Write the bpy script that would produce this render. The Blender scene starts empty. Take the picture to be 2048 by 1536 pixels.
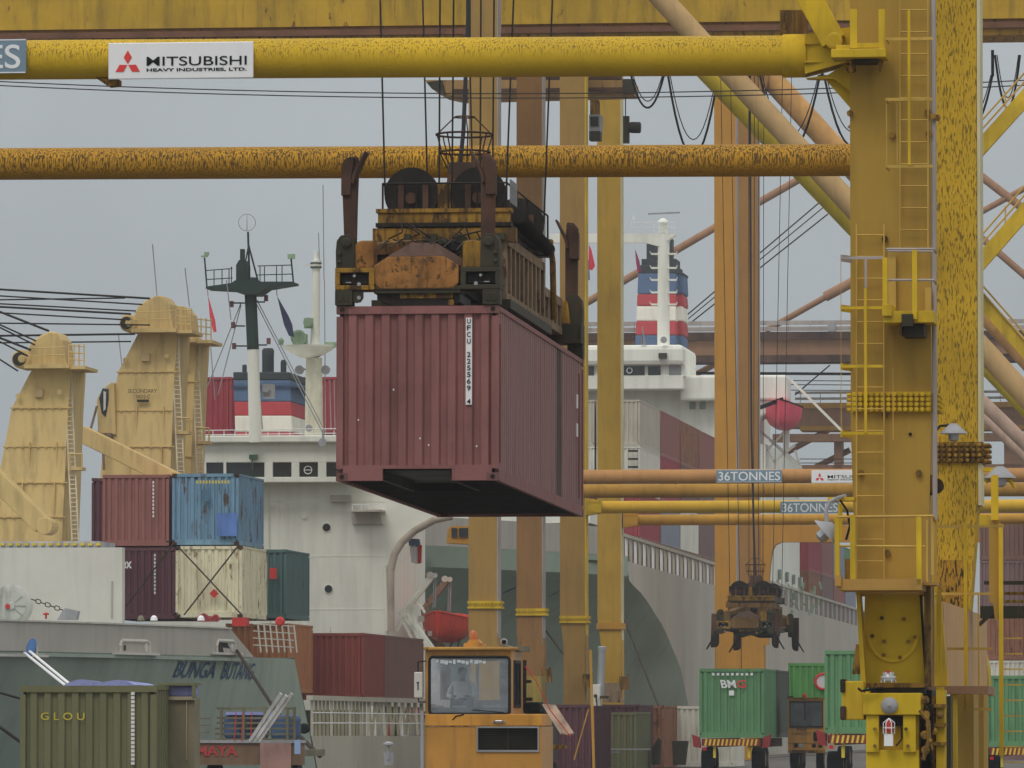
import bpy, math, random
from mathutils import Vector, Matrix
random.seed(7)
sc = bpy.context.scene
COL = sc.collection
TH = math.atan(.115); SN, CS = math.sin(TH), math.cos(TH)   # the quay runs 6.6 degrees off the line of sight
F = 13700.0; HC = 1.7
PITCH = math.atan(687 / F)

# ---------------------------------------------------------------- frames
def W(a, s, z):            # quay frame (across, along, up) -> world
    return Vector((a * CS + s * SN, -a * SN + s * CS, z))
def ray(x, y):
    X = x - 1024; u = 768 - y
    Y = F * math.cos(PITCH) - u * math.sin(PITCH)
    Z = F * math.sin(PITCH) + u * math.cos(PITCH)
    dx, dz = X / Y, Z / Y
    return dx * CS - SN, dx * SN + CS, dz
def PD(x, y, D):
    r = ray(x, y); return Vector((r[0] * D, r[1] * D, HC + r[2] * D))
def PS(x, y, s):
    r = ray(x, y); return PD(x, y, s / r[1])
def PA(x, y, a):
    r = ray(x, y); return PD(x, y, a / r[0])

# ---------------------------------------------------------------- things, parts
class Node:
    def __init__(self, ob, o): self.ob, self.o = ob, Vector(o)
def tag(ob, label=None, cat=None, group=None, kind=None):
    if label: ob['label'] = label
    if cat: ob['category'] = cat
    if group: ob['group'] = group
    if kind: ob['kind'] = kind
def thing(name, label, cat, o, group=None, rx=0):
    e = bpy.data.objects.new(name, None); COL.objects.link(e)
    e.empty_display_size = .3
    e.location = W(*o); e.rotation_euler = (rx, 0, -TH)
    tag(e, label, cat, group)
    return Node(e, o)
def dup(n, o, label, group=None, mats=None):
    def rec(src, par):
        c = src.copy(); COL.objects.link(c)
        if par: c.parent = par
        if mats and c.type == 'MESH':
            base = src.name.split('.')[0]
            m = mats.get(base, mats.get('*'))
            if m:
                for sl in c.material_slots: sl.link = 'OBJECT'; sl.material = m
        for ch in src.children: rec(ch, c)
        return c
    c = rec(n.ob, None)
    c.location = W(*o); c['label'] = label
    if group: c['group'] = group
    return Node(c, o)

SPLIT = set('valve_block rail_clip stair_landing fender_block red_deck_gear sheave_bracket trolley_bumper cabin_base platform_rail bolt lifting_eye stair_rail guard_rail equalizer tie_rod cable_loop headblock_beam guard_post stay_rope diagonal_brace boat_fall edge_strip cage_bar exhaust_pipe portal_frame flared_end leg cage_hoop platform_bracket loudhailer mast_stay funnel_rim leg_base boarding_rope brake_gear cabin_window radar_gear whip_aerial rusty_hinge gear_cheek lamp_bracket cross_arm boom_girder girder_flange headblock_side davit_sheave sheave_hub slack_rope searchlight signal_lamp wiper rear_bracket machine_box lower_flange window_frame side_marking window_pillar gusset_plate'.split())
class MB:
    def __init__(self): self.v = []; self.f = []; self.g = []; self.hold = False
    def add(self, vs, fs):
        if not self.hold: self.g.append((len(self.v), len(self.f)))
        n = len(self.v); self.v += [Vector(p) for p in vs]; self.f += [[i + n for i in f] for f in fs]; return self
    def box(self, a0, a1, s0, s1, z0, z1):
        if a0 > a1: a0, a1 = a1, a0
        if s0 > s1: s0, s1 = s1, s0
        if z0 > z1: z0, z1 = z1, z0
        return self.add([(a0,s0,z0),(a1,s0,z0),(a1,s1,z0),(a0,s1,z0),(a0,s0,z1),(a1,s0,z1),(a1,s1,z1),(a0,s1,z1)],
            [(0,3,2,1),(4,5,6,7),(0,1,5,4),(1,2,6,5),(2,3,7,6),(3,0,4,7)])
    def fb(self, x0, y0, x1, y1, s, d):     # box whose front, standing at distance s, spans these bearings
        p, q = PS(x0, y0, s), PS(x1, y1, s)
        return self.box(p.x, q.x, s, s + d, p.z, q.z)
    def beam(self, p, q, w, h=None, up=(0, 0, 1), w2=None, h2=None):
        p, q = Vector(p), Vector(q); d = (q - p).normalized(); up = Vector(up)
        if abs(d.dot(up)) > .98: up = Vector((0, 1, 0))
        r = d.cross(up).normalized(); u = r.cross(d).normalized()
        h = h or w; w2 = w2 or w; h2 = h2 or h
        vs = []
        for c, ww, hh in ((p, w, h), (q, w2, h2)):
            for i, j in ((-1,-1),(1,-1),(1,1),(-1,1)): vs.append(c + r * i * ww / 2 + u * j * hh / 2)
        return self.add(vs, [(3,2,1,0),(4,5,6,7),(0,1,5,4),(1,2,6,5),(2,3,7,6),(3,0,4,7)])
    def tube(self, p, q, r, r2=None, n=8, cap=True):
        p, q = Vector(p), Vector(q); d = (q - p).normalized(); r2 = r if r2 is None else r2
        up = Vector((0, 0, 1)) if abs(d.z) < .9 else Vector((0, 1, 0))
        x = d.cross(up).normalized(); y = d.cross(x).normalized()
        vs = []
        for c, rr in ((p, r), (q, r2)):
            for i in range(n):
                t = 2 * math.pi * i / n
                vs.append(c + x * math.cos(t) * rr + y * math.sin(t) * rr)
        fs = [(i, (i + 1) % n, n + (i + 1) % n, n + i) for i in range(n)]
        if cap: fs += [tuple(range(n - 1, -1, -1)), tuple(range(n, 2 * n))]
        return self.add(vs, fs)
    def path(self, pts, r, n=6):
        pts = [Vector(p) for p in pts]; h0 = self.hold
        for i in range(len(pts) - 1): self.tube(pts[i], pts[i + 1], r, n=n); self.hold = True
        self.hold = h0; return self
    def sag(self, p, q, drop, r, k=10, n=5):
        p, q = Vector(p), Vector(q)
        return self.path([p.lerp(q, i / k) - Vector((0, 0, drop * 4 * (i / k) * (1 - i / k))) for i in range(k + 1)], r, n)
    def lathe(self, c, axis, prof, n=16):    # prof: (distance along the axis, radius)
        c = Vector(c); d = Vector(axis).normalized()
        up = Vector((0, 0, 1)) if abs(d.z) < .9 else Vector((0, 1, 0))
        x = d.cross(up).normalized(); y = d.cross(x).normalized()
        vs = []
        for h, r in prof:
            for i in range(n):
                t = 2 * math.pi * i / n
                vs.append(c + d * h + x * math.cos(t) * r + y * math.sin(t) * r)
        fs = []
        for k in range(len(prof) - 1):
            for i in range(n):
                fs.append((k*n+i, k*n+(i+1)%n, (k+1)*n+(i+1)%n, (k+1)*n+i))
        fs += [tuple(range(n - 1, -1, -1)), tuple(range((len(prof)-1)*n, len(prof)*n))]
        return self.add(vs, fs)
    def ring(self, c, axis, R, r, n=24, m=6):
        c = Vector(c); d = Vector(axis).normalized()
        up = Vector((0, 0, 1)) if abs(d.z) < .9 else Vector((0, 1, 0))
        x = d.cross(up).normalized(); y = d.cross(x).normalized()
        vs = []; fs = []
        for i in range(n):
            t = 2*math.pi*i/n; e = x*math.cos(t) + y*math.sin(t)
            for j in range(m):
                u = 2*math.pi*j/m
                vs.append(c + e*(R + r*math.cos(u)) + d*r*math.sin(u))
        for i in range(n):
            for j in range(m):
                fs.append((i*m+j, i*m+(j+1)%m, ((i+1)%n)*m+(j+1)%m, ((i+1)%n)*m+j))
        return self.add(vs, fs)
    def prism(self, pts, ext):               # closed polygon (3D points) pushed along ext
        pts = [Vector(p) for p in pts]; ext = Vector(ext); n = len(pts)
        return self.add(pts + [p + ext for p in pts],
            [tuple(range(n)), tuple(range(2*n-1, n-1, -1))] + [(i, (i+1) % n, n+(i+1) % n, n+i)[::-1] for i in range(n)])
    def fp(self, pix, s, d):                 # polygon of bearings on the plane s, thickness d
        return self.prism([PS(x, y, s) for x, y in pix], (0, d, 0))
    def build(self, name, mat, par=None, smooth=False, label=None, bevel=0, kind=None):
        if name in SPLIT and len(self.g) > 1 and par and par.ob:
            gs = self.g + [(len(self.v), len(self.f))]; n = None
            for (v0, f0), (v1, f1) in zip(gs, gs[1:]):
                s_ = MB(); s_.v = self.v[v0:v1]; s_.f = [[i - v0 for i in f] for f in self.f[f0:f1]]
                n = s_.build(name, mat, par, smooth, label, bevel, kind)
            return n
        me = bpy.data.meshes.new(name)
        o = par.o if par else Vector((0, 0, 0))
        me.from_pydata([tuple(p - o) for p in self.v], [], [tuple(f) for f in self.f])
        import bmesh
        b = bmesh.new(); b.from_mesh(me); bmesh.ops.recalc_face_normals(b, faces=b.faces); b.to_mesh(me); b.free()
        if smooth:
            me.polygons.foreach_set('use_smooth', [True] * len(me.polygons))
            try: me.set_sharp_from_angle(angle=math.radians(38))
            except Exception: pass
        me.materials.append(mat)
        ob = bpy.data.objects.new(name, me); COL.objects.link(ob)
        if par: ob.parent = par.ob
        else: ob.rotation_euler = (0, 0, -TH)
        if label: ob['label'] = label
        if kind: ob['kind'] = kind
        if bevel:
            m = ob.modifiers.new('bevel', 'BEVEL'); m.width = bevel; m.segments = 2; m.limit_method = 'ANGLE'; m.angle_limit = math.radians(40)
        return Node(ob, o)
    def solo(self, name, mat, label, cat, group=None, smooth=False, bevel=0):   # a thing that is one mesh
        xs = [p.x for p in self.v]; ys = [p.y for p in self.v]; zs = [p.z for p in self.v]
        o = Vector(((min(xs)+max(xs))/2, (min(ys)+max(ys))/2, min(zs)))
        n = self.build(name, mat, Node(None, o) if False else _P(o), smooth, None, bevel)
        n.ob.parent = None; n.ob.location = W(*o); n.ob.rotation_euler = (0, 0, -TH)
        tag(n.ob, label, cat, group); return n
class _P:
    def __init__(self, o): self.o = Vector(o); self.ob = None

def text(s, par, mat, p, w, h, nrm='front', name='lettering', align='l', off=0.0, sp=1.0, shear=0, thick=.006):
    cu = bpy.data.curves.new('t', 'FONT'); cu.body = s; cu.offset = off; cu.space_line = sp; cu.shear = shear
    cu.align_x = 'CENTER' if '\n' in s else 'LEFT'
    o = bpy.data.objects.new('t', cu); COL.objects.link(o)
    bpy.context.view_layer.update()
    me = bpy.data.meshes.new_from_object(o.evaluated_get(bpy.context.evaluated_depsgraph_get()))
    bpy.data.objects.remove(o)
    xs = [v.co.x for v in me.vertices]; ys = [v.co.y for v in me.vertices]
    x0, x1, y0, y1 = min(xs), max(xs), min(ys), max(ys)
    p = Vector(p)
    if nrm == 'front': R, U, N = Vector((1,0,0)), Vector((0,0,1)), Vector((0,-1,0))
    else: R, U, N = Vector(nrm[0]).normalized(), Vector(nrm[1]).normalized(), None
    if N is None: N = R.cross(U)
    vs = [p + R * ((v.co.x-x0)/(x1-x0)*w) + U * ((v.co.y-y0)/(y1-y0)*h) for v in me.vertices]
    fs = [tuple(f.vertices) for f in me.polygons]
    n = len(vs)
    from collections import Counter
    ec = Counter(); 
    for f in fs:
        for i in range(len(f)): ec[(f[i], f[(i+1)%len(f)])] += 1
    mb = MB(); mb.v = [v + N*thick for v in vs] + vs; mb.f = [list(f) for f in fs]
    for (i, j) in ec:
        if (j, i) not in ec: mb.f.append([i, j, j+n, i+n])
    bpy.data.meshes.remove(me)
    return mb.build(name, mat, par)
# ---------------------------------------------------------------- materials
def lin(c):
    c /= 255.0
    return c / 12.92 if c <= .04045 else ((c + .055) / 1.055) ** 2.4
GAIN = .50
def A(r, g, b, k=1.0):     # paint whose overcast look in the place is about r, g, b
    L_ = .35*r + .5*g + .15*b; r, g, b = (L_ + (c - L_)*.98 for c in (r, g, b))
    return tuple(min(.9, lin(c) / GAIN * k) for c in (r, g, b)) + (1,)
_m = {}
def M(name, col, rough=.62, var=.16, rust=0.0, rustcol=(.10, .045, .02, 1), streak=.5, scale=1.2, metal=0, dirt=.15,
      bump=.0, fs=7.5, fz=.42, fa=.8, flake=0.0, flakecol=(.035, .022, .012, 1), flake_top=None, spec=.15, stain=None):
    if name in _m: return _m[name]
    m = bpy.data.materials.new(name); m.use_nodes = True; _m[name] = m
    nt = m.node_tree; N = nt.nodes; L = nt.links; bs = N['Principled BSDF']
    def nd(t, **k):
        x = N.new(t)
        for a, b in k.items(): setattr(x, a, b)
        return x
    def mixc(fac, a, b, mode='MIX'):
        x = nd('ShaderNodeMix', data_type='RGBA', blend_type=mode)
        for sock, val in ((x.inputs[0], fac), (x.inputs[6], a), (x.inputs[7], b)):
            if hasattr(val, 'links'): L.new(val, sock)
            elif isinstance(val, (int, float)): sock.default_value = val
            else: sock.default_value = val
        return x.outputs[2]
    def ramp(v, a, b, lo=0, hi=1):
        x = nd('ShaderNodeMapRange'); L.new(v, x.inputs[0])
        x.inputs[1].default_value = a; x.inputs[2].default_value = b; x.inputs[3].default_value = lo; x.inputs[4].default_value = hi
        return x.outputs[0]
    tc = nd('ShaderNodeTexCoord'); oi = nd('ShaderNodeObjectInfo')
    off = nd('ShaderNodeVectorMath', operation='ADD'); sc_ = nd('ShaderNodeVectorMath', operation='SCALE')
    cmb = nd('ShaderNodeCombineXYZ'); L.new(oi.outputs['Random'], cmb.inputs[0]); L.new(oi.outputs['Random'], cmb.inputs[2])
    L.new(cmb.outputs[0], sc_.inputs[0]); sc_.inputs['Scale'].default_value = 37
    L.new(tc.outputs['Object'], off.inputs[0]); L.new(sc_.outputs[0], off.inputs[1])
    def noise(scale, det=5, zs=1.0, rough_=.6, xs=1.0):
        mp = nd('ShaderNodeMapping'); L.new(off.outputs[0], mp.inputs[0]); mp.inputs['Scale'].default_value = (xs, xs, zs)
        x = nd('ShaderNodeTexNoise'); L.new(mp.outputs[0], x.inputs[0])
        x.inputs['Scale'].default_value = scale; x.inputs['Detail'].default_value = det; x.inputs['Roughness'].default_value = rough_
        return x.outputs[0]
    c = col
    big = noise(scale * .55, 4)
    d = tuple(v * (1 - var * 2) for v in col[:3]) + (1,); l = tuple(min(.9, v * (1 + var)) for v in col[:3]) + (1,)
    cc = mixc(ramp(big, .3, .7), d, l)
    if dirt:
        st = noise(scale * 3.2, 5, zs=.12 if streak else 1)
        cc = mixc(ramp(st, .48, .8, 0, dirt * 2.2), cc, (.045, .035, .025, 1))
    if rust:
        rn = noise(scale * 2.2, 7, zs=.35 if streak else 1, rough_=.72)
        th = .72 - rust * .32
        cc = mixc(ramp(rn, th, th + .06, 0, .92), cc, rustcol)
        rn2 = noise(scale * 7, 4, zs=.10)
        cc = mixc(ramp(rn2, th, th + .12, 0, .7), cc, tuple(v * 1.5 for v in rustcol[:3]) + (1,))
    hgt = noise(scale * 6, 3)
    if flake:
        fl = noise(fs, 3, zs=fz, rough_=.55)
        th = .66 - flake * .16
        fac = ramp(fl, th, th + .07, 0, fa)
        if flake_top:      # wear that belongs to the weathered upper side
            gm = nd('ShaderNodeTexCoord'); sp = nd('ShaderNodeSeparateXYZ'); L.new(gm.outputs['Object'], sp.inputs[0])
            gr = ramp(sp.outputs[2], flake_top[0], flake_top[1], 0, 1)
            mu = nd('ShaderNodeMath', operation='MULTIPLY'); L.new(fac, mu.inputs[0]); L.new(gr, mu.inputs[1]); fac = mu.outputs[0]
        cc = mixc(fac, cc, flakecol)
        bm = nd('ShaderNodeBump'); bm.inputs['Strength'].default_value = .6; bm.inputs['Distance'].default_value = .03
        L.new(fl, bm.inputs['Height']); L.new(bm.outputs[0], bs.inputs['Normal'])
    elif bump:
        bm = nd('ShaderNodeBump'); bm.inputs['Strength'].default_value = bump; bm.inputs['Distance'].default_value = .02
        L.new(hgt, bm.inputs['Height']); L.new(bm.outputs[0], bs.inputs['Normal'])
    if stain:              # (axis, lo, hi, colour, strength)
        sp = nd('ShaderNodeSeparateXYZ'); L.new(tc.outputs['Object'], sp.inputs[0])
        wob = nd('ShaderNodeMath', operation='MULTIPLY_ADD'); L.new(noise(1.5, 3, zs=.6), wob.inputs[0]); wob.inputs[1].default_value = .5; L.new(sp.outputs[stain[0]], wob.inputs[2])
        e1 = ramp(wob.outputs[0], stain[1], stain[1] + .25); e2 = ramp(wob.outputs[0], stain[2], stain[2] + .25, 1, 0)
        mu = nd('ShaderNodeMath', operation='MULTIPLY'); L.new(e1, mu.inputs[0]); L.new(e2, mu.inputs[1])
        m2 = nd('ShaderNodeMath', operation='MULTIPLY'); L.new(mu.outputs[0], m2.inputs[0]); m2.inputs[1].default_value = stain[4]
        cc = mixc(m2.outputs[0], cc, stain[3])
    L.new(cc, bs.inputs['Base Color'])
    L.new(ramp(big, .3, .7, max(0, rough - .08), min(1, rough + .12)), bs.inputs['Roughness'])
    bs.inputs['Metallic'].default_value = metal
    bs.inputs['Specular IOR Level'].default_value = spec
    return m

RUST = (.11, .048, .02, 1)
YEL   = M('bright_yellow_paint', A(160,132,28), rust=.16, dirt=.2)
MUST  = M('mustard_leg_paint', A(130,103,42), var=.06, rust=.06, dirt=.14, streak=.8, rough=.7)
PEEL  = M('peeling_yellow_paint', A(150,120,30), var=.1, fs=40, fz=.20, fa=.7, flake=.78, rough=.7, flakecol=(.06,.04,.015,1))
PEELD = M('peeling_dark_paint', A(140,104,30), var=.1, fs=30, fz=.22, fa=.95, flake=.95, rough=.7, flakecol=(.03,.02,.012,1))
BEAM1 = M('front_beam_paint', A(156,127,28), var=.07, dirt=.05, fs=50, fz=.2, fa=.7, flake=.8, flake_top=(10.88,11.05), flakecol=(.09,.055,.03,1), rough=.55)
BEAM2 = M('second_beam_paint', A(150,110,30), var=.1, dirt=.12, fs=46, fz=.11, fa=.85, flake=1.15, flake_top=(10.58,10.9), flakecol=(.045,.028,.014,1), rough=.6)
LEGB  = M('tan_leg_paint', A(122,96,50), var=.05, rust=.08, dirt=.12, rough=.7)
LEGB2 = M('brown_leg_paint', A(114,84,50), var=.06, rust=.2, dirt=.12, rough=.7)
LEGC2 = M('yellow_leg_paint', A(140,112,42), var=.06, rust=.14, dirt=.12, rough=.7)
BB1   = M('tan_beam_paint', A(138,100,60), var=.06, rust=.06, dirt=.1)
BB2   = M('ochre_beam_paint', A(140,104,42), var=.08, rust=.22, dirt=.12)
BC1   = M('yellow_beam_paint', A(162,128,36), var=.06, rust=.06, dirt=.08)
BC2   = M('ochre_brown_beam_paint', A(146,108,38), var=.08, rust=.22, dirt=.12)
TANB  = M('tan_brace_paint', A(142,116,78), var=.08, rust=.05, dirt=.1)
LIME  = M('yellow_brace_paint', A(152,134,34), var=.08, rust=.06, dirt=.08)
ORG   = M('orange_crane_paint', A(144,102,38), var=.05, rust=.04, dirt=.08)
ORG2  = M('orange_brown_crane_paint', A(122,88,46), var=.05, rust=.04, dirt=.08)
BRN   = M('brown_girder_paint', A(120,90,68), var=.08, rust=.16, dirt=.12)
RBEAM = M('rusty_girder_paint', A(150,112,36), var=.14, rust=.45, dirt=.3, scale=.8)
EDGE  = M('lit_side_edge_paint', A(158,150,118), var=.1, dirt=.1)  # pale tone puts the brighter light on the side faces into colour
GRYP  = M('grey_painted_pipe', A(128,120,116), var=.1, dirt=.15)
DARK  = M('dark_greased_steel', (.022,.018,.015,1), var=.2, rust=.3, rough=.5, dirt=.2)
DARK2 = M('dark_olive_steel', (.055,.05,.032,1), var=.2, rust=.3, rough=.6)
RUSTY = M('rusty_brown_steel', (.10,.055,.04,1), var=.35, rust=.4, rough=.75)
RYEL  = M('worn_spreader_yellow', A(120,90,34), var=.34, rust=.62, rustcol=(.055,.032,.016,1), dirt=.5, rough=.75, scale=1.8)
RORG  = M('worn_spreader_orange', A(126,86,44), var=.3, rust=.58, streak=0, rustcol=(.06,.038,.02,1), dirt=.35, rough=.75, scale=2.2)
RTAN  = M('worn_spreader_tan', A(106,90,72), var=.2, rust=.5, dirt=.35, rough=.8, scale=2)
CABLE = M('dark_grey_cable', (.05,.05,.055,1), dirt=0)
ROPE  = M('steel_wire_rope', (.03,.026,.022,1), var=.2, rough=.6, dirt=0)
BLACK = M('black_rubber', (.012,.012,.012,1), var=.2, rough=.8, dirt=0)
WHITE = M('ship_white_paint', A(187,181,168), var=.03, rust=.10, dirt=.10, rough=.5, scale=.5, rustcol=(.3,.16,.07,1))
WHITE2= M('clean_white_paint', A(154,150,143), var=.04, dirt=.05, rough=.45)
SIGNW = M('white_sign_enamel', A(188,188,186), var=.03, dirt=.03, rust=.0, rough=.4)
SIGNB = M('blue_grey_sign_enamel', A(92,108,120), var=.04, dirt=.05, rough=.4)
INK   = M('black_lettering_paint', (.012,.014,.014,1), var=.05, dirt=0)
INKW  = M('white_lettering_paint', A(190,188,182), var=.05, dirt=.05)
INKR  = M('red_lettering_paint', A(168,52,48), var=.06, dirt=0)
INKB  = M('blue_lettering_paint', A(40,62,88), var=.1, dirt=0)
INKY  = M('yellow_lettering_paint', A(168,150,52), var=.1, dirt=0)
HULLG2 = M('pale_grey_green_shaded_hull', A(118,130,116), var=.06, rust=.05, dirt=.08, scale=.35, rough=.5)  # shade of the farther bow's flare is put into this darker green tone
HULLG = M('grey_green_shaded_hull', A(116,126,116), var=.06, rust=.03, dirt=.12, scale=.35, rough=.5)  # flare shade and green water reflection put into the hull colour
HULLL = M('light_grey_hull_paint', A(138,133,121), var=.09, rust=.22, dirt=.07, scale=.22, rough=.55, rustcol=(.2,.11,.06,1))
HULLB = M('grey_bulwark_paint', A(132,128,120), var=.05, dirt=.12, rust=.04, scale=.5)
TAN   = M('tan_deck_crane_paint', A(158,136,90), var=.06, rust=.10, dirt=.2, scale=1.0)
DWIN  = M('dark_window_glass', (.02,.028,.03,1), var=.1, rough=.12, dirt=0, spec=.6)
GWIN  = M('grey_green_window_glass', A(96,106,92), var=.1, rough=.15, dirt=0, spec=.6)
FBLUE = M('funnel_blue', A(66,82,106), var=.05, dirt=.08)
FRED  = M('funnel_red', A(140,54,58), var=.05, dirt=.06)
FWHT  = M('funnel_white', A(180,174,164), var=.05, dirt=.08)
FBLK  = M('funnel_black', A(46,50,52), var=.1, dirt=.05)
MGRN  = M('mast_green_black', A(38,50,46), var=.1, dirt=.05)
SGRN  = M('light_green_gear', A(112,132,108), var=.15, dirt=.1)
DGRN  = M('deck_green_gear', A(54,78,60), var=.15, dirt=.15)
LRED  = M('lifeboat_orange_red', A(172,54,40), var=.12, dirt=.25, rust=.12, rough=.45)
LRED2 = M('lifeboat_pink_red', A(186,62,78), var=.06, dirt=.08, rough=.45)
RED   = M('red_paint', A(146,44,42), var=.08, dirt=.1)
CAB   = M('tractor_yellow_paint', A(148,104,40), var=.09, rust=.2, dirt=.25, rough=.42, spec=.5)
CHROME= M('dull_bright_metal', (.45,.45,.46,1), var=.1, rough=.35, metal=.7, dirt=.1)
GREYM = M('grey_metal', A(120,120,122), var=.1, rough=.5, dirt=.15)
RUBB  = M('dark_seal', (.02,.02,.022,1), rough=.6, dirt=0)
WOOD  = M('weathered_grey_wood', A(92,88,72), var=.2, dirt=.3, rough=.85)
BTARP = M('lilac_blue_tarpaulin', A(110,116,156), var=.12, dirt=.12, rough=.75, bump=.8, scale=2)
SHIRT = M('white_checked_shirt', A(178,176,170), var=.1, rough=.9, dirt=0)
SKIN  = M('brown_skin', (.16,.085,.05,1), var=.05, rough=.55, dirt=0)
HAIR  = M('black_hair', (.012,.01,.01,1), var=.1, rough=.6, dirt=0)
TROU  = M('dark_trousers', (.03,.035,.05,1), var=.1, rough=.9, dirt=0)
def glass(name, tint=(.75,.85,.9), milk=.25):
    m = bpy.data.materials.new(name); m.use_nodes = True; nt = m.node_tree; N = nt.nodes; L = nt.links
    N.remove(N['Principled BSDF']); out = N['Material Output']
    tr = N.new('ShaderNodeBsdfTransparent'); tr.inputs[0].default_value = tint + (1,)
    gl = N.new('ShaderNodeBsdfGlossy'); gl.inputs['Roughness'].default_value = .08
    di = N.new('ShaderNodeBsdfDiffuse'); di.inputs[0].default_value = (.5,.56,.62,1)
    fr = N.new('ShaderNodeFresnel'); fr.inputs[0].default_value = 1.5
    ns = N.new('ShaderNodeTexNoise'); ns.inputs['Scale'].default_value = 3.0; ns.inputs['Detail'].default_value = 5
    tcn = N.new('ShaderNodeTexCoord'); L.new(tcn.outputs['Object'], ns.inputs[0])
    mr = N.new('ShaderNodeMapRange'); L.new(ns.outputs[0], mr.inputs[0]); mr.inputs[1].default_value = .35; mr.inputs[2].default_value = .7; mr.inputs[3].default_value = milk*.6; mr.inputs[4].default_value = milk*1.5
    a = N.new('ShaderNodeMixShader'); b = N.new('ShaderNodeMixShader')
    L.new(mr.outputs[0], a.inputs[0]); L.new(tr.outputs[0], a.inputs[1]); L.new(di.outputs[0], a.inputs[2])
    L.new(fr.outputs[0], b.inputs[0]); L.new(a.outputs[0], b.inputs[1]); L.new(gl.outputs[0], b.inputs[2])
    L.new(b.outputs[0], out.inputs[0]); return m
GLASS = glass('dusty_windscreen_glass', (.95,.98,1), .24)
GLASS2 = glass('clear_cab_glass', (.7,.82,.8), .12)
# container paints
def CP(name, r, g, b, rust=.2, **k): return M(name, A(r, g, b), var=k.pop('var', .06), rust=rust, dirt=k.pop('dirt', .14), scale=k.pop('scale', 1.1), rough=.6, **k)
C_MAR = CP('maroon_container_paint', 108,72,70, .10, dirt=.22, var=.12, bump=.5)
C_MAR2= CP('maroon_stacked_paint', 116,76,70, .1)
C_DMAR= CP('dark_maroon_container_paint', 76,48,54, .06)
C_BLU = CP('blue_rusty_container_paint', 88,116,136, .5)
C_CRM = CP('cream_rusty_container_paint', 186,171,146, .46, rustcol=(.2,.09,.03,1))
C_TEAL= CP('teal_container_paint', 66,88,86, .3)
C_ORA = CP('orange_tan_container_paint', 142,94,62, .3)
C_RED = CP('red_container_paint', 110,54,48, .08)
C_BRO = CP('brown_container_paint', 98,72,64, .12)
C_OLI = CP('olive_container_paint', 90,90,66, .14)
C_GRN = CP('green_container_paint', 76,112,78, .2, dirt=.2)
C_GRN2= CP('bright_green_container_paint', 78,128,70, .12)
C_DGR = CP('dark_grey_green_container_paint', 70,74,68, .2)
C_GRY = CP('light_grey_container_paint', 146,140,128, .2)
C_WHT = CP('white_container_paint', 170,168,158, .2)
C_BGR = CP('blue_grey_container_paint', 108,112,122, .15)
C_PUR = CP('purple_brown_container_paint', 100,80,78, .1)
C_CRI = CP('crimson_container_paint', 124,52,58, .1)
C_RORA= CP('rust_orange_container_paint', 116,78,58, .5)
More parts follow.
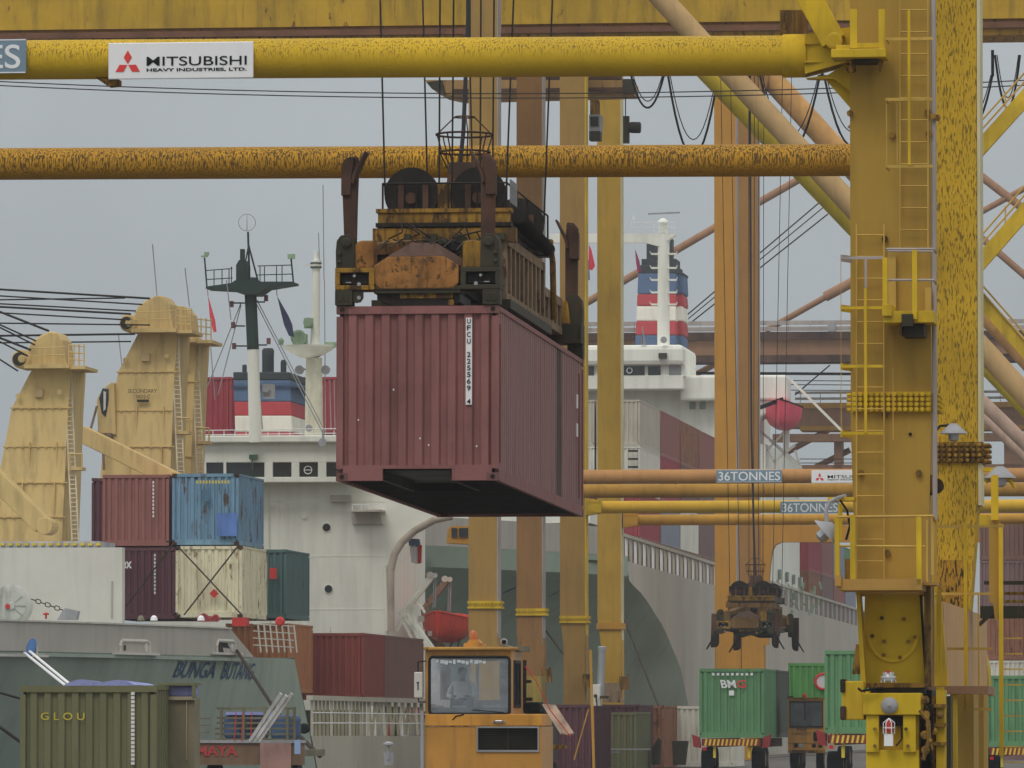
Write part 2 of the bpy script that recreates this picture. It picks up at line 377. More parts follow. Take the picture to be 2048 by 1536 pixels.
# ---------------------------------------------------------------- shipping containers
def corr(mb, p, u, n, hv, length, period, depth):
    """trapezoid corrugation: starts at p, runs along u, stands hv high, ribs point along n"""
    p, u, n, hv = Vector(p), Vector(u), Vector(n), Vector(hv)
    k = max(1, round(length / period)); pr = length / k
    prof = [(0, 0)]
    for i in range(k):
        b = i * pr
        prof += [(b + pr*.22, 0), (b + pr*.34, 1), (b + pr*.78, 1), (b + pr*.90, 0)]
    prof.append((length, 0))
    vs = []
    for t, d in prof:
        q = p + u * t + n * d * depth
        vs += [q, q + hv]
    m = len(prof)
    mb.add(vs, [(2*i, 2*i+2, 2*i+3, 2*i+1) for i in range(m - 1)])
    return mb
_proto = {}
def container(name, label, o, L, mat, H=2.59, Wd=2.44, group=None, rx=0, tunnel=False, fine=.28, castm=None, cat='container', side_mat=None, epitch=None, kindkey=''):
    """o = near left bottom corner in the quay frame"""
    key = (L, H, Wd, tunnel, kindkey)
    mats = {'*': mat}
    if castm: mats['corner_casting'] = castm
    if side_mat: mats['side_panel'] = side_mat
    if key in _proto and not rx:
        return dup(_proto[key], o, label, group, mats) if True else None
    t = thing(name, label, 'container', o, group, rx)
    if group is None and 'group' in t.ob: pass
    a, s, z = o; p = .1; r = .12; g = .008
    mb = MB()
    for x in (a, a + Wd - p):
        for y in (s, s + L - p): mb.box(x, x + p, y, y + p, z + .18, z + H - .16)
    for y in (s, s + L - p):
        mb.box(a + p, a + Wd - p, y + .004, y + p, z + H - r, z + H - .004)
    for x in (a + .004, a + Wd - .07):
        mb.box(x, x + .066, s + p, s + L - p, z + H - .075, z + H - .003)
        mb.box(x, x + .066, s + p, s + L - p, z + .003, z + .17)
    if tunnel:
        x0, x1 = a + .70, a + 1.74
        mb.box(a + p, x0, s + .004, s + p, z + .003, z + .18); mb.box(x1, a + Wd - p, s + .004, s + p, z + .003, z + .18)
        mb.box(a + p, a + Wd - p, s + .006, s + p, z + .18, z + .235)
        mb.box(a + p, a + Wd - p, s + L - p, s + L - .004, z + .003, z + .2)
    else:
        for y in (s + .004, s + L - p): mb.box(a + p, a + Wd - p, y, y + p - .004, z + .003, z + .2)
    mb.build('frame', mat, t)
    zb, zt = z + (.235 if tunnel else .2), z + H - r
    for y, n, y0 in ((s + .075, (0, -1, 0), 0), (s + L - .075, (0, 1, 0), 1)):
        e = MB(); corr(e, (a + p, y, zb), (1, 0, 0), n, (0, 0, zt - zb), Wd - 2*p, epitch or .262, .05); e.build('end_panel', mat, t)
    for x, n in ((a + .055, (-1, 0, 0)), (a + Wd - .055, (1, 0, 0))):
        e = MB(); corr(e, (x, s + p, z + .17), (0, 1, 0), n, (0, 0, H - .245), L - 2*p, fine, .036); e.build('side_panel', side_mat or mat, t)
    MB().box(a + .07, a + Wd - .07, s + p, s + L - p, z + H - .03, z + H - .012).build('roof_panel', mat, t)
    fl = MB(); fl.box(a + .07, a + Wd - .07, s + p, s + L - p, z + .155, z + .19)
    k = int(L / .42)
    for i in range(k):
        y = s + .3 + i * (L - .5) / k
        if tunnel and i < k * .29:
            fl.box(a + .07, a + .70, y, y + .05, z + .03, z + .155); fl.box(a + 1.74, a + Wd - .07, y, y + .05, z + .03, z + .155)
        else: fl.box(a + .07, a + Wd - .07, y, y + .05, z + .03, z + .155)
    if tunnel:
        for x in (a + .68, a + 1.70): fl.box(x, x + .05, s + p, s + L*.29, z + .01, z + .155)
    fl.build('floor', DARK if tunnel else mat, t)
    cw, cd, ch = .178, .162, .118
    for x in (a - .002, a + Wd - cw + .002):
        for y in (s - .003, s + L - cd + .003):
            for zz in (z, z + H - ch + .002):
                c = MB(); c.box(x, x + cw, y, y + cd, zz, zz + ch); 
                # oval hole boss in the end face
                c.lathe((x + cw/2, y - .002, zz + ch/2), (0, -1, 0), [(-.004, .038), (.0, .038), (.001, .03)], 10)
                c.build('corner_casting', castm or mat, t)
    if not rx: _proto[key] = t
    return t

def stack(name, label, x, y_bot, s, L, mat, group, **k):     # placed by its near left bottom corner
    p = PS(x, y_bot, s); return container(name, label, (p.x, p.y, p.z), L, mat, group=group, **k)

# the container hanging from the crane
HS = 101.2
pz = PS(672, 962, HS); pt = PS(672, 612, HS)
HC_A, HC_Z = pz.x, pz.z
HH = pt.z - pz.z
TILT = -math.radians(.80)
C_SIDE = M('maroon_side_paint', A(112,86,84), var=.06, rust=.1, dirt=.18, streak=.9, stain=(1, 8.35, 9.1, (.03,.045,.03,1), .75))
C_CAST = M('dirty_corner_steel', A(92,64,60), var=.2, rust=.35)
HO = (HC_A, HS, HC_Z)
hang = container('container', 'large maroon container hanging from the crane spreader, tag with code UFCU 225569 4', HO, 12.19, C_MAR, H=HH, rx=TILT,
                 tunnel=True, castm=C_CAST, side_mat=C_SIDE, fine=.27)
for x in (HC_A + .087, HC_A + 2.353):
    for z in (HC_Z + .06, HC_Z + HH - .055):
        MB().lathe((x, HS - .006, z), (0,-1,0), [(-.01,.036),(.004,.036)], 12).build('corner_hole', DARK, hang)
p0 = Vector((HC_A + (933-672)/134.0, HS - .012, HC_Z + (962-810)/134.5))
tagp = MB().box(p0.x, p0.x + .092, HS - .006, HS + .03, p0.z, p0.z + 1.30).build('number_tag', SIGNW, hang)
for i, ch in enumerate('UFCU 225569 4'):
    if ch != ' ': text(ch, tagp, INK, (p0.x + .018, HS - .008, p0.z + 1.30 - .1*(i + 1) + .012), .056, .074, name='letter', off=.012)
sd = MB()       # small white marks and slots on the long side
ax = HC_A + 2.44
for t0, t1, z0, z1 in ((11.15,11.3,1.75,1.98),(11.15,11.3,1.28,1.5)): sd.box(ax - .03, ax + .003, HS + t0, HS + t1, HC_Z + z0, HC_Z + z1)
sd.build('side_marking', INKW, hang)
for t0 in (.25, 11.55):
    MB().box(ax - .06, ax + .004, HS + t0, HS + t0 + .07, HC_Z + .28, HC_Z + 2.35).build('lashing_rib', C_MAR, hang)
wm = MB()
for x, z in ((.85,1.35),(1.25,.62),(1.38,.52),(1.95,1.9),(.32,.9),(2.1,.5)): wm.box(HC_A + x, HC_A + x + .02, HS + .018, HS + .024, HC_Z + z, HC_Z + z + .025)
wm.build('scuff_mark', INKW, hang)

# ---------------------------------------------------------------- container spreader
SZ = HC_Z + HH
SP = thing('container_spreader', 'rusty yellow spreader with raised guide arms gripping the maroon container', 'spreader', (HC_A, HS, SZ), rx=TILT)
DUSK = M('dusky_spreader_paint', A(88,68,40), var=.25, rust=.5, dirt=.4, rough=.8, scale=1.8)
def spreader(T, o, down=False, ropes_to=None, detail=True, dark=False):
    A0, S0, Z0 = o
    def q(u, t, h): return Vector((A0 + u, S0 + t, Z0 + h))
    def bx(mb, u0, u1, t0, t1, h0, h1): return mb.box(A0+u0, A0+u1, S0+t0, S0+t1, Z0+h0, Z0+h1)
    def poly(mb, pts, t, d): return mb.prism([q(u, t, h) for u, h in pts], (0, d, 0))
    # end frames with their corner boxes
    for e, (t, dr) in enumerate(((0.0, 1), (12.19, -1))):
        def tt(v): return t + dr * v
        def bb(mb, u0, u1, v0, v1, h0, h1): return bx(mb, u0, u1, min(tt(v0), tt(v1)), max(tt(v0), tt(v1)), h0, h1)
        c = MB()
        pts = [(.58,.66),(.585,.32),(.68,.245),(1.74,.245),(1.84,.32),(1.85,.66),(1.72,.69),(1.5,.72),(.92,.72),(.72,.69)]
        c.prism([q(u, tt(.02), h) for u, h in [(.56,.60),(.56,.33),(.66,.25),(1.74,.25),(1.84,.33),(1.84,.60),(1.62,.74),(.78,.74)]], (0, dr*.5, 0))
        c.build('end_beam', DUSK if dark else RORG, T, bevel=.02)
        cc = MB()
        cc.add([q(.78,tt(.03),.745),q(1.62,tt(.03),.745),q(1.86,tt(.06),.60),q(.54,tt(.06),.60), q(1.05,tt(.6),.99),q(1.42,tt(.6),.99),q(2.0,tt(.62),.64),q(.42,tt(.62),.64)],
               [(0,1,5,4),(1,2,6,5),(3,0,4,7),(4,5,6,7),(0,1,2,3)])
        cc.build('beam_cover', RUSTY, T)
        lo = MB(); bb(lo, .56, 1.86, .05, .6, .19, .245); bb(lo, .0, 2.44, .03, .3, .245, .30)
        lo.build('lower_flange', DARK2, T)
        tray = MB(); tray.prism([q(u, tt(.12), h) for u, h in [(.60,.19),(.60,.10),(.95,-.02),(1.65,-.02),(1.84,.06),(1.84,.19)]], (0, dr*1.4, 0)); tray.build('under_tray', DARK, T)
        ty = MB(); bb(ty, .95, 1.74, .1, .3, .115, .19); bb(ty, 1.68, 1.76, .06, .12, .01, .09); ty.build('tray_lip', RYEL, T)
        for sgn in (0, 1):
            def uu(v): return v if sgn == 0 else 2.44 - v
            b = MB()
            for (u0, u1, h0, h1) in ((-.02,.57,.50,.57),(-.02,.57,.24,.31),(-.02,.05,.31,.50),(.49,.57,.31,.50)):
                bb(b, uu(u0), uu(u1), .0, .5, h0, h1)
            bb(b, uu(-.01), uu(.56), .42, .5, .30, .52)
            b.build('corner_box', RYEL if sgn == 0 else DARK2, T, bevel=.008)
            inn = MB(); bb(inn, uu(.07), uu(.47), .10, .42, .34, .46); bb(inn, uu(.12), uu(.2), .05, .1, .36, .40); inn.build('lock_linkage', DARK, T)
            gl = MB(); bb(gl, uu(.14), uu(.22), .03, .06, .345, .36); gl.lathe(q(uu(.27), tt(.02), .45), (0,-1,0), [(-.02,.022),(.02,.022)], 8); gl.lathe(q(uu(.34), tt(.02), .325), (0,-1,0), [(-.02,.03),(.02,.03)], 8)
            gl.build('greased_pin', GREYM, T)
            f = MB(); bb(f, uu(-.02), uu(.24), .0, .3, .01, .235); bb(f, uu(.03), uu(.10), -.012, .0, .07, .18); bb(f, uu(.13), uu(.19), -.012, .0, .07, .18)
            f.build('twistlock_foot', DARK2, T, bevel=.006)
            if sgn == 0:
                lug = MB(); lug.prism([q(u, tt(.04), h) for u, h in ((.24,.235),(.24,.07),(.29,.045),(.36,.06),(.40,.12),(.40,.235))], (0, dr*.05, 0)); 
                lug.build('pierced_lug', DARK2, T)
                MB().lathe(q(.335, tt(.04) - .003*dr, .125), (0,-dr,0), [(-.002,.03),(.002,.03)], 10).build('lug_hole', GREYM, T)
            sh = MB()
            if sgn == 0:
                sh.prism([q(u, tt(.08), h) for u, h in ((.25,.57),(.25,.90),(.33,.98),(.55,.98),(.56,.57))], (0, dr*.4, 0))
                sh.add([q(.33,tt(.48),.98),q(.56,tt(.48),.98),q(.95,tt(3.0),1.25),q(.5,tt(3.0),1.2), q(.33,tt(.48),.80),q(.56,tt(.48),.80),q(.95,tt(3.0),1.0),q(.5,tt(3.0),1.0)],
                       [(0,1,2,3),(4,5,6,7),(0,1,5,4),(2,3,7,6),(1,2,6,5),(0,3,7,4)])
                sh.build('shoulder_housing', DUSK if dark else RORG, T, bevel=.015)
            else:
                sh.prism([q(u, tt(.08), h) for u, h in ((1.89,.57),(1.89,.96),(2.05,.98),(2.22,.95),(2.26,.57))], (0, dr*.4, 0)); sh.build('shoulder_housing', RYEL, T, bevel=.015)
            ar = MB()
            pu = [(-.01,.57),(-.015,.82),(.0,.98),(.06,1.06),(.20,1.08),(.27,1.0),(.28,.57)]
            ar.prism([q(uu(u), tt(.02), h) for u, h in pu], (0, dr*.32, 0)); ar.lathe(q(uu(.15), tt(-.02), .95), (0, -dr, 0), [(-.05,.075),(.02,.075),(.03,.05)], 14)
            ar.lathe(q(uu(.05), tt(-.0), .78), (0, -dr, 0), [(-.02,.03),(.03,.03)], 8); ar.lathe(q(uu(.05), tt(-.0), .66), (0, -dr, 0), [(-.02,.03),(.03,.03)], 8)
            ar.build('arm_bracket', DARK2, T, bevel=.012)
            # guide arm: raised above the hinge, or folded down outside the load
            g = MB(); hy = .95
            def G(u, h): return q(uu(-(.17 + (u - .17)*1.45) + .08), tt(.1), hy - (h - hy) * 1.18) if down else q(uu(u), tt(.1), h)
            prof = [(.10,1.0),(.06,2.05),(.085,2.18),(.16,2.24),(.30,2.25),(.31,2.1),(.29,1.55),(.28,1.0)] if sgn == 0 else [(.08,1.0),(.07,1.9),(.07,2.18),(.14,2.27),(.25,2.28),(.28,2.0),(.28,1.0)]
            g.prism([G(u, h) for u, h in prof], (0, dr*.16, 0))
            g.build('guide_arm', RUSTY, T, bevel=.015)
            fl = MB()
            fl.prism([G(u, h) - Vector((0, dr*.05, 0)) for u, h in ((.06,1.66),(.06,2.10),(.10,2.2),(.18,2.24),(.26,2.24),(.22,1.95),(.2,1.66))], (0, dr*.27, 0))
            fl.prism([G(u, h) - Vector((0, dr*.1, 0)) for u, h in ((.21,1.85),(.235,1.97),(.42,2.33),(.445,2.31),(.29,1.98),(.25,1.82))], (0, dr*.34, 0))
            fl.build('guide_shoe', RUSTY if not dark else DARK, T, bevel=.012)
    # telescoping frame: two slotted side beams in three lengths
    for sgn in (0, 1):
        for t0, t1, ui, h0, h1 in ((.5,3.0,.30,.36,1.02),(3.0,8.4,.22,.30,1.30),(8.4,11.7,.30,.38,.98)):
            b = MB(); u0 = ui if sgn == 0 else 2.44 - ui - .24; u1 = u0 + .24
            bx(b, u0, u1, t0, t1, h1 - .14, h1); bx(b, u0, u1, t0, t1, h0, h0 + .12)
            n = int((t1 - t0) / .55); 
            for i in range(n + 1):
                y = t0 + i * (t1 - t0 - .17) / n; bx(b, u0 + .01, u1 - .01, y, y + .17, h0 + .12, h1 - .14)
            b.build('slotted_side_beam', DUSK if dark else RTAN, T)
            w = MB(); bx(w, u0 + .09, u1 - .09, t0 + .1, t1 - .1, h0 + .12, h1 - .14); w.build('beam_web', DARK, T)
    cen = MB(); bx(cen, .6, 1.84, .6, 11.6, .25, .6); cen.build('telescopic_box', DARK, T)
    un = MB(); bx(un, .15, 2.3, 2.8, 8.6, .16, .30); bx(un, .3, 2.2, 5.0, 6.2, .02, .16); un.build('under_frame', DARK2, T)
    # upper frame (headblock)
    m = MB()
    for t in (3.0, 8.7):
        bx(m, .22, 2.26, t, t + .22, 1.50, 1.66); bx(m, .19, 2.29, t - .03, t + .25, 1.66, 1.72)
    m.build('headblock_beam', RYEL, T)
    m = MB()
    for t in (3.0, 8.7): bx(m, .19, 2.29, t - .05, t + .27, 1.44, 1.50)
    for u in (.24, 2.1): bx(m, u, u + .12, 3.25, 8.7, 1.46, 1.70)
    m.build('headblock_side', DARK, T)
    m = MB()
    for t in (3.0,):
        bx(m, .14, 2.36, t - .02, t + .2, 1.20, 1.42)
        for u0, u1, ut in ((.22,.34,0),(.62,.72,0),(2.0,2.1,0)): bx(m, u0, u1, t, t + .12, .85, 1.2)
        m.prism([q(.85,t,1.2),q(1.22,t,1.2),q(1.20,t,1.02),(q(1.08,t,.86)),q(1.0,t,1.02)], (0,.12,0))
        m.prism([q(1.5,t,1.2),q(2.0,t,1.2),q(2.12,t,.8),q(1.95,t,.8),q(1.80,t,1.1),q(1.62,t,.72),q(1.42,t,.72)], (0,.12,0))
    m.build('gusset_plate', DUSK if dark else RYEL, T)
    MB().lathe(q(1.42, 2.95, 1.12), (0,-1,0), [(-.1,.1),(.05,.1),(.07,.06)], 12).build('hydraulic_motor', DARK, T)
    d = MB(); bx(d, .3, 2.1, 3.2, 3.3, .8, 1.44); bx(d, .3, 2.1, 3.3, 8.5, 1.2, 1.40); d.build('machinery_deck', DARK, T)
    for t in (3.3, 8.6):
        for u in (.71, 1.75):
            sh = MB()
            sh.lathe(q(u, t - .09, 1.96), (0, 1, 0), [(0,.36),(.0,.42),(.03,.42),(.05,.37),(.13,.37),(.15,.42),(.18,.42),(.18,.36)], 40)
            sh.build('rope_sheave', DARK, T, smooth=True)
            hb = MB(); hb.lathe(q(u, t - .13, 1.90), (0, 1, 0), [(0,.09),(.26,.09)], 14)
            for dx in (-.2, .18): bx(hb, u + dx, u + dx + .09, t - .14, t - .1, 1.70, 2.1)
            hb.build('sheave_hub', RUSTY, T)
    for t in (3.3, 8.6):
        b2 = MB(); bx(b2, 1.12, 1.32, t - .1, t + .1, 1.70, 2.12); bx(b2, .33, .40, t, t+.05, 1.7, 2.1); b2.build('sheave_bracket', RYEL, T)
    rl = MB()
    for u0, u1, t0, t1 in ((.28,2.2,3.1,3.1),(.28,.28,3.1,8.9),(2.2,2.2,3.1,8.9)):
        rl.tube(q(u0,t0,2.12), q(u1,t1,2.12), .016, n=6)
    for u in (.28, .8, 1.3, 1.75, 2.2): rl.tube(q(u,3.1,1.7), q(u,3.1,2.12), .016, n=6)
    for t in (4.5, 6, 7.5, 8.9): rl.tube(q(2.2,t,1.5), q(2.2,t,2.12), .016, n=6); rl.tube(q(.28,t,1.5), q(.28,t,2.12), .016, n=6)
    rl.build('hand_rail', DARK, T)
    if detail:
        sc_ = MB()
        for i in range(14): sc_.tube(q(2.22, 3.4 + i*.07, 1.85), q(2.22, 3.4 + i*.07, 2.2), .006, n=4)
        for i in range(9): sc_.tube(q(2.22, 3.4, 1.85 + i*.044), q(2.22, 4.32, 1.85 + i*.044), .006, n=4)
        sc_.build('mesh_screen', GREYM, T)
        hs = MB()
        a, b = q(2.34, 3.4, 1.62), q(2.30, 8.2, 1.50)
        for i in range(46): hs.tube(a.lerp(b, i/46), a.lerp(b, (i+.6)/46), .11, .095, n=12)
        hs.build('ribbed_hose', DARK, T)
        MB().path([q(2.36, 7.9, 1.5), q(2.38, 8.0, 1.3), q(2.38, 8.1, .8), q(2.37, 8.3, .4)], .05).build('yellow_duct', RYEL, T)
    if detail:      # hydraulic lines and small gear that clutter the frame
        rnd = random.Random(5); hz = MB()
        for i in range(16):
            u, t, h = rnd.uniform(.3, 2.2), rnd.uniform(2.85, 2.95), rnd.uniform(.85, 1.5)
            hz.path([q(u, t, h), q(u + rnd.uniform(-.25,.25), t - .06, h - rnd.uniform(.05,.3)), q(u + rnd.uniform(-.4,.4), t, h - rnd.uniform(.1,.35))], .013, 5)
        for i in range(9):
            u = .4 + i*.2; hz.path([q(u, .1, .98 - abs(i-4)*.05), q(u + .03, .9, 1.05), q(u - .05, 2.9, 1.15)], .012, 5)
        hz.build('hydraulic_hose', DARK, T)
        gb = MB()
        for i in range(10):
            u, h = rnd.uniform(.4, 2.0), rnd.uniform(.8, 1.3); bx(gb, u, u + rnd.uniform(.06,.2), 2.86, 2.99, h, h + rnd.uniform(.05,.16))
        gb.build('valve_block', DARK2, T)
    # cable hopper and its guide basket
    hp = MB(); hp.add([q(.98,5.2,1.95),q(1.70,5.2,1.95),q(1.70,6.4,1.95),q(.98,6.4,1.95),q(1.02,5.35,2.66),q(1.46,5.35,2.66),q(1.46,6.25,2.66),q(1.02,6.25,2.66)],
        [(0,1,5,4),(1,2,6,5),(2,3,7,6),(3,0,4,7),(4,5,6,7)])
    hp.add([q(.55,5.5,1.7),q(1.9,5.5,1.7),q(1.9,6.2,1.7),q(.55,6.2,1.7),q(1.0,5.5,2.4),q(1.5,5.5,2.4),q(1.5,6.2,2.4),q(1.0,6.2,2.4)],
        [(0,1,5,4),(1,2,6,5),(2,3,7,6),(3,0,4,7),(4,5,6,7)])
    hp.build('cable_hopper', RUSTY, T)
    bk = MB(); c = q(1.22, 5.8, 0)
    def rr(h): return Vector((c.x, c.y, Z0 + h))
    bk.ring(rr(2.86), (0,0,1), .40, .018, 28); bk.ring(rr(3.14), (0,0,1), .45, .018, 28); bk.ring(rr(3.42), (0,0,1), .155, .013, 20)
    for i in range(8):
        t = math.tau * (i + .3) / 8; e = Vector((math.cos(t), math.sin(t), 0))
        bk.tube(rr(2.6) + e*.27, rr(2.86) + e*.40, .012, n=5); bk.tube(rr(2.86) + e*.36, rr(3.14) + e*.44, .012, n=5)
        if i % 2 == 0: bk.tube(rr(3.14) + e*.44, rr(3.42) + e*.155, .011, n=5)
    bk.build('cable_basket', RUSTY, T)
    return q
q1 = spreader(SP, (HC_A, HS, SZ))
def hoist_ropes(T, o, top, sp=.42, spread=.3):
    A0, S0, Z0 = o
    for t in (3.3, 8.6):
        for u in (.71, 1.75):
            for sg in (-1, 1):
                p = Vector((A0 + u + sg*sp, S0 + t, Z0 + 1.96)); tp = Vector((A0 + 1.1 + (u - 1.1)*1.55 + sg*sp*1.6, S0 + t, top))
                MB().tube(p, tp, .0145, n=6).build('hoist_rope', ROPE, T)
hoist_ropes(SP, (HC_A, HS, SZ), 26.5)
MB().path([q1(1.13,5.8,2.5), q1(1.2,5.8,3.2), q1(1.27,5.8,5.0), q1(1.28,5.8,18)], .034, 8).build('power_cable', CABLE, SP)
MB().path([q1(1.33,5.9,2.6), q1(1.29,5.9,4.2), q1(1.25,5.9,18)], .014, 6).build('signal_cable', CABLE, SP)
# ---------------------------------------------------------------- the near gantry crane
AR = W(0,0,0) and None
aR = 5.17*CS - 93*SN            # centre line of the landward rail
aL = -1.02*CS - 250*SN          # centre line of the seaward rail
CR = thing('gantry_crane', 'nearest yellow dockside crane whose tall ladder leg fills the right side', 'crane', (aR, 93, 0), 'dockside gantry cranes')
def leg(T, x0, x1, ytop, ybot, s, dep, mat, name='leg', edge=EDGE, taper=None, label=None):
    """box leg whose front face spans x0..x1; taper = (y0, y1, dx_left, dx_right)"""
    m = MB()
    p, q = PS(x0, ybot, s), PS(x1, ytop, s)
    if taper:
        y0, y1, dl, dr_ = taper
        rows = [(ytop, x0, x1), (y0, x0, x1), (y1, x0 + dl, x1 + dr_), (ybot, x0 + dl, x1 + dr_)]
    else: rows = [(ytop, x0, x1), (ybot, x0, x1)]
    vs = []
    for y, xa, xb in rows:
        a, b = PS(xa, y, s), PS(xb, y, s); z = a.z
        ax_, bx_ = PS(xa, 1455, s).x, PS(xb, 1455, s).x
        vs += [(ax_, s, z), (bx_, s, z), (bx_, s + dep, z), (ax_, s + dep, z)]
    fs = [(0,1,2,3)]
    for k in range(len(rows) - 1):
        b = k*4
        for i in range(4): fs.append((b+i, b+(i+1)%4, b+4+(i+1)%4, b+4+i))
    b = (len(rows)-1)*4; fs.append((b,b+1,b+2,b+3))
    m.add(vs, fs); n = m.build(name, mat, T, label=label)
    return n
nearleg = leg(CR, 1703, 1864, -900, 1190, 93, 1.1, MUST, taper=(860, 1190, 10, -8), label='mustard near leg with ladders')
farleg = leg(CR, 1822, 1957, -900, 1300, 110.07, 1.1, PEEL, taper=(1000, 1260, 6, -20), label='peeling bright yellow far leg')
mL = MB()
for s in (93, 110.07): mL.box(aL - .56, aL + .56, s, s + 1.1, 0.9, 27)
mL.build('leg', MUST, CR)
# pale strips for the legs' right side faces, brighter light put into their colour
pr = PS(1866, 1455, 93).x
z0, z1 = PS(1866, 1150, 93).z, PS(1866, -700, 93).z
MB().tube((pr + .035, 93.02, PS(1866,1040,93).z), (pr + .035, 93.02, z1), .034, n=8).build('edge_tube', GRYP, CR)
fr = PS(1958, 1455, 110.07).x
e = MB(); e.box(fr - .0, fr + .05, 110.07, 111.1, PS(1958,1010,110).z, z1); e.build('edge_strip', EDGE, CR)
# darker weathering on the foot of the far leg
leg(CR, 1880, 1936, 1120, 1240, 110.03, .03, PEELD, name='bare_patch')
# cross beams
def xbeam(T, s, pl, pr_, r, mat, name='cross_beam', n=28):
    a, b = PS(pl[0], pl[1], s), PS(pr_[0], pr_[1], s)
    d = (b - a); a2 = a - d * ((a.x - aL) / d.x) if a.x > aL else a
    return MB().tube(a2, b, r, n=n).build(name, mat, T, smooth=True), a, b
bm1, _, b1e = xbeam(CR, 93.5, (0, 120), (1572, 111), .276, BEAM1)
xbeam(CR, 110.5, (0, 328), (1705, 320), .262, BEAM2)
# collar, tapered end and bracket of the front beam
zc = PS(1600, 112, 93.5).z
k = MB(); k.lathe(PS(1566, 112, 93.5), (1,0,0), [(0,.29),(.01,.30),(.32,.30),(.34,.29)], 28); k.build('beam_collar', YEL, CR, smooth=True)
k = MB()
xa, xb = PS(1612, 112, 93.5).x, PS(1712, 112, 93.5).x
k.add([(xa,93.25,zc-.27),(xa,93.75,zc-.27),(xa,93.75,zc+.27),(xa,93.25,zc+.27),(xb,93.1,zc-.1),(xb,93.8,zc-.1),(xb,93.8,zc+.36),(xb,93.1,zc+.36)],
      [(0,1,2,3),(4,5,6,7),(0,1,5,4),(1,2,6,5),(2,3,7,6),(3,0,4,7)])
for dz in (-.12, .13): k.box(xa, xa + .3, 93.19, 93.24, zc + dz, zc + dz + .025)
k.build('beam_end', YEL, CR)
k = MB(); k.fp([(1612,156),(1655,150),(1690,128),(1704,132),(1704,186),(1668,158)], 93.3, .3); k.fp([(1650,158),(1706,222),(1706,140)], 93.4, .12); k.build('gusset', YEL, CR)
k = MB(); k.beam(PS(1605, -30, 93.0), PS(1668, 84, 93.0), .34, .28, (0,1,0)); k.lathe(PS(1668, 82, 92.9), (0,-1,0), [(0,.12),(.05,.12),(.06,.08)], 14); k.build('pinned_strut', YEL, CR, bevel=.01)
k = MB(); k.fp([(1560,20),(1612,20),(1612,78),(1560,72)], 93.6, .3); k.build('winch_mount', RYEL, CR)
# head platform beside the beam end
k = MB(); k.fb(1662, 98, 1772, 114, 92.3, .62); k.fb(1672, 90, 1700, 99, 92.34, .5); k.build('platform_floor', YEL, CR, bevel=.01)
k = MB(); k.fb(1700, 18, 1714, 96, 92.35, .06); k.fb(1757, 18, 1770, 100, 92.35, .06); k.fb(1700, 86, 1758, 95, 92.36, .05); k.build('guard_post', YEL, CR)
k = MB(); k.fp([(1702,118),(1708,118),(1710,140),(1703,142)], 92.6, .3); k.fp([(1752,116),(1766,116),(1758,142)], 92.6, .3); k.lathe(PS(1700,140,92.6),(0,-1,0),[(0,.05),(.06,.05)],8); k.build('platform_bracket', RYEL, CR)
k = MB(); k.fb(1705, 116, 1757, 124, 92.5, .45); k.build('under_shelf', DARK2, CR)
# ladders up the near leg
def ladder(T, x0, x1, y0, y1, step, s, mat=RYEL, r=.011, rails=True, name='ladder'):
    m = MB(); y = y0
    while y < y1:
        m.tube(PS(x0, y, s), PS(x1, y, s), r, n=5); y += step
    if rails:
        for x in (x0, x1): m.tube(PS(x, y0 - step/2, s), PS(x, y1, s), r*1.1, n=5)
    return m.build(name, mat, T)
LADM = M('faded_ladder_paint', A(150,122,58), var=.1, rust=.25)
ladder(CR, 1800, 1856, 20, 500, 44, 92.9, LADM)
ladder(CR, 1713, 1768, 470, 1190, 43.5, 92.9, LADM)
k = MB(); k.fb(1815, 20, 1821, 330, 92.3, .03); k.build('cage_bar', YEL, CR)
k = MB()
for y in (75, 196, 330):
    k.fb(1771, y, 1866, y + 5, 92.32, .025); k.fb(1771, y, 1774, y + 5, 92.3, .6)
for x in (1772, 1793): k.fb(x, 205, x + 2, 335, 92.6, .015)
k.build('cage_hoop', LADM, CR)
k = MB(); k.fb(1728, 576, 1734, 866, 92.25, .03); k.build('cage_bar', YEL, CR)
k = MB(); k.fb(1729, 516, 1734, 575, 92.25, .03); k.build('cage_bar', GRYP, CR)
for y in (513, 613, 730, 864):
    k = MB(); k.fb(1682, y, 1766, y + 5, 92.27, .025); k.beam(PS(1683, y + 3, 92.28), PS(1703, y + 6, 92.9), .03, .09); k.build('cage_hoop', YEL if y > 520 else GRYP, CR)
k = MB(); k.fb(1681, 515, 1683, 868, 92.28, .015); k.fb(1766, 690, 1768, 1000, 92.8, .015); k.fb(1785, 735, 1787, 880, 92.8, .015); k.build('cage_bar', LADM, CR)
# rest platform half way up
k = MB(); k.fb(1767, 622, 1868, 645, 92.15, .8); k.fb(1764, 608, 1784, 632, 92.1, .85); k.build('platform_floor', YEL, CR, bevel=.008)
k = MB(); k.fb(1803, 628, 1826, 652, 92.05, .2); k.fb(1806, 645, 1848, 672, 92.35, .6); k.fb(1800, 645, 1804, 668, 92.2, .4); k.build('platform_bracket', DARK2, CR)
k = MB(); k.fb(1765, 515, 1775, 628, 92.12, .06); k.fb(1824, 500, 1834, 638, 92.1, .05); k.build('guard_post', YEL, CR)
k = MB()
for y in (498, 560): k.tube(PS(1772, y, 92.14), PS(1868, y, 92.14), .018, n=6); k.tube(PS(1868, y, 92.14), PS(1872, y + 8, 92.85), .018, n=6)
k.tube(PS(1775, 502, 92.85), PS(1868, 503, 92.85), .016, n=6)
k.build('guard_rail', GRYP, CR)
k = MB(); k.fb(1776, 505, 1792, 622, 92.9, .04); k.fb(1850, 575, 1862, 625, 92.9, .06); k.build('door_frame', LADM, CR)
k = MB()
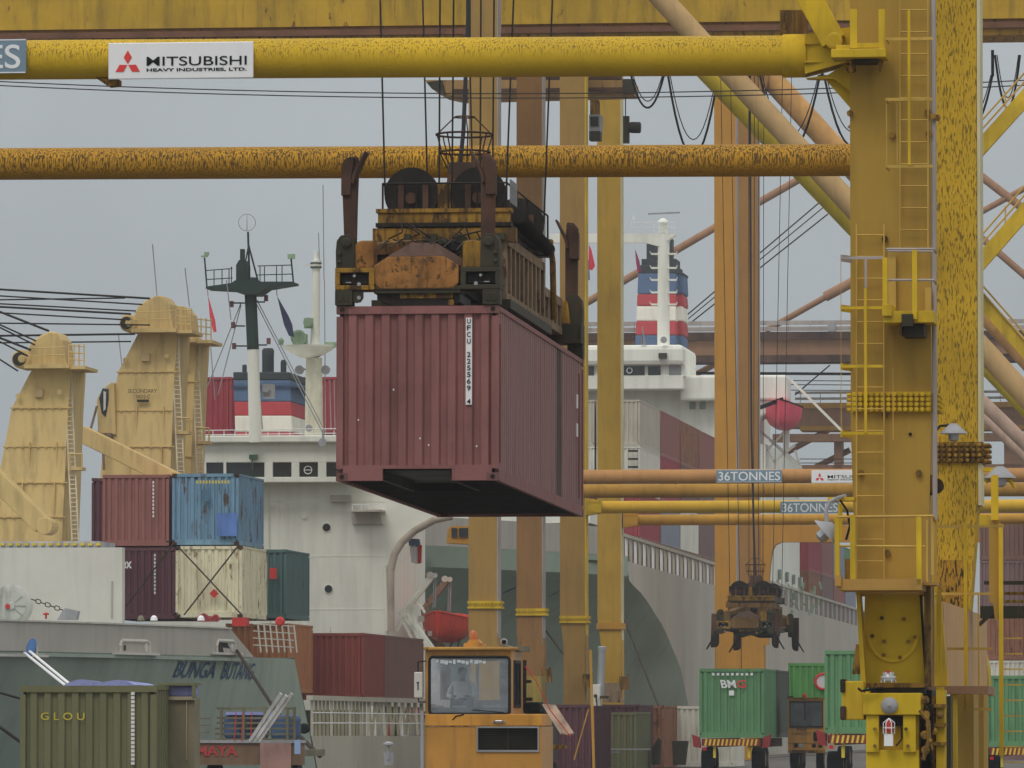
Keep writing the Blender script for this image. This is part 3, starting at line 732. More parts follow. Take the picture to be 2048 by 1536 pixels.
for x, y in ((1770,478),(1770,830),(1700,227),(1856,225),(1785,270),(1858,268),(1722,946),(1838,946),(1775,1106),(1866,233),(1875,236)): k.lathe(PS(x, y, 92.99), (0,-1,0), [(0,.045),(.05,.045)], 8)
k.build('lifting_eye', RYEL, CR)
# bolted flanges
def flange(T, x0, x1, y0, y1, s, nx, ny, mat, boltm, dep=1.15):
    m = MB(); m.fb(x0, y0, x1, y1, s - .03, dep); n = m.build('bolted_flange', mat, T)
    b = MB()
    for i in range(nx):
        for j in range(ny):
            x = x0 + (i + .5) * (x1 - x0) / nx; y = y0 + (j + .5) * (y1 - y0) / ny
            c = PS(x, y, s - .03); b.lathe(c, (0,-1,0), [(-.01,.035),(.07,.032),(.075,.02)], 7)
    for j in range(ny):
        y = y0 + (j + .5) * (y1 - y0) / ny; c = PS(x1, y, s - .03)
        for t in (.15, .5, .85): b.lathe(c + Vector((0, t, 0)), (1,0,0), [(-.01,.035),(.11,.03)], 6)
        c = PS(x0, y, s - .03); b.lathe(c + Vector((0, .15, 0)), (-1,0,0), [(-.01,.035),(.08,.03)], 6)
    b.build('bolt', boltm, n)
flange(CR, 1704, 1862, 784, 824, 93, 14, 4, YEL, YEL)
flange(CR, 1870, 1965, 884, 926, 110.07, 8, 4, RYEL, RYEL)
# lamps with enamel shades
def lamp(T, x, y, s, sc_=1.0, tilt=(0,0,-1), cable=None):
    c = PS(x, y, s)
    m = MB(); m.lathe(c, tilt, [(-.12*sc_,.05*sc_),(-.08*sc_,.10*sc_),(-.02*sc_,.16*sc_),(.03*sc_,.22*sc_),(.045*sc_,.225*sc_),(.045*sc_,.2*sc_)], 20); n = m.build('lamp_shade', GREYM, T, smooth=True)
    m = MB(); m.lathe(c, tilt, [(.04*sc_,.09*sc_),(.14*sc_,.085*sc_),(.17*sc_,.04*sc_)], 12); m.build('lamp_glass', CHROME, n)
lamp(CR, 1907, 862, 109.3)
MB().path([PS(1907, 850, 109.3), PS(1880, 852, 109.3), PS(1868, 866, 108.0), PS(1850, 872, 94), PS(1820, 868, 92.97)], .022).build('lamp_cable', BLACK, CR)
lamp(CR, 1656, 1062, 91.8, 1.0, (-.75,0,-.65))
MB().path([PS(1654,1045,91.8), PS(1652,1022,91.8), PS(1660,1004,91.8), PS(1672,997,91.8), PS(1690,992,92.4)], .028, 8).build('lamp_pipe', GREYM, CR)
k = MB(); k.fb(1655, 994, 1708, 1001, 92.2, .5); k.fb(1676, 1008, 1684, 1080, 92.1, .1); k.build('lamp_arm', YEL, CR)
MB().path([PS(1680,1000,92), PS(1694,1020,92), PS(1700,1052,92), PS(1692,1080,92)], .016).build('lamp_cable', BLACK, CR)
lamp(CR, 2000, 950, 105, 1.1)
MB().path([PS(2030,975,105), PS(2018,958,105), PS(2000,940,105), PS(1980,945,105), PS(1972,966,105)], .03, 8).build('lamp_pipe', YEL, CR)
k = MB(); k.fb(1965, 935, 2012, 943, 105, .2); k.build('lamp_arm', YEL, CR)
# hinge plates where stairs meet the leg
k = MB(); k.lathe(PS(1872, 972, 93.2), (0,-1,0), [(0,.11),(.04,.11)], 16); k.lathe(PS(1873, 972, 93.1), (0,-1,0), [(0,.045),(.03,.045)], 10); k.fb(1858, 950, 1872, 990, 93.05, .1); k.build('lug_plate', RYEL, CR)
k = MB(); k.fb(1958, 1030, 1980, 1052, 108, .2); k.build('lug_plate', YEL, CR)
# lower landing with railing
FLM = M('landing_floor_paint', A(138,106,52), var=.1, rust=.25)
k = MB(); k.fb(1676, 1158, 1842, 1180, 91.6, 1.3); k.fb(1670, 1150, 1682, 1172, 91.55, .3); k.fb(1846, 1164, 1872, 1170, 92, .9); k.build('landing_floor', FLM, CR)
k = MB(); k.fb(1669, 1036, 1679, 1160, 91.6, .07); k.fb(1700, 1030, 1711, 1160, 91.62, .06); k.fb(1832, 1034, 1843, 1170, 91.6, .07); k.build('guard_post', YEL, CR)
k = MB(); k.fb(1852, 1040, 1856, 1165, 92.4, .05); k.fb(1862, 1035, 1868, 1150, 92.4, .05); k.fb(1868, 1040, 1874, 1165, 92.6, .05); k.build('guard_post', LADM, CR)
k = MB()
k.tube(PS(1674, 1034, 91.65), PS(1866, 1032, 91.65), .02, n=6); k.tube(PS(1674, 1092, 91.65), PS(1850, 1093, 91.65), .018, n=6)
k.tube(PS(1866, 1032, 91.65), PS(1870, 1042, 92.8), .02, n=6)
k.build('guard_rail', LADM, CR)
k = MB(); k.fb(1690, 1118, 1700, 1158, 92.0, .1); k.build('kick_plate', RYEL, CR)
# foot of the near leg: round machine cover between tapered cheeks
FOOT = M('foot_yellow_paint', A(158,132,24), var=.04, rust=.05, dirt=.12)
k = MB(); k.fp([(1730,1172),(1838,1172),(1850,1372),(1726,1372)], 93.05, 1.0); k.build('leg_foot', FOOT, CR)
k = MB(); k.fp([(1712,1182),(1719,1182),(1732,1374),(1722,1374)], 92.7, .5); k.build('foot_rib', YEL, CR)
k = MB(); k.fp([(1712,1288),(1722,1290),(1722,1348),(1704,1348)], 92.75, .4); k.build('foot_wing', RYEL, CR)
k = MB(); k.fb(1848, 1168, 1862, 1372, 92.9, .9); k.build('foot_cheek', RYEL, CR)
k = MB(); k.fb(1723, 1366, 1850, 1375, 92.8, .5); k.build('foot_flange', RYEL, CR)
k = MB()
cen = PS(1786, 1262, 93.03)
import math as _m2
for i in range(24):
    t0, t1 = math.radians(188 + i*6.8), math.radians(188 + (i+1)*6.8)
    k.beam(cen + Vector((math.cos(t0)*.335, 0, math.sin(t0)*.40)), cen + Vector((math.cos(t1)*.335, 0, math.sin(t1)*.40)), .05, .03, (0,1,0))
k.build('curved_rib', YEL, CR)
k = MB()
for x, y in ((1745,1272),(1830,1274),(1767,1310),(1800,1315),(1768,1283),(1817,1283),(1764,1236),(1808,1238)): k.lathe(PS(x, y, 93.04), (0,-1,0), [(0,.028),(.04,.028)], 7)
k.build('bolt', RYEL, CR)
# bogie below the foot
BG = thing('crane_bogie', 'yellow wheel bogie under the near crane leg carrying round grey lamp and red warning light', 'crane bogie', (aR, 93, 0))
k = MB(); k.fb(1738, 1375, 1850, 1388, 92.9, 1.0); k.fb(1756, 1386, 1842, 1395, 92.95, .9); k.build('pivot_beam', DARK2, BG)
k = MB(); k.fb(1842, 1380, 1864, 1620, 93.2, 1.2); k.fb(1738, 1386, 1758, 1400, 92.8, 1); k.build('bogie_frame', DARK, BG)
k = MB(); k.fb(1864, 1392, 1872, 1620, 92.9, .5); k.build('bogie_column', RYEL, BG)
k = MB(); k.fb(1872, 1380, 1890, 1620, 92.8, .6); k.build('bogie_column', YEL, BG)
k = MB(); k.fb(1890, 1392, 1902, 1620, 93.3, .6); k.build('bogie_column', DARK2, BG)
for yy_ in (1408, 1446, 1484):
    k = MB(); k.fb(1850, yy_, 1892, yy_ + 7, 92.7, .3); k.build('cross_bracket', RYEL, BG)
for x_, y_ in ((1856,1424),(1868,1462),(1853,1470),(1880,1430),(1860,1496)):
    k = MB(); k.lathe(PS(x_, y_, 92.75), (0,-1,0), [(0,.055),(.08,.05),(.1,.02)], 9); k.build('brake_gear', YEL if x_ % 2 else RYEL, BG)
k = MB(); k.path([PS(1846,1400,92.5), PS(1862,1415,92.5), PS(1866,1455,92.5), PS(1856,1480,92.5), PS(1864,1520,92.5)], .02); k.build('air_hose', BLACK, BG)
k = MB(); k.fb(1726, 1386, 1842, 1430, 92.4, 1.0); k.fb(1730, 1378, 1738, 1392, 92.5, .5); k.build('gear_cover', FOOT, BG, bevel=.015)
k = MB(); k.fb(1732, 1430, 1838, 1640, 92.7, .8); k.build('gear_case', YEL, BG, bevel=.01)
k = MB(); k.fb(1732, 1430, 1758, 1505, 92.45, .25); k.fb(1806, 1430, 1832, 1505, 92.45, .25); k.fb(1732, 1500, 1838, 1560, 92.5, .2); k.build('gear_cheek', FOOT, BG, bevel=.012)
k = MB(); k.fb(1758, 1432, 1806, 1452, 92.6, .1); k.build('gear_slot', DARK, BG)
k = MB(); k.fb(1683, 1362, 1728, 1440, 92.5, .5); k.build('junction_box', YEL, BG, bevel=.02)
k = MB(); k.fb(1680, 1358, 1690, 1385, 92.45, .5); k.fb(1680, 1412, 1692, 1440, 92.45, .5); k.build('rusty_hinge', RUSTY, BG, bevel=.02)
k = MB(); k.lathe(PS(1779, 1411, 92.4), (0,-1,0), [(0,.115),(.05,.11),(.09,.07),(.1,.0001)], 22); k.lathe(PS(1779, 1411, 92.3), (0,-1,0), [(0,.02),(.02,.015)], 8); k.build('round_lamp', GREYM, BG, smooth=True)
k = MB(); k.lathe(PS(1777, 1362, 92.5), (0,0,-1), [(-.11,.06),(-.06,.095),(.0,.095),(.02,.07)], 18); rl_ = k.build('warning_lamp', CHROME, BG, smooth=True)
k = MB(); k.lathe(PS(1776, 1356, 92.5), (0,0,1), [(.06,.05),(.10,.03)], 12); k.build('red_cap', RED, rl_, smooth=True)
k = MB()
for i in range(6):
    t = math.tau*i/6; e = Vector((math.cos(t)*.1, math.sin(t)*.1, 0)); c0 = PS(1777, 1362, 92.5)
    k.tube(c0 + e + Vector((0,0,-.02)), c0 + e*.6 + Vector((0,0,.12)), .008, n=4)
k.ring(c0 + Vector((0,0,.05)), (0,0,1), .1, .008, 18, 4); k.build('lamp_guard', INKW, rl_)
k = MB(); k.lathe(PS(1778, 1450, 92.35), (0,0,-1), [(-.06,.035),(-.03,.05),(.1,.05)], 12); kk = k.build('red_beacon', RED, BG, smooth=True)
k = MB(); c0 = PS(1778, 1450, 92.35)
for i in range(6):
    t = math.tau*i/6; e = Vector((math.cos(t)*.075, math.sin(t)*.075, 0)); k.tube(c0 + e - Vector((0,0,.12)), c0 + e + Vector((0,0,.03)), .007, n=4); k.tube(c0 + e + Vector((0,0,.03)), c0 + Vector((0,0,.09)), .007, n=4)
k.ring(c0 - Vector((0,0,.04)), (0,0,1), .075, .007, 18, 4); k.build('beacon_cage', INKW, kk)
k = MB(); k.fb(1768, 1468, 1786, 1492, 92.3, .12); k.build('beacon_base', INKW, kk)
k = MB(); k.path([PS(1716,1376,92.3), PS(1722,1382,92.3), PS(1750,1378,92.3), PS(1766,1376,92.4)], .018); k.path([PS(1790,1440,92.3), PS(1803,1455,92.3), PS(1804,1478,92.3), PS(1792,1492,92.3)], .012); k.build('loose_cable', BLACK, BG)
k = MB()
for x, y in ((1750,1458),(1812,1458),(1750,1492),(1816,1492),(1846,1402),(1862,1480)): k.lathe(PS(x, y, 92.42), (0,-1,0), [(0,.025),(.05,.025)], 7)
k.build('bolt', RYEL, BG)
k = MB()
for y in (1400, 1430, 1470, 1500): k.lathe(PS(1850 + (y % 7), y, 92.6), (0,-1,0), [(0,.06),(.15,.06),(.16,.03)], 10)
k.path([PS(1840,1420,92.4), PS(1856,1440,92.4), PS(1858,1480,92.4), PS(1846,1520,92.4)], .03); k.build('brake_gear', RYEL, BG)
k = MB(); k.lathe((aR - .1, 93.1, .45), (1,0,0), [(0,.42),(.05,.45),(.25,.45),(.3,.42)], 28); k.build('rail_wheel', RUSTY, BG, smooth=True)
# sill beam from the near leg to the far leg, with its flared end
ax_ = PS(1885, 1300, 96).x
aB = PS(1878, 1203, 96.0).x
k = MB()
zT, zB = PS(1880, 1203, 96.2).z, PS(1900, 1372, 96.2).z
k.box(aB - 1.0, aB + .06, 96.2, 109.5, zB, zT); k.build('sill_beam', M('sill_beam_paint', A(150,118,78), var=.06, rust=.1), CR)
k = MB(); k.fp([(1934,1232),(1952,1244),(1966,1290),(1976,1336),(1978,1372),(1934,1372)], 110.0, .9); k.build('flared_end', YEL, CR)
k = MB(); k.fp([(1862,1205),(1882,1210),(1896,1374),(1862,1374)], 95.9, .25); k.build('flared_end', YEL, CR)
k = MB(); k.fb(1862, 1372, 1976, 1388, 95.5, 1.2); k.fb(1935, 1374, 1985, 1392, 110, 1.0); k.build('sill_flange', BRN, CR)
k = MB(); k.fb(1905, 1386, 1948, 1620, 97, 1.5); k.fb(1945, 1388, 1968, 1620, 105, 1.5); k.build('equalizer', MUST, CR)
k = MB(); k.fb(1900, 1384, 1914, 1640, 95.6, .3); k.fb(1872, 1374, 1888, 1640, 95.2, .2); k.build('sill_rib', YEL, CR)
# stair tower to the right of the legs
k = MB()
k.fb(1927, 1050, 1935, 1420, 97, .06); k.fb(1873, 1178, 1883, 1350, 95, .06)
k.build('guard_post', YEL, CR)
k = MB(); k.fb(1997, 1048, 2007, 1512, 103, .1); k.fb(1982, 950, 1996, 1040, 103, .16); k.build('stair_post', YEL, CR)
k = MB(); k.fb(1978, 1040, 2000, 1205, 103.1, .2); k.fp([(1986,1205),(1998,1205),(1996,1240),(1990,1240)], 103.1, .1); k.build('hose_reel_post', MUST, CR)
k = MB()
for y in (1050, 1185, 1295, 1416): k.fb(1870, y, 1985 if y > 1060 else 2008, y + 5, 97.1, .03)
for y in range(1275, 1620, 31): k.fb(2008, y, 2045, y + 3, 103.1, .03)
k.build('stair_rail', LADM, CR)
k = MB(); k.fb(1955, 1185, 1959, 1400, 98, .03); k.build('stair_rail', LADM, CR)
k = MB(); k.fb(1960, 1212, 2060, 1236, 104, .5); k.fb(1968, 1162, 2060, 1168, 104, .5); k.beam(PS(1958, 1250, 104), PS(2000, 1210, 104), .06); k.build('walkway', DARK2, CR)
k = MB()
for y in (1184, 1200): k.fb(2008, y, 2060, y + 6, 104.2, .1)
k.build('walkway_edge', RYEL, CR)
# signs on the front beam
def maker_sign(T, x0, y0, x1, y1, s, name='name_board'):
    p, q = PS(x0, y1, s), PS(x1, y0, s); w, h = q.x - p.x, q.z - p.z
    n = MB().box(p.x, q.x, s - .02, s + .02, p.z, q.z).build(name, SIGNW, T, bevel=.012)
    c = Vector((p.x + w*.135, s - .022, p.z + h*.40)); r = h*.20
    e = MB()
    for ang in (90, 210, 330):
        t = math.radians(ang); d = Vector((math.cos(t), 0, math.sin(t))); pd = Vector((-math.sin(t), 0, math.cos(t)))
        e.prism([c + d*r*.08, c + d*r*1.0 + pd*r*.56, c + d*r*1.95, c + d*r*1.0 - pd*r*.56], (0, -.006, 0))
    e.build('three_diamond_emblem', INKR, n)
    text('MITSUBISHI', n, INK, (p.x + w*.265, s - .022, p.z + h*.36), w*.69, h*.25, off=.002)
    text('HEAVY INDUSTRIES, LTD.', n, INK, (p.x + w*.265, s - .022, p.z + h*.19), w*.69, h*.10, off=.02)
    return n
maker_sign(CR, 217, 83, 507, 159, 93.18)
def tonne_sign(T, x0, y0, x1, y1, s, body='36TONNES'):
    p, q = PS(x0, y1, s), PS(x1, y0, s); w, h = q.x - p.x, q.z - p.z
    n = MB().box(p.x, q.x, s - .02, s + .02, p.z, q.z).build('load_board', SIGNB, T, bevel=.01)
    text(body, n, INKW, (p.x + w*.03, s - .022, p.z + h*.14), w*.94, h*.70, off=.008)
    b = MB()
    for z in (p.z + h*.01, q.z - h*.04): b.box(p.x + .01, q.x - .01, s - .023, s - .0205, z, z + h*.03)
    b.build('board_border', INKW, n)
tonne_sign(CR, -340, 78, 53, 151, 93.18)
k = MB(); k.fp([(192,156),(236,158),(236,170),(215,172)], 93.4, .3); k.build('beam_bracket', RYEL, CR)

# ---------------------------------------------------------------- the two cranes further along
def sheaf(T, s, x, y, n): pass
CB = thing('gantry_crane', 'mustard gantry crane straight behind the hanging container, 36 TONNES board on a tan beam', 'crane', (aL, 248.2, 0), 'dockside gantry cranes')
leg(CB, 937, 994, -900, 1520, 248.2, 1.0, LEGB, taper=(1260, 1300, 4, 4))
k = MB(); b_ = PS(994, 1455, 248.2).x; k.box(b_, b_ + .03, 248.2, 249.25, PS(0,1290,248).z, 40); k.build('edge_strip', GRYP, CB)
leg(CB, 1033, 1084, -900, 1520, 265.3, 1.0, LEGB2, taper=(1260, 1300, 4, 4))
k = MB(); b_ = PS(1084, 1455, 265.3).x; k.box(b_, b_ + .03, 265.3, 266.35, PS(0,1290,265).z, 40); k.build('edge_strip', GRYP, CB)
CC = thing('gantry_crane', 'brighter gantry crane just right of the hanging container, 36 TONNES board on a yellow beam', 'crane', (aL, 283.4, 0), 'dockside gantry cranes')
leg(CC, 1120, 1170, -900, 1520, 283.4, 1.0, LEGB, taper=(1235, 1290, 7, 3))
k = MB(); b_ = PS(1170, 1455, 283.4).x; k.box(b_, b_ + .04, 283.4, 284.45, PS(0,1400,283).z, 40); k.build('edge_strip', YEL, CC)
leg(CC, 1195, 1242, -900, 1520, 294.6, 1.0, LEGC2, taper=(1235, 1300, 8, 2))
k = MB(); b_ = PS(1242, 1455, 294.6).x; k.box(b_, b_ + .03, 294.6, 295.65, PS(0,1400,294).z, 40); k.build('edge_strip', EDGE, CC)
def legr(T, s, mat):
    MB().box(aR - .55, aR + .55, s, s + 1.1, 0, 40).build('leg', mat, T)
for T, s, m in ((CB,248.2,LEGB),(CB,265.3,LEGB2),(CC,283.4,LEGB),(CC,294.6,LEGC2)): legr(T, s, m)
for T, x0, x1, y0, y1, s in ((CB,935,1001,1202,1217,248.2),(CB,1031,1091,1217,1231,265.3),(CC,1118,1176,1232,1246,283.4)):
    k = MB(); k.fb(x0, y0, x1, y0 + 5, s - .08, 1.2); k.fb(x0, y1 - 4, x1, y1, s - .08, 1.2); k.fb(x0 + 2, y0 + 4, x1 - 2, y1 - 3, s - .03, 1.1)
    n = k.build('bolted_flange', YEL, T)
    k = MB()
    for i in range(9): k.lathe(PS(x0 + 5 + i*(x1-x0-10)/8, (y0+y1)/2, s - .03), (0,-1,0), [(0,.04),(.06,.04)], 6)
    k.build('bolt', YEL, n)
k = MB(); k.fb(1193, 1246, 1246, 1258, 294.5, 1.2); k.build('bolted_flange', BB2, CC)
def beamR(T, s, y, r, mat, x0):
    z = PS(1400, y, s).z; a = PS(x0, y, s).x
    return MB().tube((a, s + .5, z), (aR, s + .5, z), r, n=20).build('cross_beam', mat, T, smooth=True)
beamR(CB, 248.2, 952, .26, BB1, 968); beamR(CB, 265.3, 980.5, .27, BB2, 1060)
beamR(CC, 283.4, 1013, .26, BC1, 1172); beamR(CC, 294.6, 1039, .235, BC2, 1246)
for T, s, x, y, m in ((CC,283.3,1172,1013,YEL),(CC,294.5,1246,1039,BC2)):
    k = MB(); c = PS(x, y, s)
    k.prism([c + Vector((0,0,-.36)), c + Vector((.62,0,-.25)), c + Vector((.62,0,.25)), c + Vector((0,0,.36))], (0,.9,0))
    for i in range(5):
        for j in (-1, 1): k.lathe(c + Vector((.1 + i*.11, 0, j*.2)), (0,-1,0), [(0,.03),(.04,.03)], 6)
    k.build('beam_end', m, T)
tonne_sign(CB, 1433, 939, 1564, 965, 248.3)
maker_sign(CB, 1623, 940, 1745, 966, 248.3)
tonne_sign(CC, 1561, 1002, 1679, 1028, 283.5)
# big diagonal braces
k = MB(); k.tube(PS(1249, -84, 249), PS(2296, 1059, 249), .40, n=24); k.build('diagonal_brace', TANB, CB, smooth=True)
k = MB(); k.tube(PS(1200, -80, 266), PS(2316, 1087, 266), .40, n=24); k.build('diagonal_brace', LIME, CB, smooth=True)
# boom girders high above the quay, and what hangs from them
def girder(T, s, x0, x1, rows, dep):
    for y0, y1, m, d, nm in rows:
        a0, a1 = PS(x0, y0, s).x, PS(x1, y0, s).x; k = MB(); k.box(a0, a1, s + d, s + dep, PS(900, y1, s).z, PS(900, y0, s).z); k.build(nm, m, T)
girder(CB, 256, -700, 2700, ((-200,50,M('boom_paint', A(146,116,32), var=.12, rust=.3, dirt=.25, scale=.9),0,'boom_girder'),(50,57,M('girder_ochre', A(146,106,40), rust=.45, scale=.9),.25,'boom_web'),(57,69,M('rusty_flange', A(92,62,44), var=.2, rust=.3),-.15,'boom_flange'),(69,82,RBEAM,.1,'trolley_rail')), 3)
k = MB()
for i in range(60):
    x = 20 + i*37 + (i*i) % 17; k.fb(x, 74, x + 4, 80, 256.02, .06)
k.build('rail_clip', RUSTY, CB)
TR = thing('crane_trolley', 'weathered trolley frame under the boom, seen between the beams behind the tall legs', 'trolley', tuple(PS(1050, 190, 286)))
k = MB(); k.fp([(850,160),(1262,160),(1262,184),(912,193),(880,186),(862,176)], 285.6, 3.2); k.build('trolley_frame', M('trolley_paint', A(132,104,62), rust=.35, var=.12), TR)
k = MB(); k.fp([(852,164),(885,160),(892,190),(864,178)], 285.5, .2); k.fb(1245, 158, 1268, 186, 285.4, .6); k.build('trolley_bumper', DARK2, TR)
k = MB(); k.fb(905, 178, 1260, 182, 285.45, .1); k.fb(1002, 140, 1240, 158, 287, 1.0); k.build('trolley_rail', RUSTY, TR)
k = MB(); k.fb(1180, 200, 1196, 229, 286, .8); k.build('service_ladder', RYEL, TR)
k = MB(); k.fb(1178, 229, 1200, 262, 286, 1.2); cab_ = k.build('operator_cabin', GREYM, TR)
k = MB(); k.fb(1181, 233, 1197, 252, 285.95, .04); k.build('cabin_window', DWIN, cab_)
k = MB(); k.fb(1178, 262, 1200, 280, 286, .8); k.fb(1246, 232, 1258, 286, 286.2, .3); k.build('cabin_base', DARK2, TR)
k = MB(); k.fb(1250, 190, 1252, 250, 286, .04); k.lathe(PS(1258, 255, 286), (1,0,-.02), [(0,.2),(.1,.24),(.45,.24),(.5,.2)], 14); k.build('floodlight', DARK, TR, smooth=True)
# spreader of the far crane, folded arms hanging down
S2 = PS(1434, 1268, 255)
O2 = (S2.x, S2.y, S2.z)
SP2 = thing('container_spreader', 'small dark spreader with guide arms hanging down, empty above the green containers', 'spreader', O2)
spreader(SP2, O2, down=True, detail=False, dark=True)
hoist_ropes(SP2, O2, 36)
SP2.ob.scale = (.86, .86, .86)
def q2(u, t, h): return Vector((O2[0]+u, O2[1]+t, O2[2]+h))
MB().path([q2(1.22,5.8,2.5), q2(1.15,5.8,4.5), q2(1.05,5.8,9), q2(1.0,5.8,28)], .045, 6).build('power_cable', CABLE, SP2)
# festoon loops and long slack wires
fest = thing('festoon_cable', 'black festoon cable hanging in loops below the boom at the upper right', 'cable', tuple(PS(1400, 160, 270)))
k = MB()
for x0, x1, y0, yb in ((1262,1328,150,215),(1336,1436,150,310),(1520,1640,150,300),(1648,1760,150,290),(1905,1985,150,250),(1990,2040,110,215)):
    k.sag(PS(x0, y0, 270), PS(x1, y0, 270), PS(0,y0,270).z - PS(0,yb,270).z, .045, 14, 6)
    k.sag(PS(x0 + 4, y0, 270.4), PS(x1 - 3, y0, 270.4), (PS(0,y0,270).z - PS(0,yb,270).z)*.8, .022, 14, 5)
for x in (1262, 1332, 1440, 1516, 1644, 1985): k.fb(x - 3, 100, x + 3, 152, 270, .2)
k.build('cable_loop', BLACK, fest)
for i, (y0, y1) in enumerate(((160,158),(168,168))):
    MB().sag(PS(-60, y0, 240), PS(2100, y1, 240), .5, .02, 30, 4).solo('slack_wire', ROPE, ('upper' if i == 0 else 'lower') + ' of the two long slack wires crossing the sky under the front beam', 'wire', 'slack wires under the front beam')
# ---------------------------------------------------------------- orange crane and the brown cranes behind it
CD = thing('gantry_crane', 'orange gantry crane with two slim legs right of centre', 'crane', (aL, 353.9, 0), 'dockside gantry cranes')
leg(CD, 1430, 1473, -300, 1520, 353.9, 1.1, ORG); leg(CD, 1478, 1517, -300, 1520, 369, 1.1, ORG2)
legr(CD, 353.9, ORG); legr(CD, 369, ORG2)
k = MB(); b_ = PS(1473, 1455, 353.9).x; k.box(b_, b_ + .04, 353.9, 355.05, 0, 45); b_ = PS(1517, 1455, 369).x; k.box(b_, b_ + .04, 369, 370.15, 0, 45); k.build('edge_strip', GRYP, CD)
k = MB(); s = 369.2
k.fp([(1515,1050),(2300,1050),(2300,1084),(1562,1084),(1550,1090),(1544,1102),(1540,1130),(1536,1180),(1515,1180)], s, .9); k.build('portal_beam', ORG, CD)
k = MB(); k.fb(1432, 1262, 1482, 1520, 353.7, 1.4); k.fb(1483, 1262, 1528, 1520, 353.8, 1.4); k.fb(1527, 1268, 1538, 1290, 353.8, .5); k.build('leg_base', ORG, CD)
k = MB(); k.tube(PS(1525, 139, 369.6), PS(2390, 1080, 369.6), .62, n=20); k.build('diagonal_brace', M('orange_brace_paint', A(150,112,62), dirt=.1), CD, smooth=True)
k = MB(); k.fp([(1477,145),(1540,145),(1530,185),(1517,178),(1477,178)], 368.9, 1.2); k.build('brace_gusset', ORG2, CD)
CE = thing('gantry_crane', 'distant brown crane with long level girders across the sky at right', 'crane', (aL, 470, 0), 'dockside gantry cranes')
sE = 470
k = MB(); k.fb(900, 672, 2250, 716, sE, 2.5); k.build('boom_girder', BRN, CE)
k = MB(); k.fb(900, 668, 2250, 675, sE - .5, 3.4); k.fb(900, 714, 2250, 720, sE - .3, 3); k.build('girder_flange', RUSTY, CE)
k = MB()
for x in range(1180, 2060, 66): k.fb(x, 675, x + 2, 714, sE - .06, .06)
k.build('girder_stiffener', BRN, CE)
k = MB(); k.fb(1560, 812, 2250, 852, sE + 6, 2.5); k.fb(1545, 868, 2250, 880, sE + 5, 1.5); k.build('boom_girder', BRN, CE)
k = MB(); k.fb(1560, 806, 2250, 813, sE + 5.5, 3.2); k.fb(1600, 852, 2250, 858, sE + 5.6, 3); k.build('girder_flange', BB2, CE)
k = MB()
for y in (644, 656): k.fb(1165, y, 2250, y + 1.4, sE, .05)
for x in range(1180, 2060, 44): k.fb(x, 644, x + 1.4, 668, sE, .05)
for y in (783, 795): k.fb(1590, y, 2250, y + 1.4, sE + 5, .05)
for x in range(1600, 2060, 40): k.fb(x, 783, x + 1.4, 806, sE + 5, .05)
k.build('guard_rail', GRYP, CE)
k = MB(); k.fb(1655, 646, 1671, 668, sE - .2, .6); k.build('junction_box', GREYM, CE)
k = MB()
k.tube(PS(1105, 645, 474), PS(1430, 455, 474), .27, n=10); k.tube(PS(1430, 455, 474), PS(1610, 352, 474), .27, n=10)
k.tube(PS(1530, 662, 474), PS(1655, 592, 474), .22, n=10); k.tube(PS(1650, 594, 474), PS(1720, 556, 474), .36, n=10); k.tube(PS(1720, 556, 474), PS(2300, 240, 474), .22, n=10)
k.tube(PS(1380, 755, 474), PS(1450, 718, 474), .22, n=10)
k.tube(PS(1560, 912, 478), PS(1660, 858, 478), .22, n=10); k.tube(PS(1630, 935, 478), PS(1700, 900, 478), .22, n=10)
k.tube(PS(1700, 151, 474), PS(2300, 612, 474), .3, n=10); k.tube(PS(1700, 249, 474), PS(2300, 767, 474), .26, n=10)
k.build('tie_rod', BRN, CE, smooth=True)
for s_ in (470, 485):
    a0_ = PS(2290, 1455, 474).x; MB().box(a0_, a0_ + 1.2, s_, s_ + 1.2, 0, 48).build('leg', BRN, CE)

k = MB()
for dx, r in ((0,.05),(7,.04),(16,.05)): k.tube(PS(1360 + dx, 642 + dx*.5, 472), PS(1640 + dx, 404 + dx*1.5, 472), r, n=5)
for y in (760, 768, 779): k.tube(PS(1370, y, 472), PS(1720, y + 2, 472), .03, n=4)
k.tube(PS(1165, 745, 472), PS(1720, 748, 472), .11, n=6); k.tube(PS(1590, 790, 472), PS(1660, 730, 472), .05, n=5)
for y in (918, 926): k.tube(PS(1600, y, 472), PS(1720, y, 472), .03, n=4)
k.build('stay_rope', ROPE, CE)
k = MB(); k.fb(1668, 870, 1684, 945, 476, 2); k.fb(2008, 880, 2060, 960, 476, 2); k.fb(1600, 930, 2100, 938, 476, 1); k.build('portal_frame', BRN, CE)
k = MB(); k.tube(PS(1940, 780, 420), PS(2100, 935, 420), .42, n=16); k.tube(PS(1940, 808, 424), PS(2100, 963, 424), .3, n=16); k.build('diagonal_brace', M('dusky_brace_paint', A(136,114,98), dirt=.1), CE, smooth=True)
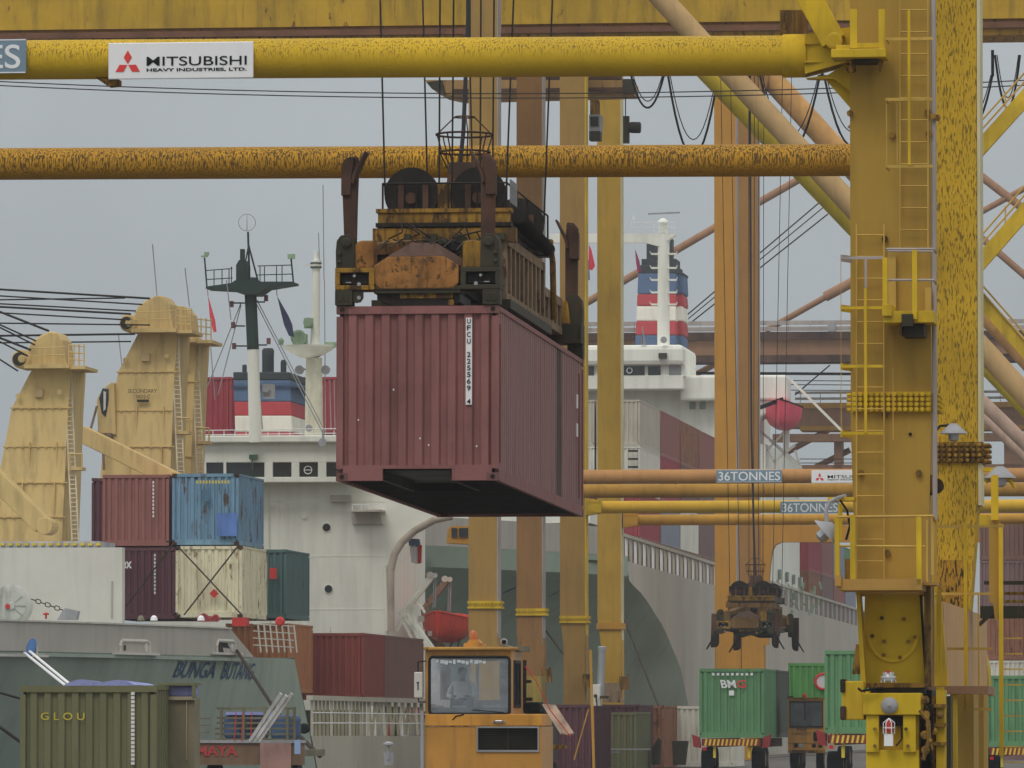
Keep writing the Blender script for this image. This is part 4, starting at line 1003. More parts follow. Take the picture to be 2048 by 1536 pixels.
# stair flights of the yellow crane at the far right
ST = thing('stair_flight', 'yellow zigzag stair with handrails at the right edge of the picture', 'stairs', tuple(PS(2000, 540, 235)))
for (x0, y0, x1, y1) in ((1930,330,2110,130),(1930,560,2110,355)):
    k = MB(); k.beam(PS(x0, y0, 235), PS(x1, y1, 235), .5, .34, (0,1,0)); k.build('stair_stringer', YEL, ST)
    k = MB()
    for d in (34, 52): k.tube(PS(x0, y0 - d, 235), PS(x1, y1 - d, 235), .035, n=5)
    for f in (.15, .45, .75): k.tube(PS(x0 + (x1-x0)*f, y0 + (y1-y0)*f - 12, 235), PS(x0 + (x1-x0)*f, y0 + (y1-y0)*f - 56, 235), .03, n=5)
    k.build('stair_handrail', LADM, ST)
k = MB()
for x_ in (1912, 2112): k.fb(x_, -200, x_ + 9, 1520, 235.2, .2)
k.build('guard_post', YEL, ST)
k = MB()
for y_, xa, xb in ((355,2085,2130),(560,1900,1940),(770,2085,2130),(130,2085,2130),(330,1900,1940)): k.fb(xa, y_ - 3, xb, y_ + 3, 234.6, 1.4)
k.build('stair_landing', YEL, ST)
k = MB(); k.beam(PS(1930, 565, 236), PS(2110, 770, 236), .42, .3, (0,1,0)); k.build('stair_stringer', YEL, ST)
k = MB()
for d in (20, 34): k.tube(PS(1930, 565 - d, 235.8), PS(2110, 770 - d, 235.8), .035, n=5)
k.build('stair_handrail', LADM, ST)
# ---------------------------------------------------------------- ships
class Hull:
    def __init__(self, ac, B, tip, ztop, crease, p, rake):
        self.ac, self.B, self.tip, self.ztop, self.cr, self.p, self.rake = ac, B, tip, ztop, crease, p, rake
    def sc(self, z):
        c = self.cr
        if z >= c[0][0]: return c[0][1]
        for (z0, s0), (z1, s1) in zip(c, c[1:]):
            if z >= z1: return s1 + (s0 - s1) * (z - z1) / (z0 - z1)
        return c[-1][1]
    def st(self, z): return self.tip + max(0, self.ztop - z) * self.rake
    def half(self, s, z):
        c, t = self.sc(z), self.st(z)
        if s >= c: return self.B
        f = max(0, min(1, (c - s) / (c - t))); return self.B * (1 - f ** self.p)
    def a(self, s, z, side=1): return self.ac + side * self.half(s, z)
    def hit(self, x, y):
        r = ray(x, y); lo, hi = 60, 600
        for D in range(1200, 6000):
            D /= 10; a, s, z = r[0]*D, r[1]*D, HC + r[2]*D
            if s > self.st(z) and a <= self.a(s, z): return Vector((a, s, z))
    def bow(self, T, name, mat, z0, z1, n=40, m=10, cut=None, side=(1, -1), thick=0):
        mb = MB()
        for sd in side:
            vs = []
            for j in range(m + 1):
                z = z0 + (z1 - z0) * j / m
                t, c = self.st(z), (self.sc(z) if cut is None else cut(z))
                for i in range(n + 1):
                    f = i / n; s = t + (c - t) * (f ** 1.3); vs.append((self.a(s, z, sd), s, z))
            mb.add(vs, [(j*(n+1)+i, j*(n+1)+i+1, (j+1)*(n+1)+i+1, (j+1)*(n+1)+i) for j in range(m) for i in range(n)])
        return mb.build(name, mat, T, smooth=True)
def hull_text(H, T, body, x0, x1, y0, y1, mat, shear=.25, sright=None):
    p, q = H.hit(x0, y1), H.hit(x1, (y0 + y1)/2); top = H.hit(x0, y0)
    s0, s1, z0, z1 = p.y, (sright or q.y), p.z, top.z
    cu = bpy.data.curves.new('t', 'FONT'); cu.body = body; cu.offset = .006; cu.shear = shear; cu.resolution_u = 3
    o = bpy.data.objects.new('t', cu); COL.objects.link(o); bpy.context.view_layer.update()
    me = bpy.data.meshes.new_from_object(o.evaluated_get(bpy.context.evaluated_depsgraph_get())); bpy.data.objects.remove(o)
    X = [v.co.x for v in me.vertices]; Y = [v.co.y for v in me.vertices]
    a_, b_, c_, d_ = min(X), max(X), min(Y), max(Y)
    mb = MB()
    for v in me.vertices:
        s = s0 + (v.co.x - a_)/(b_ - a_)*(s1 - s0); z = z0 + (v.co.y - c_)/(d_ - c_)*(z1 - z0)
        mb.v.append(Vector((H.a(s, z) + .035, s - .02, z)))
    mb.f = [list(f.vertices) for f in me.polygons]; bpy.data.meshes.remove(me)
    return mb.build('ship_name', mat, T)

# ---- first ship
G1 = 'ships moored along the quay'
S1 = thing('cargo_ship', 'nearer moored cargo ship with BUNGA BUTANG on its grey green bow', 'ship', (-46, 178, -2.6), G1)
H1 = Hull(-46, 13, 178, 4.0, ((4.0,224),(1.2,228),(-2.6,233)), 1.8, 1.2)
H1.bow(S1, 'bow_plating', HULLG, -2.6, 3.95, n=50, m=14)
zk = 3.95
def b1(s, z): return H1.a(s, 4.0)
mb = MB(); vs = []; n = 50
rows = [(zk, 217.6), (4.84, 214.8)]
for sd in (1, -1):
    vs = []
    for z, c in rows:
        for i in range(n + 1):
            s = 178 + (c - 178) * (i/n) ** 1.3; vs.append((H1.a(s, 4.0, sd) + sd*.02, s, z))
    mb.add(vs, [(i, i+1, n+2+i, n+1+i) for i in range(n)])
mb.build('bulwark', HULLB, S1, smooth=True)
mb = MB()
for sd in (1, -1):
    pts = [(H1.a(178 + 36.8*(i/30)**1.3, 4.0, sd) + sd*.03, 178 + 36.8*(i/30)**1.3, 4.84) for i in range(31)]
    for i in range(30): mb.beam(pts[i], pts[i+1], .10, .05)
mb.build('bulwark_rail', M('pale_rail_paint', A(148,146,138), var=.05), S1)
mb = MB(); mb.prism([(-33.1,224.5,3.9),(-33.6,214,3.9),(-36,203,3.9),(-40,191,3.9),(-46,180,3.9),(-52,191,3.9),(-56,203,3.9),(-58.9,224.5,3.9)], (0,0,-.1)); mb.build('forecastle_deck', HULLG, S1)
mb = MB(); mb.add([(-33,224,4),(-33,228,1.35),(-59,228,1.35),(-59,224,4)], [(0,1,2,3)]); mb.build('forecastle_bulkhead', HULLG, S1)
mb = MB()
for a, q_ in ((-33, 1), (-59, -1)):
    mb.add([(a,228,1.42),(a,300,1.32),(a,300,-2.6),(a,233,-2.6)], [(0,1,2,3)])
mb.add([(-33,300,1.3),(-59,300,1.3),(-59,300,-2.6),(-33,300,-2.6)], [(0,1,2,3)])
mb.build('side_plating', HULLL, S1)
mb = MB(); mb.box(-59, -33.05, 226, 300, 1.2, 1.3); mb.build('main_deck', DARK2, S1)
mb = MB(); mb.box(-33.2, -32.98, 228.2, 298, 2.62, 2.78); n_ = mb.build('fence_rail', HULLL, S1)
mb = MB(); mb.tube((-33.02,228.5,2.2), (-33.02,298,2.2), .02, n=4); mb.tube((-33.02,228.5,1.85), (-33.02,298,1.85), .02, n=4); mb.build('fence_wire', INKW, S1)
STAYM = M('olive_grey_stay_paint', A(116,110,92), rust=.2)
i = 0; s = 229.0
while s < 296:
    lean = .0 if s < 243 else (.09 if i % 2 else -.09)
    MB().beam((-33.12 - max(0,lean), s, 1.4), (-33.12 + min(0,lean) , s, 2.64), .10, .07, (0,1,0)).build('bulwark_stay', STAYM if i % 5 else HULLL, S1)
    s += .93; i += 1
# open rail at the break of the forecastle
mb = MB()
for x in range(516, 592, 12): mb.beam(PS(x, 1250, 226), PS(x + 6, 1305, 226), .05, .04, (0,1,0))
for y in (1248, 1262, 1276, 1290): mb.tube(PS(506, y, 226), PS(588, y + 5, 226), .018, n=5)
mb.build('deck_rail', HULLB, S1)
# fairleads
for x0, x1, y0, y1 in ((-30, 70, 1289, 1308), (236, 296, 1281, 1305), (430, 466, 1280, 1305)):
    c0, c1 = H1.hit(x0, y1), H1.hit(x1, y1); zt = c0.z + (y1 - y0)/66.0
    d = (c1 - c0); d.z = 0; L_ = d.length; d.normalize(); nn = Vector((d.y, -d.x, 0)) * 1
    if nn.x < 0: nn = -nn
    up = Vector((0,0,1)); h = zt - c0.z
    mb = MB()
    r_ = .04
    def fpnt(u, v, o=.04): return c0 + d*u + up*v + nn*o
    pts = [fpnt(.06,0), fpnt(.02,h*.5), fpnt(.16,h), fpnt(L_-.2,h), fpnt(L_,h*.8), fpnt(L_,0)]
    mb.path(pts, .055, 8); mb.beam(fpnt(-.5,-.03,.1), fpnt(L_+.5,-.03,.1), .18, .07)
    fl_ = mb.build('fairlead_frame', WHITE2, S1, smooth=True)
    mb = MB(); mb.prism([fpnt(.08,0,.012), fpnt(.08,h*.6,.012), fpnt(.18,h*.95,.012), fpnt(L_-.1,h*.95,.012), fpnt(L_-.02,0,.012)], nn*.02); mb.build('fairlead_opening', RUBB, fl_)
    mb = MB(); mb.lathe(fpnt(L_-.26,h*.45,.04), nn, [(0,.15),(.03,.14),(.04,.04)], 16); mb.build('fairlead_roller', WHITE2, fl_, smooth=True)
    mb = MB(); mb.lathe(fpnt(.42,h*.4,.03), nn, [(0,.1),(.02,.1)], 12); mb.build('fairlead_roller', DARK2, fl_)
hull_text(H1, S1, 'BUNGA', 343, 428, 1322, 1355, INKB, .28)
hull_text(H1, S1, 'BUTANG', 438, 507, 1324, 1358, INKB, .28)
# mooring lines and rat guard
mb = MB(); mb.path([H1.hit(470, 1302) + Vector((.1,-.2,0)), PS(545, 1412, 200), PS(570, 1444, 186), PS(640, 1512, 168)], .06, 6)
mb.solo('mooring_line', M('dark_rope', (.045,.035,.025,1), rough=.9), 'dark mooring line from the right fairlead of the nearer ship down past the planks', 'rope')
for dx in (0, 12):
    mb = MB(); mb.path([H1.hit(38 + dx*.7, 1306 - dx*.4) + Vector((.2,-.2,0)), PS(128 + dx, 1369, 176), PS(200 + dx, 1425, 160)], .04, 6)
    mb.solo('mooring_line', INKW, ('lower' if dx == 0 else 'upper') + ' of two pale mooring lines running through the blue rat guard', 'rope', 'pale mooring lines')
mb = MB(); c = H1.hit(38, 1296) + Vector((.5,-.6,0)); mb.lathe(c - Vector((0,.02,0)), (-.72,-.62,.2), [(0,.28),(.03,.28)], 24)
mb.solo('rat_guard', M('blue_disc_paint', A(66,96,138), dirt=.2), 'blue disc rat guard on the pale mooring lines at the far left', 'rat guard')
mb = MB(); mb.path([PS(-20, 1380, 150), PS(44, 1398, 150)], .03); mb.path([PS(-20, 1440, 150), PS(44, 1486, 150)], .04); mb.solo('mooring_line', ROPE, 'dark slack lines at the left edge beside the olive container', 'rope')
# white breakwater house, anchor winch, chain
mb = MB(); mb.fb(-160, 1096, 244, 1262, 214, .5); 
bw = mb.build('breakwater', WHITE2, S1)
mb = MB(); mb.fb(222, 1162, 225, 1235, 213.96, .05); mb.build('drain_pipe', HULLB, bw)
mb = MB(); c = PS(24, 1212, 208); mb.lathe(c, (.1,-1,0), [(0,.62),(.12,.66),(.16,.6),(.18,.45),(.2,.45),(.22,.12),(.28,.1)], 32); wd = mb.build('winch_drum', M('pale_grey_winch_paint', A(146,146,140), var=.1, dirt=.3), S1, smooth=True)
mb = MB(); mb.lathe(c + Vector((-.08,-.26,-.02)), (0,-1,0), [(0,.09),(.05,.07)], 10); mb.build('winch_hub', RED, wd)
mb = MB()
for t in range(0, 360, 40):
    r = math.radians(t); mb.beam(c + Vector((math.cos(r)*.14,-.2,math.sin(r)*.14)), c + Vector((math.cos(r)*.46,-.17,math.sin(r)*.46)), .03, .03)
mb.build('winch_spoke', GREYM, wd)
mb = MB(); p0, p1 = PS(62, 1198, 207.5), PS(128, 1221, 207.5)
for i in range(7):
    q0, q1_ = p0.lerp(p1, i/7), p0.lerp(p1, (i+1.1)/7); mid = (q0 + q1_)/2; dd = (q1_ - q0).normalized()
    pv = dd.cross(Vector((0,1,0))) if i % 2 else Vector((0,1,0)); pv.normalize()
    mb.path([q0 + pv*.03, q0 + dd*.03 + pv*.06, q1_ - dd*.03 + pv*.06, q1_ , q1_ - dd*.03 - pv*.06, q0 + dd*.03 - pv*.06, q0 + pv*.03], .016, 5)
mb.build('anchor_chain', DARK2, S1)
mb = MB(); mb.fp([(122,1226),(130,1216),(156,1222),(152,1240),(114,1240)], 207.3, .4); mb.build('chain_stopper', GREYM, S1)
mb = MB(); mb.lathe(PS(92, 1238, 207.3), (0,0,1), [(0,.03),(.12,.03),(.13,.1),(.16,.1),(.2,.04)], 10); mb.build('red_valve', RED, S1)
for x, m_ in ((282,WOOD),(308,INKW),(402,INKW)):
    mb = MB(); mb.lathe(PS(x, 1241, 214), (0,0,1), [(0,.12),(.1,.1),(.16,.04)], 10); mb.build('deck_ventilator', m_, S1)
mb = MB(); mb.fb(395, 1232, 432, 1243, 218, .5); mb.path([PS(396,1236,217.6), PS(408,1228,217.6), PS(420,1238,217.6), PS(432,1230,217.6), PS(440,1240,217.6)], .05); mb.build('red_deck_gear', M('dull_red_gear', A(120,50,52), var=.2), S1)
mb = MB(); mb.fb(464, 1235, 494, 1252, 219, .5); mb.lathe(PS(561, 1243, 224), (0,-1,0), [(0,.1),(.05,.16),(.15,.16),(.2,.1)], 14); mb.build('red_deck_gear', RED, S1)
mb = MB(); mb.fb(-60, 1083, 200, 1105, 232, 3); mb.build('hatch_cover', M('pale_lilac_hatch_paint', A(140,138,144), var=.1, dirt=.25), S1)
mb = MB()
for x in range(0, 200, 16): mb.fb(x, 1086, x + 8, 1091, 231.8, .3)
mb.build('hatch_cleat', INKY, S1)
# containers aboard the first ship
GC1 = 'containers stacked on the nearer ship'
def sx(x, D): return ray(x, 1200)[1] * D
stack('container', 'maroon container on the upper tier left of the blue one, nearer ship', 205, 1092, 245.5, 6.06, C_MAR2, GC1)
stack('container', 'rusty blue container on top of the cream one, nearer ship', 344, 1090, 245.5, 6.06, C_BLU, GC1, castm=RUSTY)
stack('container', 'dark maroon container behind the white breakwater, letters ex at its edge', 217, 1238, 245.3, 6.06, C_DMAR, GC1)
stack('container', 'rust streaked cream container with a small red diamond placard', 351, 1235, 245.3, 6.06, C_CRM, GC1, castm=RUSTY)
stack('container', 'teal container with red placard at its edge, beside the ship bridge front', 444, 1237, 254.6, 6.06, C_TEAL, GC1)
stack('container', 'orange tan container under the teal one, nearer ship', 451, 1385, 254.8, 6.06, C_ORA, GC1)
stack('container', 'dark container peeking out left of the maroon one, nearer ship', 183, 1095, 252, 6.06, C_DMAR, GC1)
stack('container', 'red container with a small white mark, low on the nearer ship', 603, 1400, 262.6, 6.06, C_RED, GC1)
stack('container', 'long brown container beside the white ship house', 647, 1401, 269.3, 12.19, C_BRO, GC1)
stack('container', 'crimson container behind the striped funnel at left', 356, 869, 305, 6.06, C_CRI, GC1)
stack('container', 'crimson container behind the white radar mast', 582, 869, 305, 6.06, C_CRI, GC1)
mb = MB(); mb.fb(403, 980, 418, 1002, 245.3, .02); mb.solo('sticker', M('dull_blue_patch', A(64,92,112)), 'small dark blue patch on the blue container', 'patch')
mb = MB(); mb.fb(434, 1026, 474, 1072, 245.3, .02); mb.solo('sticker', M('fresh_blue_patch', A(72,98,148), dirt=.3), 'bright blue repaired patch low on the blue container', 'patch')
mb = MB(); c = PS(428, 1187, 245.1); mb.prism([c + Vector(v)*.17 for v in ((-1,0,0),(0,0,-1),(1,0,0),(0,0,1))], (0,.02,0)); mb.solo('hazard_placard', INKR, 'red diamond placard on the cream container', 'placard')
mb = MB(); mb.fb(539, 1136, 553, 1158, 254.4, .02); mb.solo('hazard_placard', INKR, 'red square placard on the teal container', 'placard')
for (x, y0, y1, s, m_) in ((305,962,1035,245.3,INKW),(308,1108,1190,245.1,INKW)):
    mb = MB()
    yy = y0
    while yy < y1: mb.fb(x, yy, x + 3, yy + 5, s, .02); yy += 7.5
    mb.solo('number_strip', m_, 'column of small white digits on the %s container' % ('upper maroon' if y0 < 1000 else 'lower dark maroon'), 'lettering')
mb = MB()
for i in range(11): mb.fb(393 + i*6.2, 961, 396.4 + i*6.2, 967, 245.3, .02)
mb.solo('number_strip', INKY, 'row of small yellow digits along the top of the blue container', 'lettering')
tx = Node(None, (0,0,0))
class _F: pass
def text_thing(body, mat, p, w, h, label, **k):
    o = _P(p); n = text(body, _W(o), mat, p, w, h, **k); n.ob.parent = None; n.ob.location = W(*p); n.ob.rotation_euler = (0,0,-TH); tag(n.ob, label, 'lettering'); return n
class _W:
    def __init__(s, o): s.o = o.o; s.ob = None
text_thing('ex', INKW, PS(243, 1137, 245.1), .38, .26, 'white letters ex on the dark maroon container', off=.02)
lash = [((352,1234),(346,1092)), ]
for (a0, b0, a1, b1_, nm) in ((250,1215,345,1090,'left'),(368,1230,476,1092,'rising'),(356,1093,482,1228,'falling')):
    mb = MB(); mb.tube(PS(a0, b0, 244.9), PS(a1, b1_, 244.9), .03, n=6); mb.solo('lashing_rod', DARK2, {'left':'lashing rod across the dark maroon container','rising':'lashing rod rising to the right over the cream container','falling':'lashing rod falling to the right over the cream container'}[nm], 'lashing rod', 'lashing rods')
# deck fittings below the container stacks
mb = MB(); mb.box(-38.6, -35.2, 254, 296, 1.3, 2.35); mb.build('hatch_coaming', DARK2, S1)
for i in range(16):
    m_ = (INKW, DARK2, M('dull_red_gear', A(120,50,52)), GREYM)[(i*7) % 4]
    s = 256 + i*2.2; mb = MB(); mb.box(-35.2, -34.6, s, s + .7, 1.3, 2.5 - (i % 3)*.3); mb.build('lashing_pedestal', m_, S1)

# superstructure of the first ship
sS = 282.0
mb = MB()
mb.fp([(300,905),(905,905),(905,1030),(868,1037),(830,1058),(802,1080),(786,1105),(777,1140),(777,1440),(300,1440)], sS, 1.0)
p0 = PS(300, 1440, sS); p1 = PS(777, 1100, sS); p2 = PS(848, 1088, sS + 12)
mb.box(p0.x, p1.x, sS + 1.0, sS + 12, 1.4, PS(0,1030,sS).z)
mb.build('deckhouse', WHITE, S1)
mb = MB(); mb.fb(690, 1030, 777, 1300, sS + .96, 0.001) if False else None
k = MB(); k.path([PS(x, y, sS - .05) for x, y in ((905,1032),(868,1040),(830,1061),(804,1084),(789,1108),(781,1142),(781,1262))], .16, 10); k.build('haunch_rim', M('brownish_grey_rim', A(140,130,118), dirt=.1), S1, smooth=True)  # pipe rim in its own brownish grey
k = MB(); k.tube(PS(774, 1262, sS - .1), PS(770, 1130, sS - .1), .07, n=8); k.path([PS(784,1262,sS-.1), PS(782,1140,sS-.1)], .05); k.build('drain_pipe', WHITE, S1, smooth=True)
k = MB(); k.fb(300, 872, 720, 884, sS - 1.6, 9); k.build('bridge_roof', WHITE, S1, bevel=.05)
k = MB(); k.fb(300, 884, 720, 924, sS - 1.2, 8); k.fb(300, 955, 720, 964, sS - 1.2, 8)
k.build('wheelhouse', WHITE, S1, bevel=.03)
k = MB(); k.fb(300, 924, 720, 955, sS - .9, 7); k.build('wheelhouse_back', WHITE, S1)
wins = [(300,348),(356,404),(412,447),(452,529),(545,583),(598,636),(652,700)]
prev = 300
for a0, a1 in zip([w[1] for w in wins[:-1]], [w[0] for w in wins[1:]]):
    MB().fb(a0, 924, a1, 955, sS - 1.2, .3).build('window_pillar', WHITE, S1)
for a0, a1 in wins:
    MB().fb(a0 + .5, 925, a1 - .5, 955, sS - 1.0, .06).build('bridge_window', DWIN, S1)
k = MB(); k.ring(PS(616, 940, sS - 1.05), (0,1,0), .16, .02, 20); k.beam(PS(608,940,sS-1.05), PS(624,940,sS-1.05), .03); k.build('clear_view_screen', INKW, S1)
k = MB(); k.fb(498, 909, 513, 918, sS - 1.5, .3); k.tube(PS(505, 918, sS - 1.4), PS(505, 940, sS - 1.4), .02, n=5); k.build('deck_lamp', DGRN, S1)
for x, y in ((653,1055),(657,1178)):
    k = MB(); k.lathe(PS(x, y, sS - .0), (0,-1,0), [(0,.20),(.04,.20)], 20); a_ = k.build('porthole_rim', WHITE, S1, smooth=True)
    k = MB(); k.lathe(PS(x, y, sS - .04), (0,-1,0), [(0,.165),(.01,.165)], 20); k.build('porthole_glass', DWIN, a_)
k = MB(); k.fb(660, 990, 700, 1003, sS - .5, .5); k.build('vent_box', HULLB, S1)
k = MB(); k.fb(700, 1019, 762, 1023, sS - 1.4, 1.4); k.fp([(702,1023),(756,1023),(766,1048),(704,1048)], sS - .3, .3); k.build('side_platform', M('grey_platform_paint', A(150,144,134)), S1)
k = MB()
for x in (704, 722, 740, 756): k.fb(x, 1008, x + 1.5, 1019, sS - 1.3, .04)
k.fb(704, 1008, 757, 1009.5, sS - 1.3, .04); k.build('platform_rail', INKW, S1)
for x in (802, 812, 818, 824, 829): MB().fb(x, 1172, x + 2, 1184, sS + 11, .05) if False else None
for y in (1003, 1112, 1218):
    k = MB(); k.fb(300, y, 770, y + 1.2, sS - .012, .05); k.build('weld_seam', WHITE, S1)
for x in (592, 742):
    k = MB(); k.fb(x, 966, x + 1.2, 1400, sS - .012, .05); k.build('weld_seam', WHITE, S1)
for x0, y0 in ((540,1010),(604,1030),(570,1150)):
    k = MB(); k.fb(x0, y0, x0 + 9, y0 + 7, sS - .08, .08); k.build('vent_box', WHITE, S1)
k = MB(); k.tube(PS(536, 966, sS - .1), PS(538, 1262, sS - .1), .035, n=6); k.build('drain_pipe', WHITE, S1)
# funnel
sF = 291
for nm, y0, y1, m_, e in (('funnel_top',744,760,FBLK,.02),('funnel_blue_band',760,803,FBLUE,0),('funnel_red_band',803,831,FRED,0),('funnel_white_band',831,864,FWHT,0),('funnel_base_band',864,900,FRED,0)):
    def fx(y): return 467 - (y - 744)*-.02, 580 + (y - 744)*.04
    k = MB(); k.fp([(466 + (y0-744)*.035, y0), (580 + (y0-744)*.04, y0), (580 + (y1-744)*.04, y1), (466 + (y1-744)*.035, y1)], sF - e, 6 + e); k.build(nm, m_, S1, bevel=.05)
k = MB(); k.fb(462, 772, 600, 775, sF - .1, 6.2); k.build('funnel_rim', M('navy_rim', A(50,60,76)), S1)
k = MB(); c = PS(536, 745, sF + 2); k.lathe(c, (0,0,1), [(0,.26),(.7,.26),(.95,.27),(1.05,.2)], 16); c = PS(567, 745, sF + 2); k.lathe(c, (0,0,1), [(0,.13),(.45,.13),(.55,.08)], 10); k.lathe(PS(489,745,sF+2), (0,0,1), [(0,.1),(.3,.1),(.34,.07)], 10); k.build('exhaust_pipe', FBLK, S1, smooth=True)
# fore mast: white post, black top with a wide platform
sM = 280.5
BM = thing('ship_mast', 'black topped mast with wide railed platform and ring aerial on the nearer ship', 'mast', tuple(PS(508, 880, sM)))
k = MB(); k.tube(PS(511, 885, sM), PS(506, 699, sM), .27, .24, n=16); k.build('mast_post', WHITE, BM, smooth=True)
k = MB(); k.tube(PS(506, 699, sM), PS(501, 585, sM), .25, .25, n=16); k.build('mast_top', MGRN, BM, smooth=True)
k = MB(); k.fp([(411,577),(412,573),(462,566),(471,560),(515,560),(522,563),(586,563),(587,567),(532,576),(514,589),(488,589),(462,580)], sM - .6, 1.6); k.build('mast_platform', MGRN, BM)
k = MB(); k.fp([(472,562),(472,530),(478,520),(490,520),(495,530),(495,562)], sM - .4, .8); k.fb(480, 498, 488, 522, sM - .2, .3); k.lathe(PS(503, 560, sM), (0,0,1), [(0,.3),(.1,.25)], 12); k.build('mast_housing', MGRN, BM)
k = MB()
k.tube(PS(496,464,sM), PS(499,560,sM), .045, n=6); k.tube(PS(497,490,sM), PS(488,540,sM), .03, n=5); k.tube(PS(497,490,sM), PS(516,562,sM), .04, n=5)
k.build('aerial_tripod', MGRN, BM)
k = MB(); k.ring(PS(494, 445, sM), (.25,-1,0), .35, .014, 32, 5); k.ring(PS(494, 445, sM), (1,.15,0), .35, .014, 32, 5); k.build('ring_aerial', GREYM, BM)
k = MB()
for (x0,y0,x1,y1) in ((412,541,465,537),(412,559,465,556),(515,532,585,530),(515,550,585,548)): k.tube(PS(x0,y0,sM-.5), PS(x1,y1,sM-.5), .022, n=5)
for x, y0, y1 in ((428,541,573),(444,539,571),(458,537,568),(463,533,567),(529,533,565),(553,531,564),(564,531,565),(520,531,563)): k.tube(PS(x,y0,sM-.5), PS(x,y1,sM-.5), .022, n=5)
k.tube(PS(409,515,sM-.5), PS(414,577,sM-.5), .035, n=6); k.tube(PS(582,515,sM-.5), PS(587,567,sM-.5), .035, n=6)
k.build('platform_rail', MGRN, BM)
k = MB(); k.fb(402, 511, 415, 514, sM - .5, .1); k.fb(408, 504, 418, 511, sM - .5, .05); k.fb(575, 508, 589, 517, sM - .6, .2); k.build('wind_vane', SGRN, BM)
k = MB()
for (x0, x1, y) in ((462,490,606),(466,490,652),(470,495,692),(514,530,604),(514,534,690)): k.beam(PS(x0,y,sM), PS(x1,y,sM), .06)
k.build('lamp_bracket', MGRN, BM)
for x, y in ((462,608),(531,596),(465,650),(536,682),(467,692)): 
    k = MB(); k.fb(x - 3, y - 6, x + 4, y + 6, sM - .1, .2); k.build('signal_lamp', M('brown_red_lamp', A(90,60,60)), BM)
k = MB(); k.fb(524, 768, 545, 795, sM + .3, .7); k.lathe(PS(532, 778, sM + .2), (0,-1,0), [(0,.15),(.05,.15)], 14); k.tube(PS(512, 705, sM+.3), PS(525, 860, sM+.3), .03, n=5); k.build('searchlight', GREYM, BM)
k = MB()
for (x0,y0,x1,y1) in ((482,606,406,795),(482,610,436,790),(512,606,645,865),(514,600,650,862)): k.tube(PS(x0,y0,sM), PS(x1,y1,sM), .022, n=4)
k.build('mast_stay', GREYM, BM)
for pts, m_, lb in (([(416,592),(430,640),(433,664),(427,664),(420,640)], LRED2, 'small red flag flying from the left arm of the black topped mast'),
                ([(554,592),(576,630),(584,648),(588,674),(578,672),(568,650)], M('navy_flag_cloth', A(44,48,66), var=.3), 'dark blue flag flying from the right arm of the black topped mast')):
    k = MB(); k.fp(pts, sM - .4, .05); k.tube(PS(pts[0][0]-1, pts[0][1]-16, sM-.4), PS(pts[0][0], pts[0][1], sM-.4), .015, n=4); k.solo('flag', m_, lb, 'flag')
# white radar mast
WM = thing('ship_mast', 'white radar mast with round platform between funnel and hanging container', 'mast', tuple(PS(628, 875, sM + 3)))
s = sM + 3
k = MB(); k.tube(PS(628, 880, s), PS(628, 716, s), .40, .34, n=18); k.build('mast_post', M('stained_white_mast', A(176,168,150), rust=.25, rustcol=(.35,.2,.08,1)), WM, smooth=True)
k = MB(); k.lathe(PS(618, 716, s), (0,0,1), [(0,.36),(.35,1.0),(.45,1.1),(.52,1.1)], 20); k.build('round_platform', WHITE, WM, smooth=True)
k = MB(); k.tube(PS(630, 694, s), PS(633, 545, s), .20, .16, n=14); k.lathe(PS(632, 545, s), (0,0,1), [(0,.15),(.3,.22),(.5,.22),(.52,.1),(.9,.08)], 12); k.fb(604, 529, 640, 531, s, .1); k.build('upper_mast', WHITE, WM, smooth=True)
k = MB()
for y in (520, 528): k.lathe(PS(632, y + 8, s), (0,0,1), [(0,.24),(.06,.24)], 12)
k.build('black_band', MGRN, WM)
k = MB()
k.lathe(PS(598, 676, s - .5), (0,-1,0), [(0,.3),(.15,.34),(.2,.25)], 14); k.fb(585, 668, 612, 690, s - .4, .5); k.lathe(PS(617, 645, s - .3), (0,-1,0), [(0,.16),(.2,.2)], 12); k.fb(608, 636, 626, 656, s - .2, .3); k.fb(650, 684, 670, 694, s - .3, .4); k.lathe(PS(562,690,s-.3), (0,0,1), [(0,.1),(.2,.13),(.3,.05)], 10)
k.build('radar_gear', SGRN, WM)
k = MB()
for x, y in ((600,738),(652,738)): k.lathe(PS(x, y, s - .3), (0,-1,-.3), [(0,.08),(.15,.2),(.17,.2)], 14)
k.fb(596, 737, 660, 740, s, .1); k.build('loudhailer', GREYM, WM, smooth=True)
for x, y0, y1 in ((646,370,560),(637,465,530),(649,560,870),(660,760,860),(668,760,860)):
    k = MB(); k.tube(PS(x, y0, s), PS(x + 2, y1, s), .02, n=4); k.build('whip_aerial', GREYM, WM)
k = MB(); k.lathe(PS(646, 885, sS - 2), (0,-1,0), [(0,.1),(.15,.17),(.17,.17)], 14); k.lathe(PS(619,857,sS-1), (0,-1,0), [(0,.1),(.15,.15),(.17,.15)], 14); k.fb(644, 860, 648, 880, sS - 2, .1); k.build('searchlight', GREYM, WM)
k = MB(); k.fp([(496,880),(498,858),(508,850),(520,860),(522,880)], sS - 1.5, .5); k.build('green_tarpaulin', DGRN, S1, bevel=.05)
k = MB()
for y in (861, 870): k.tube(PS(404, y, sS - 1.5), PS(700, y - 4, sS - 1.5), .018, n=4)
for x in range(404, 700, 22): k.tube(PS(x, 861, sS - 1.5), PS(x, 876, sS - 1.5), .018, n=4)
k.build('roof_rail', INKW, S1)
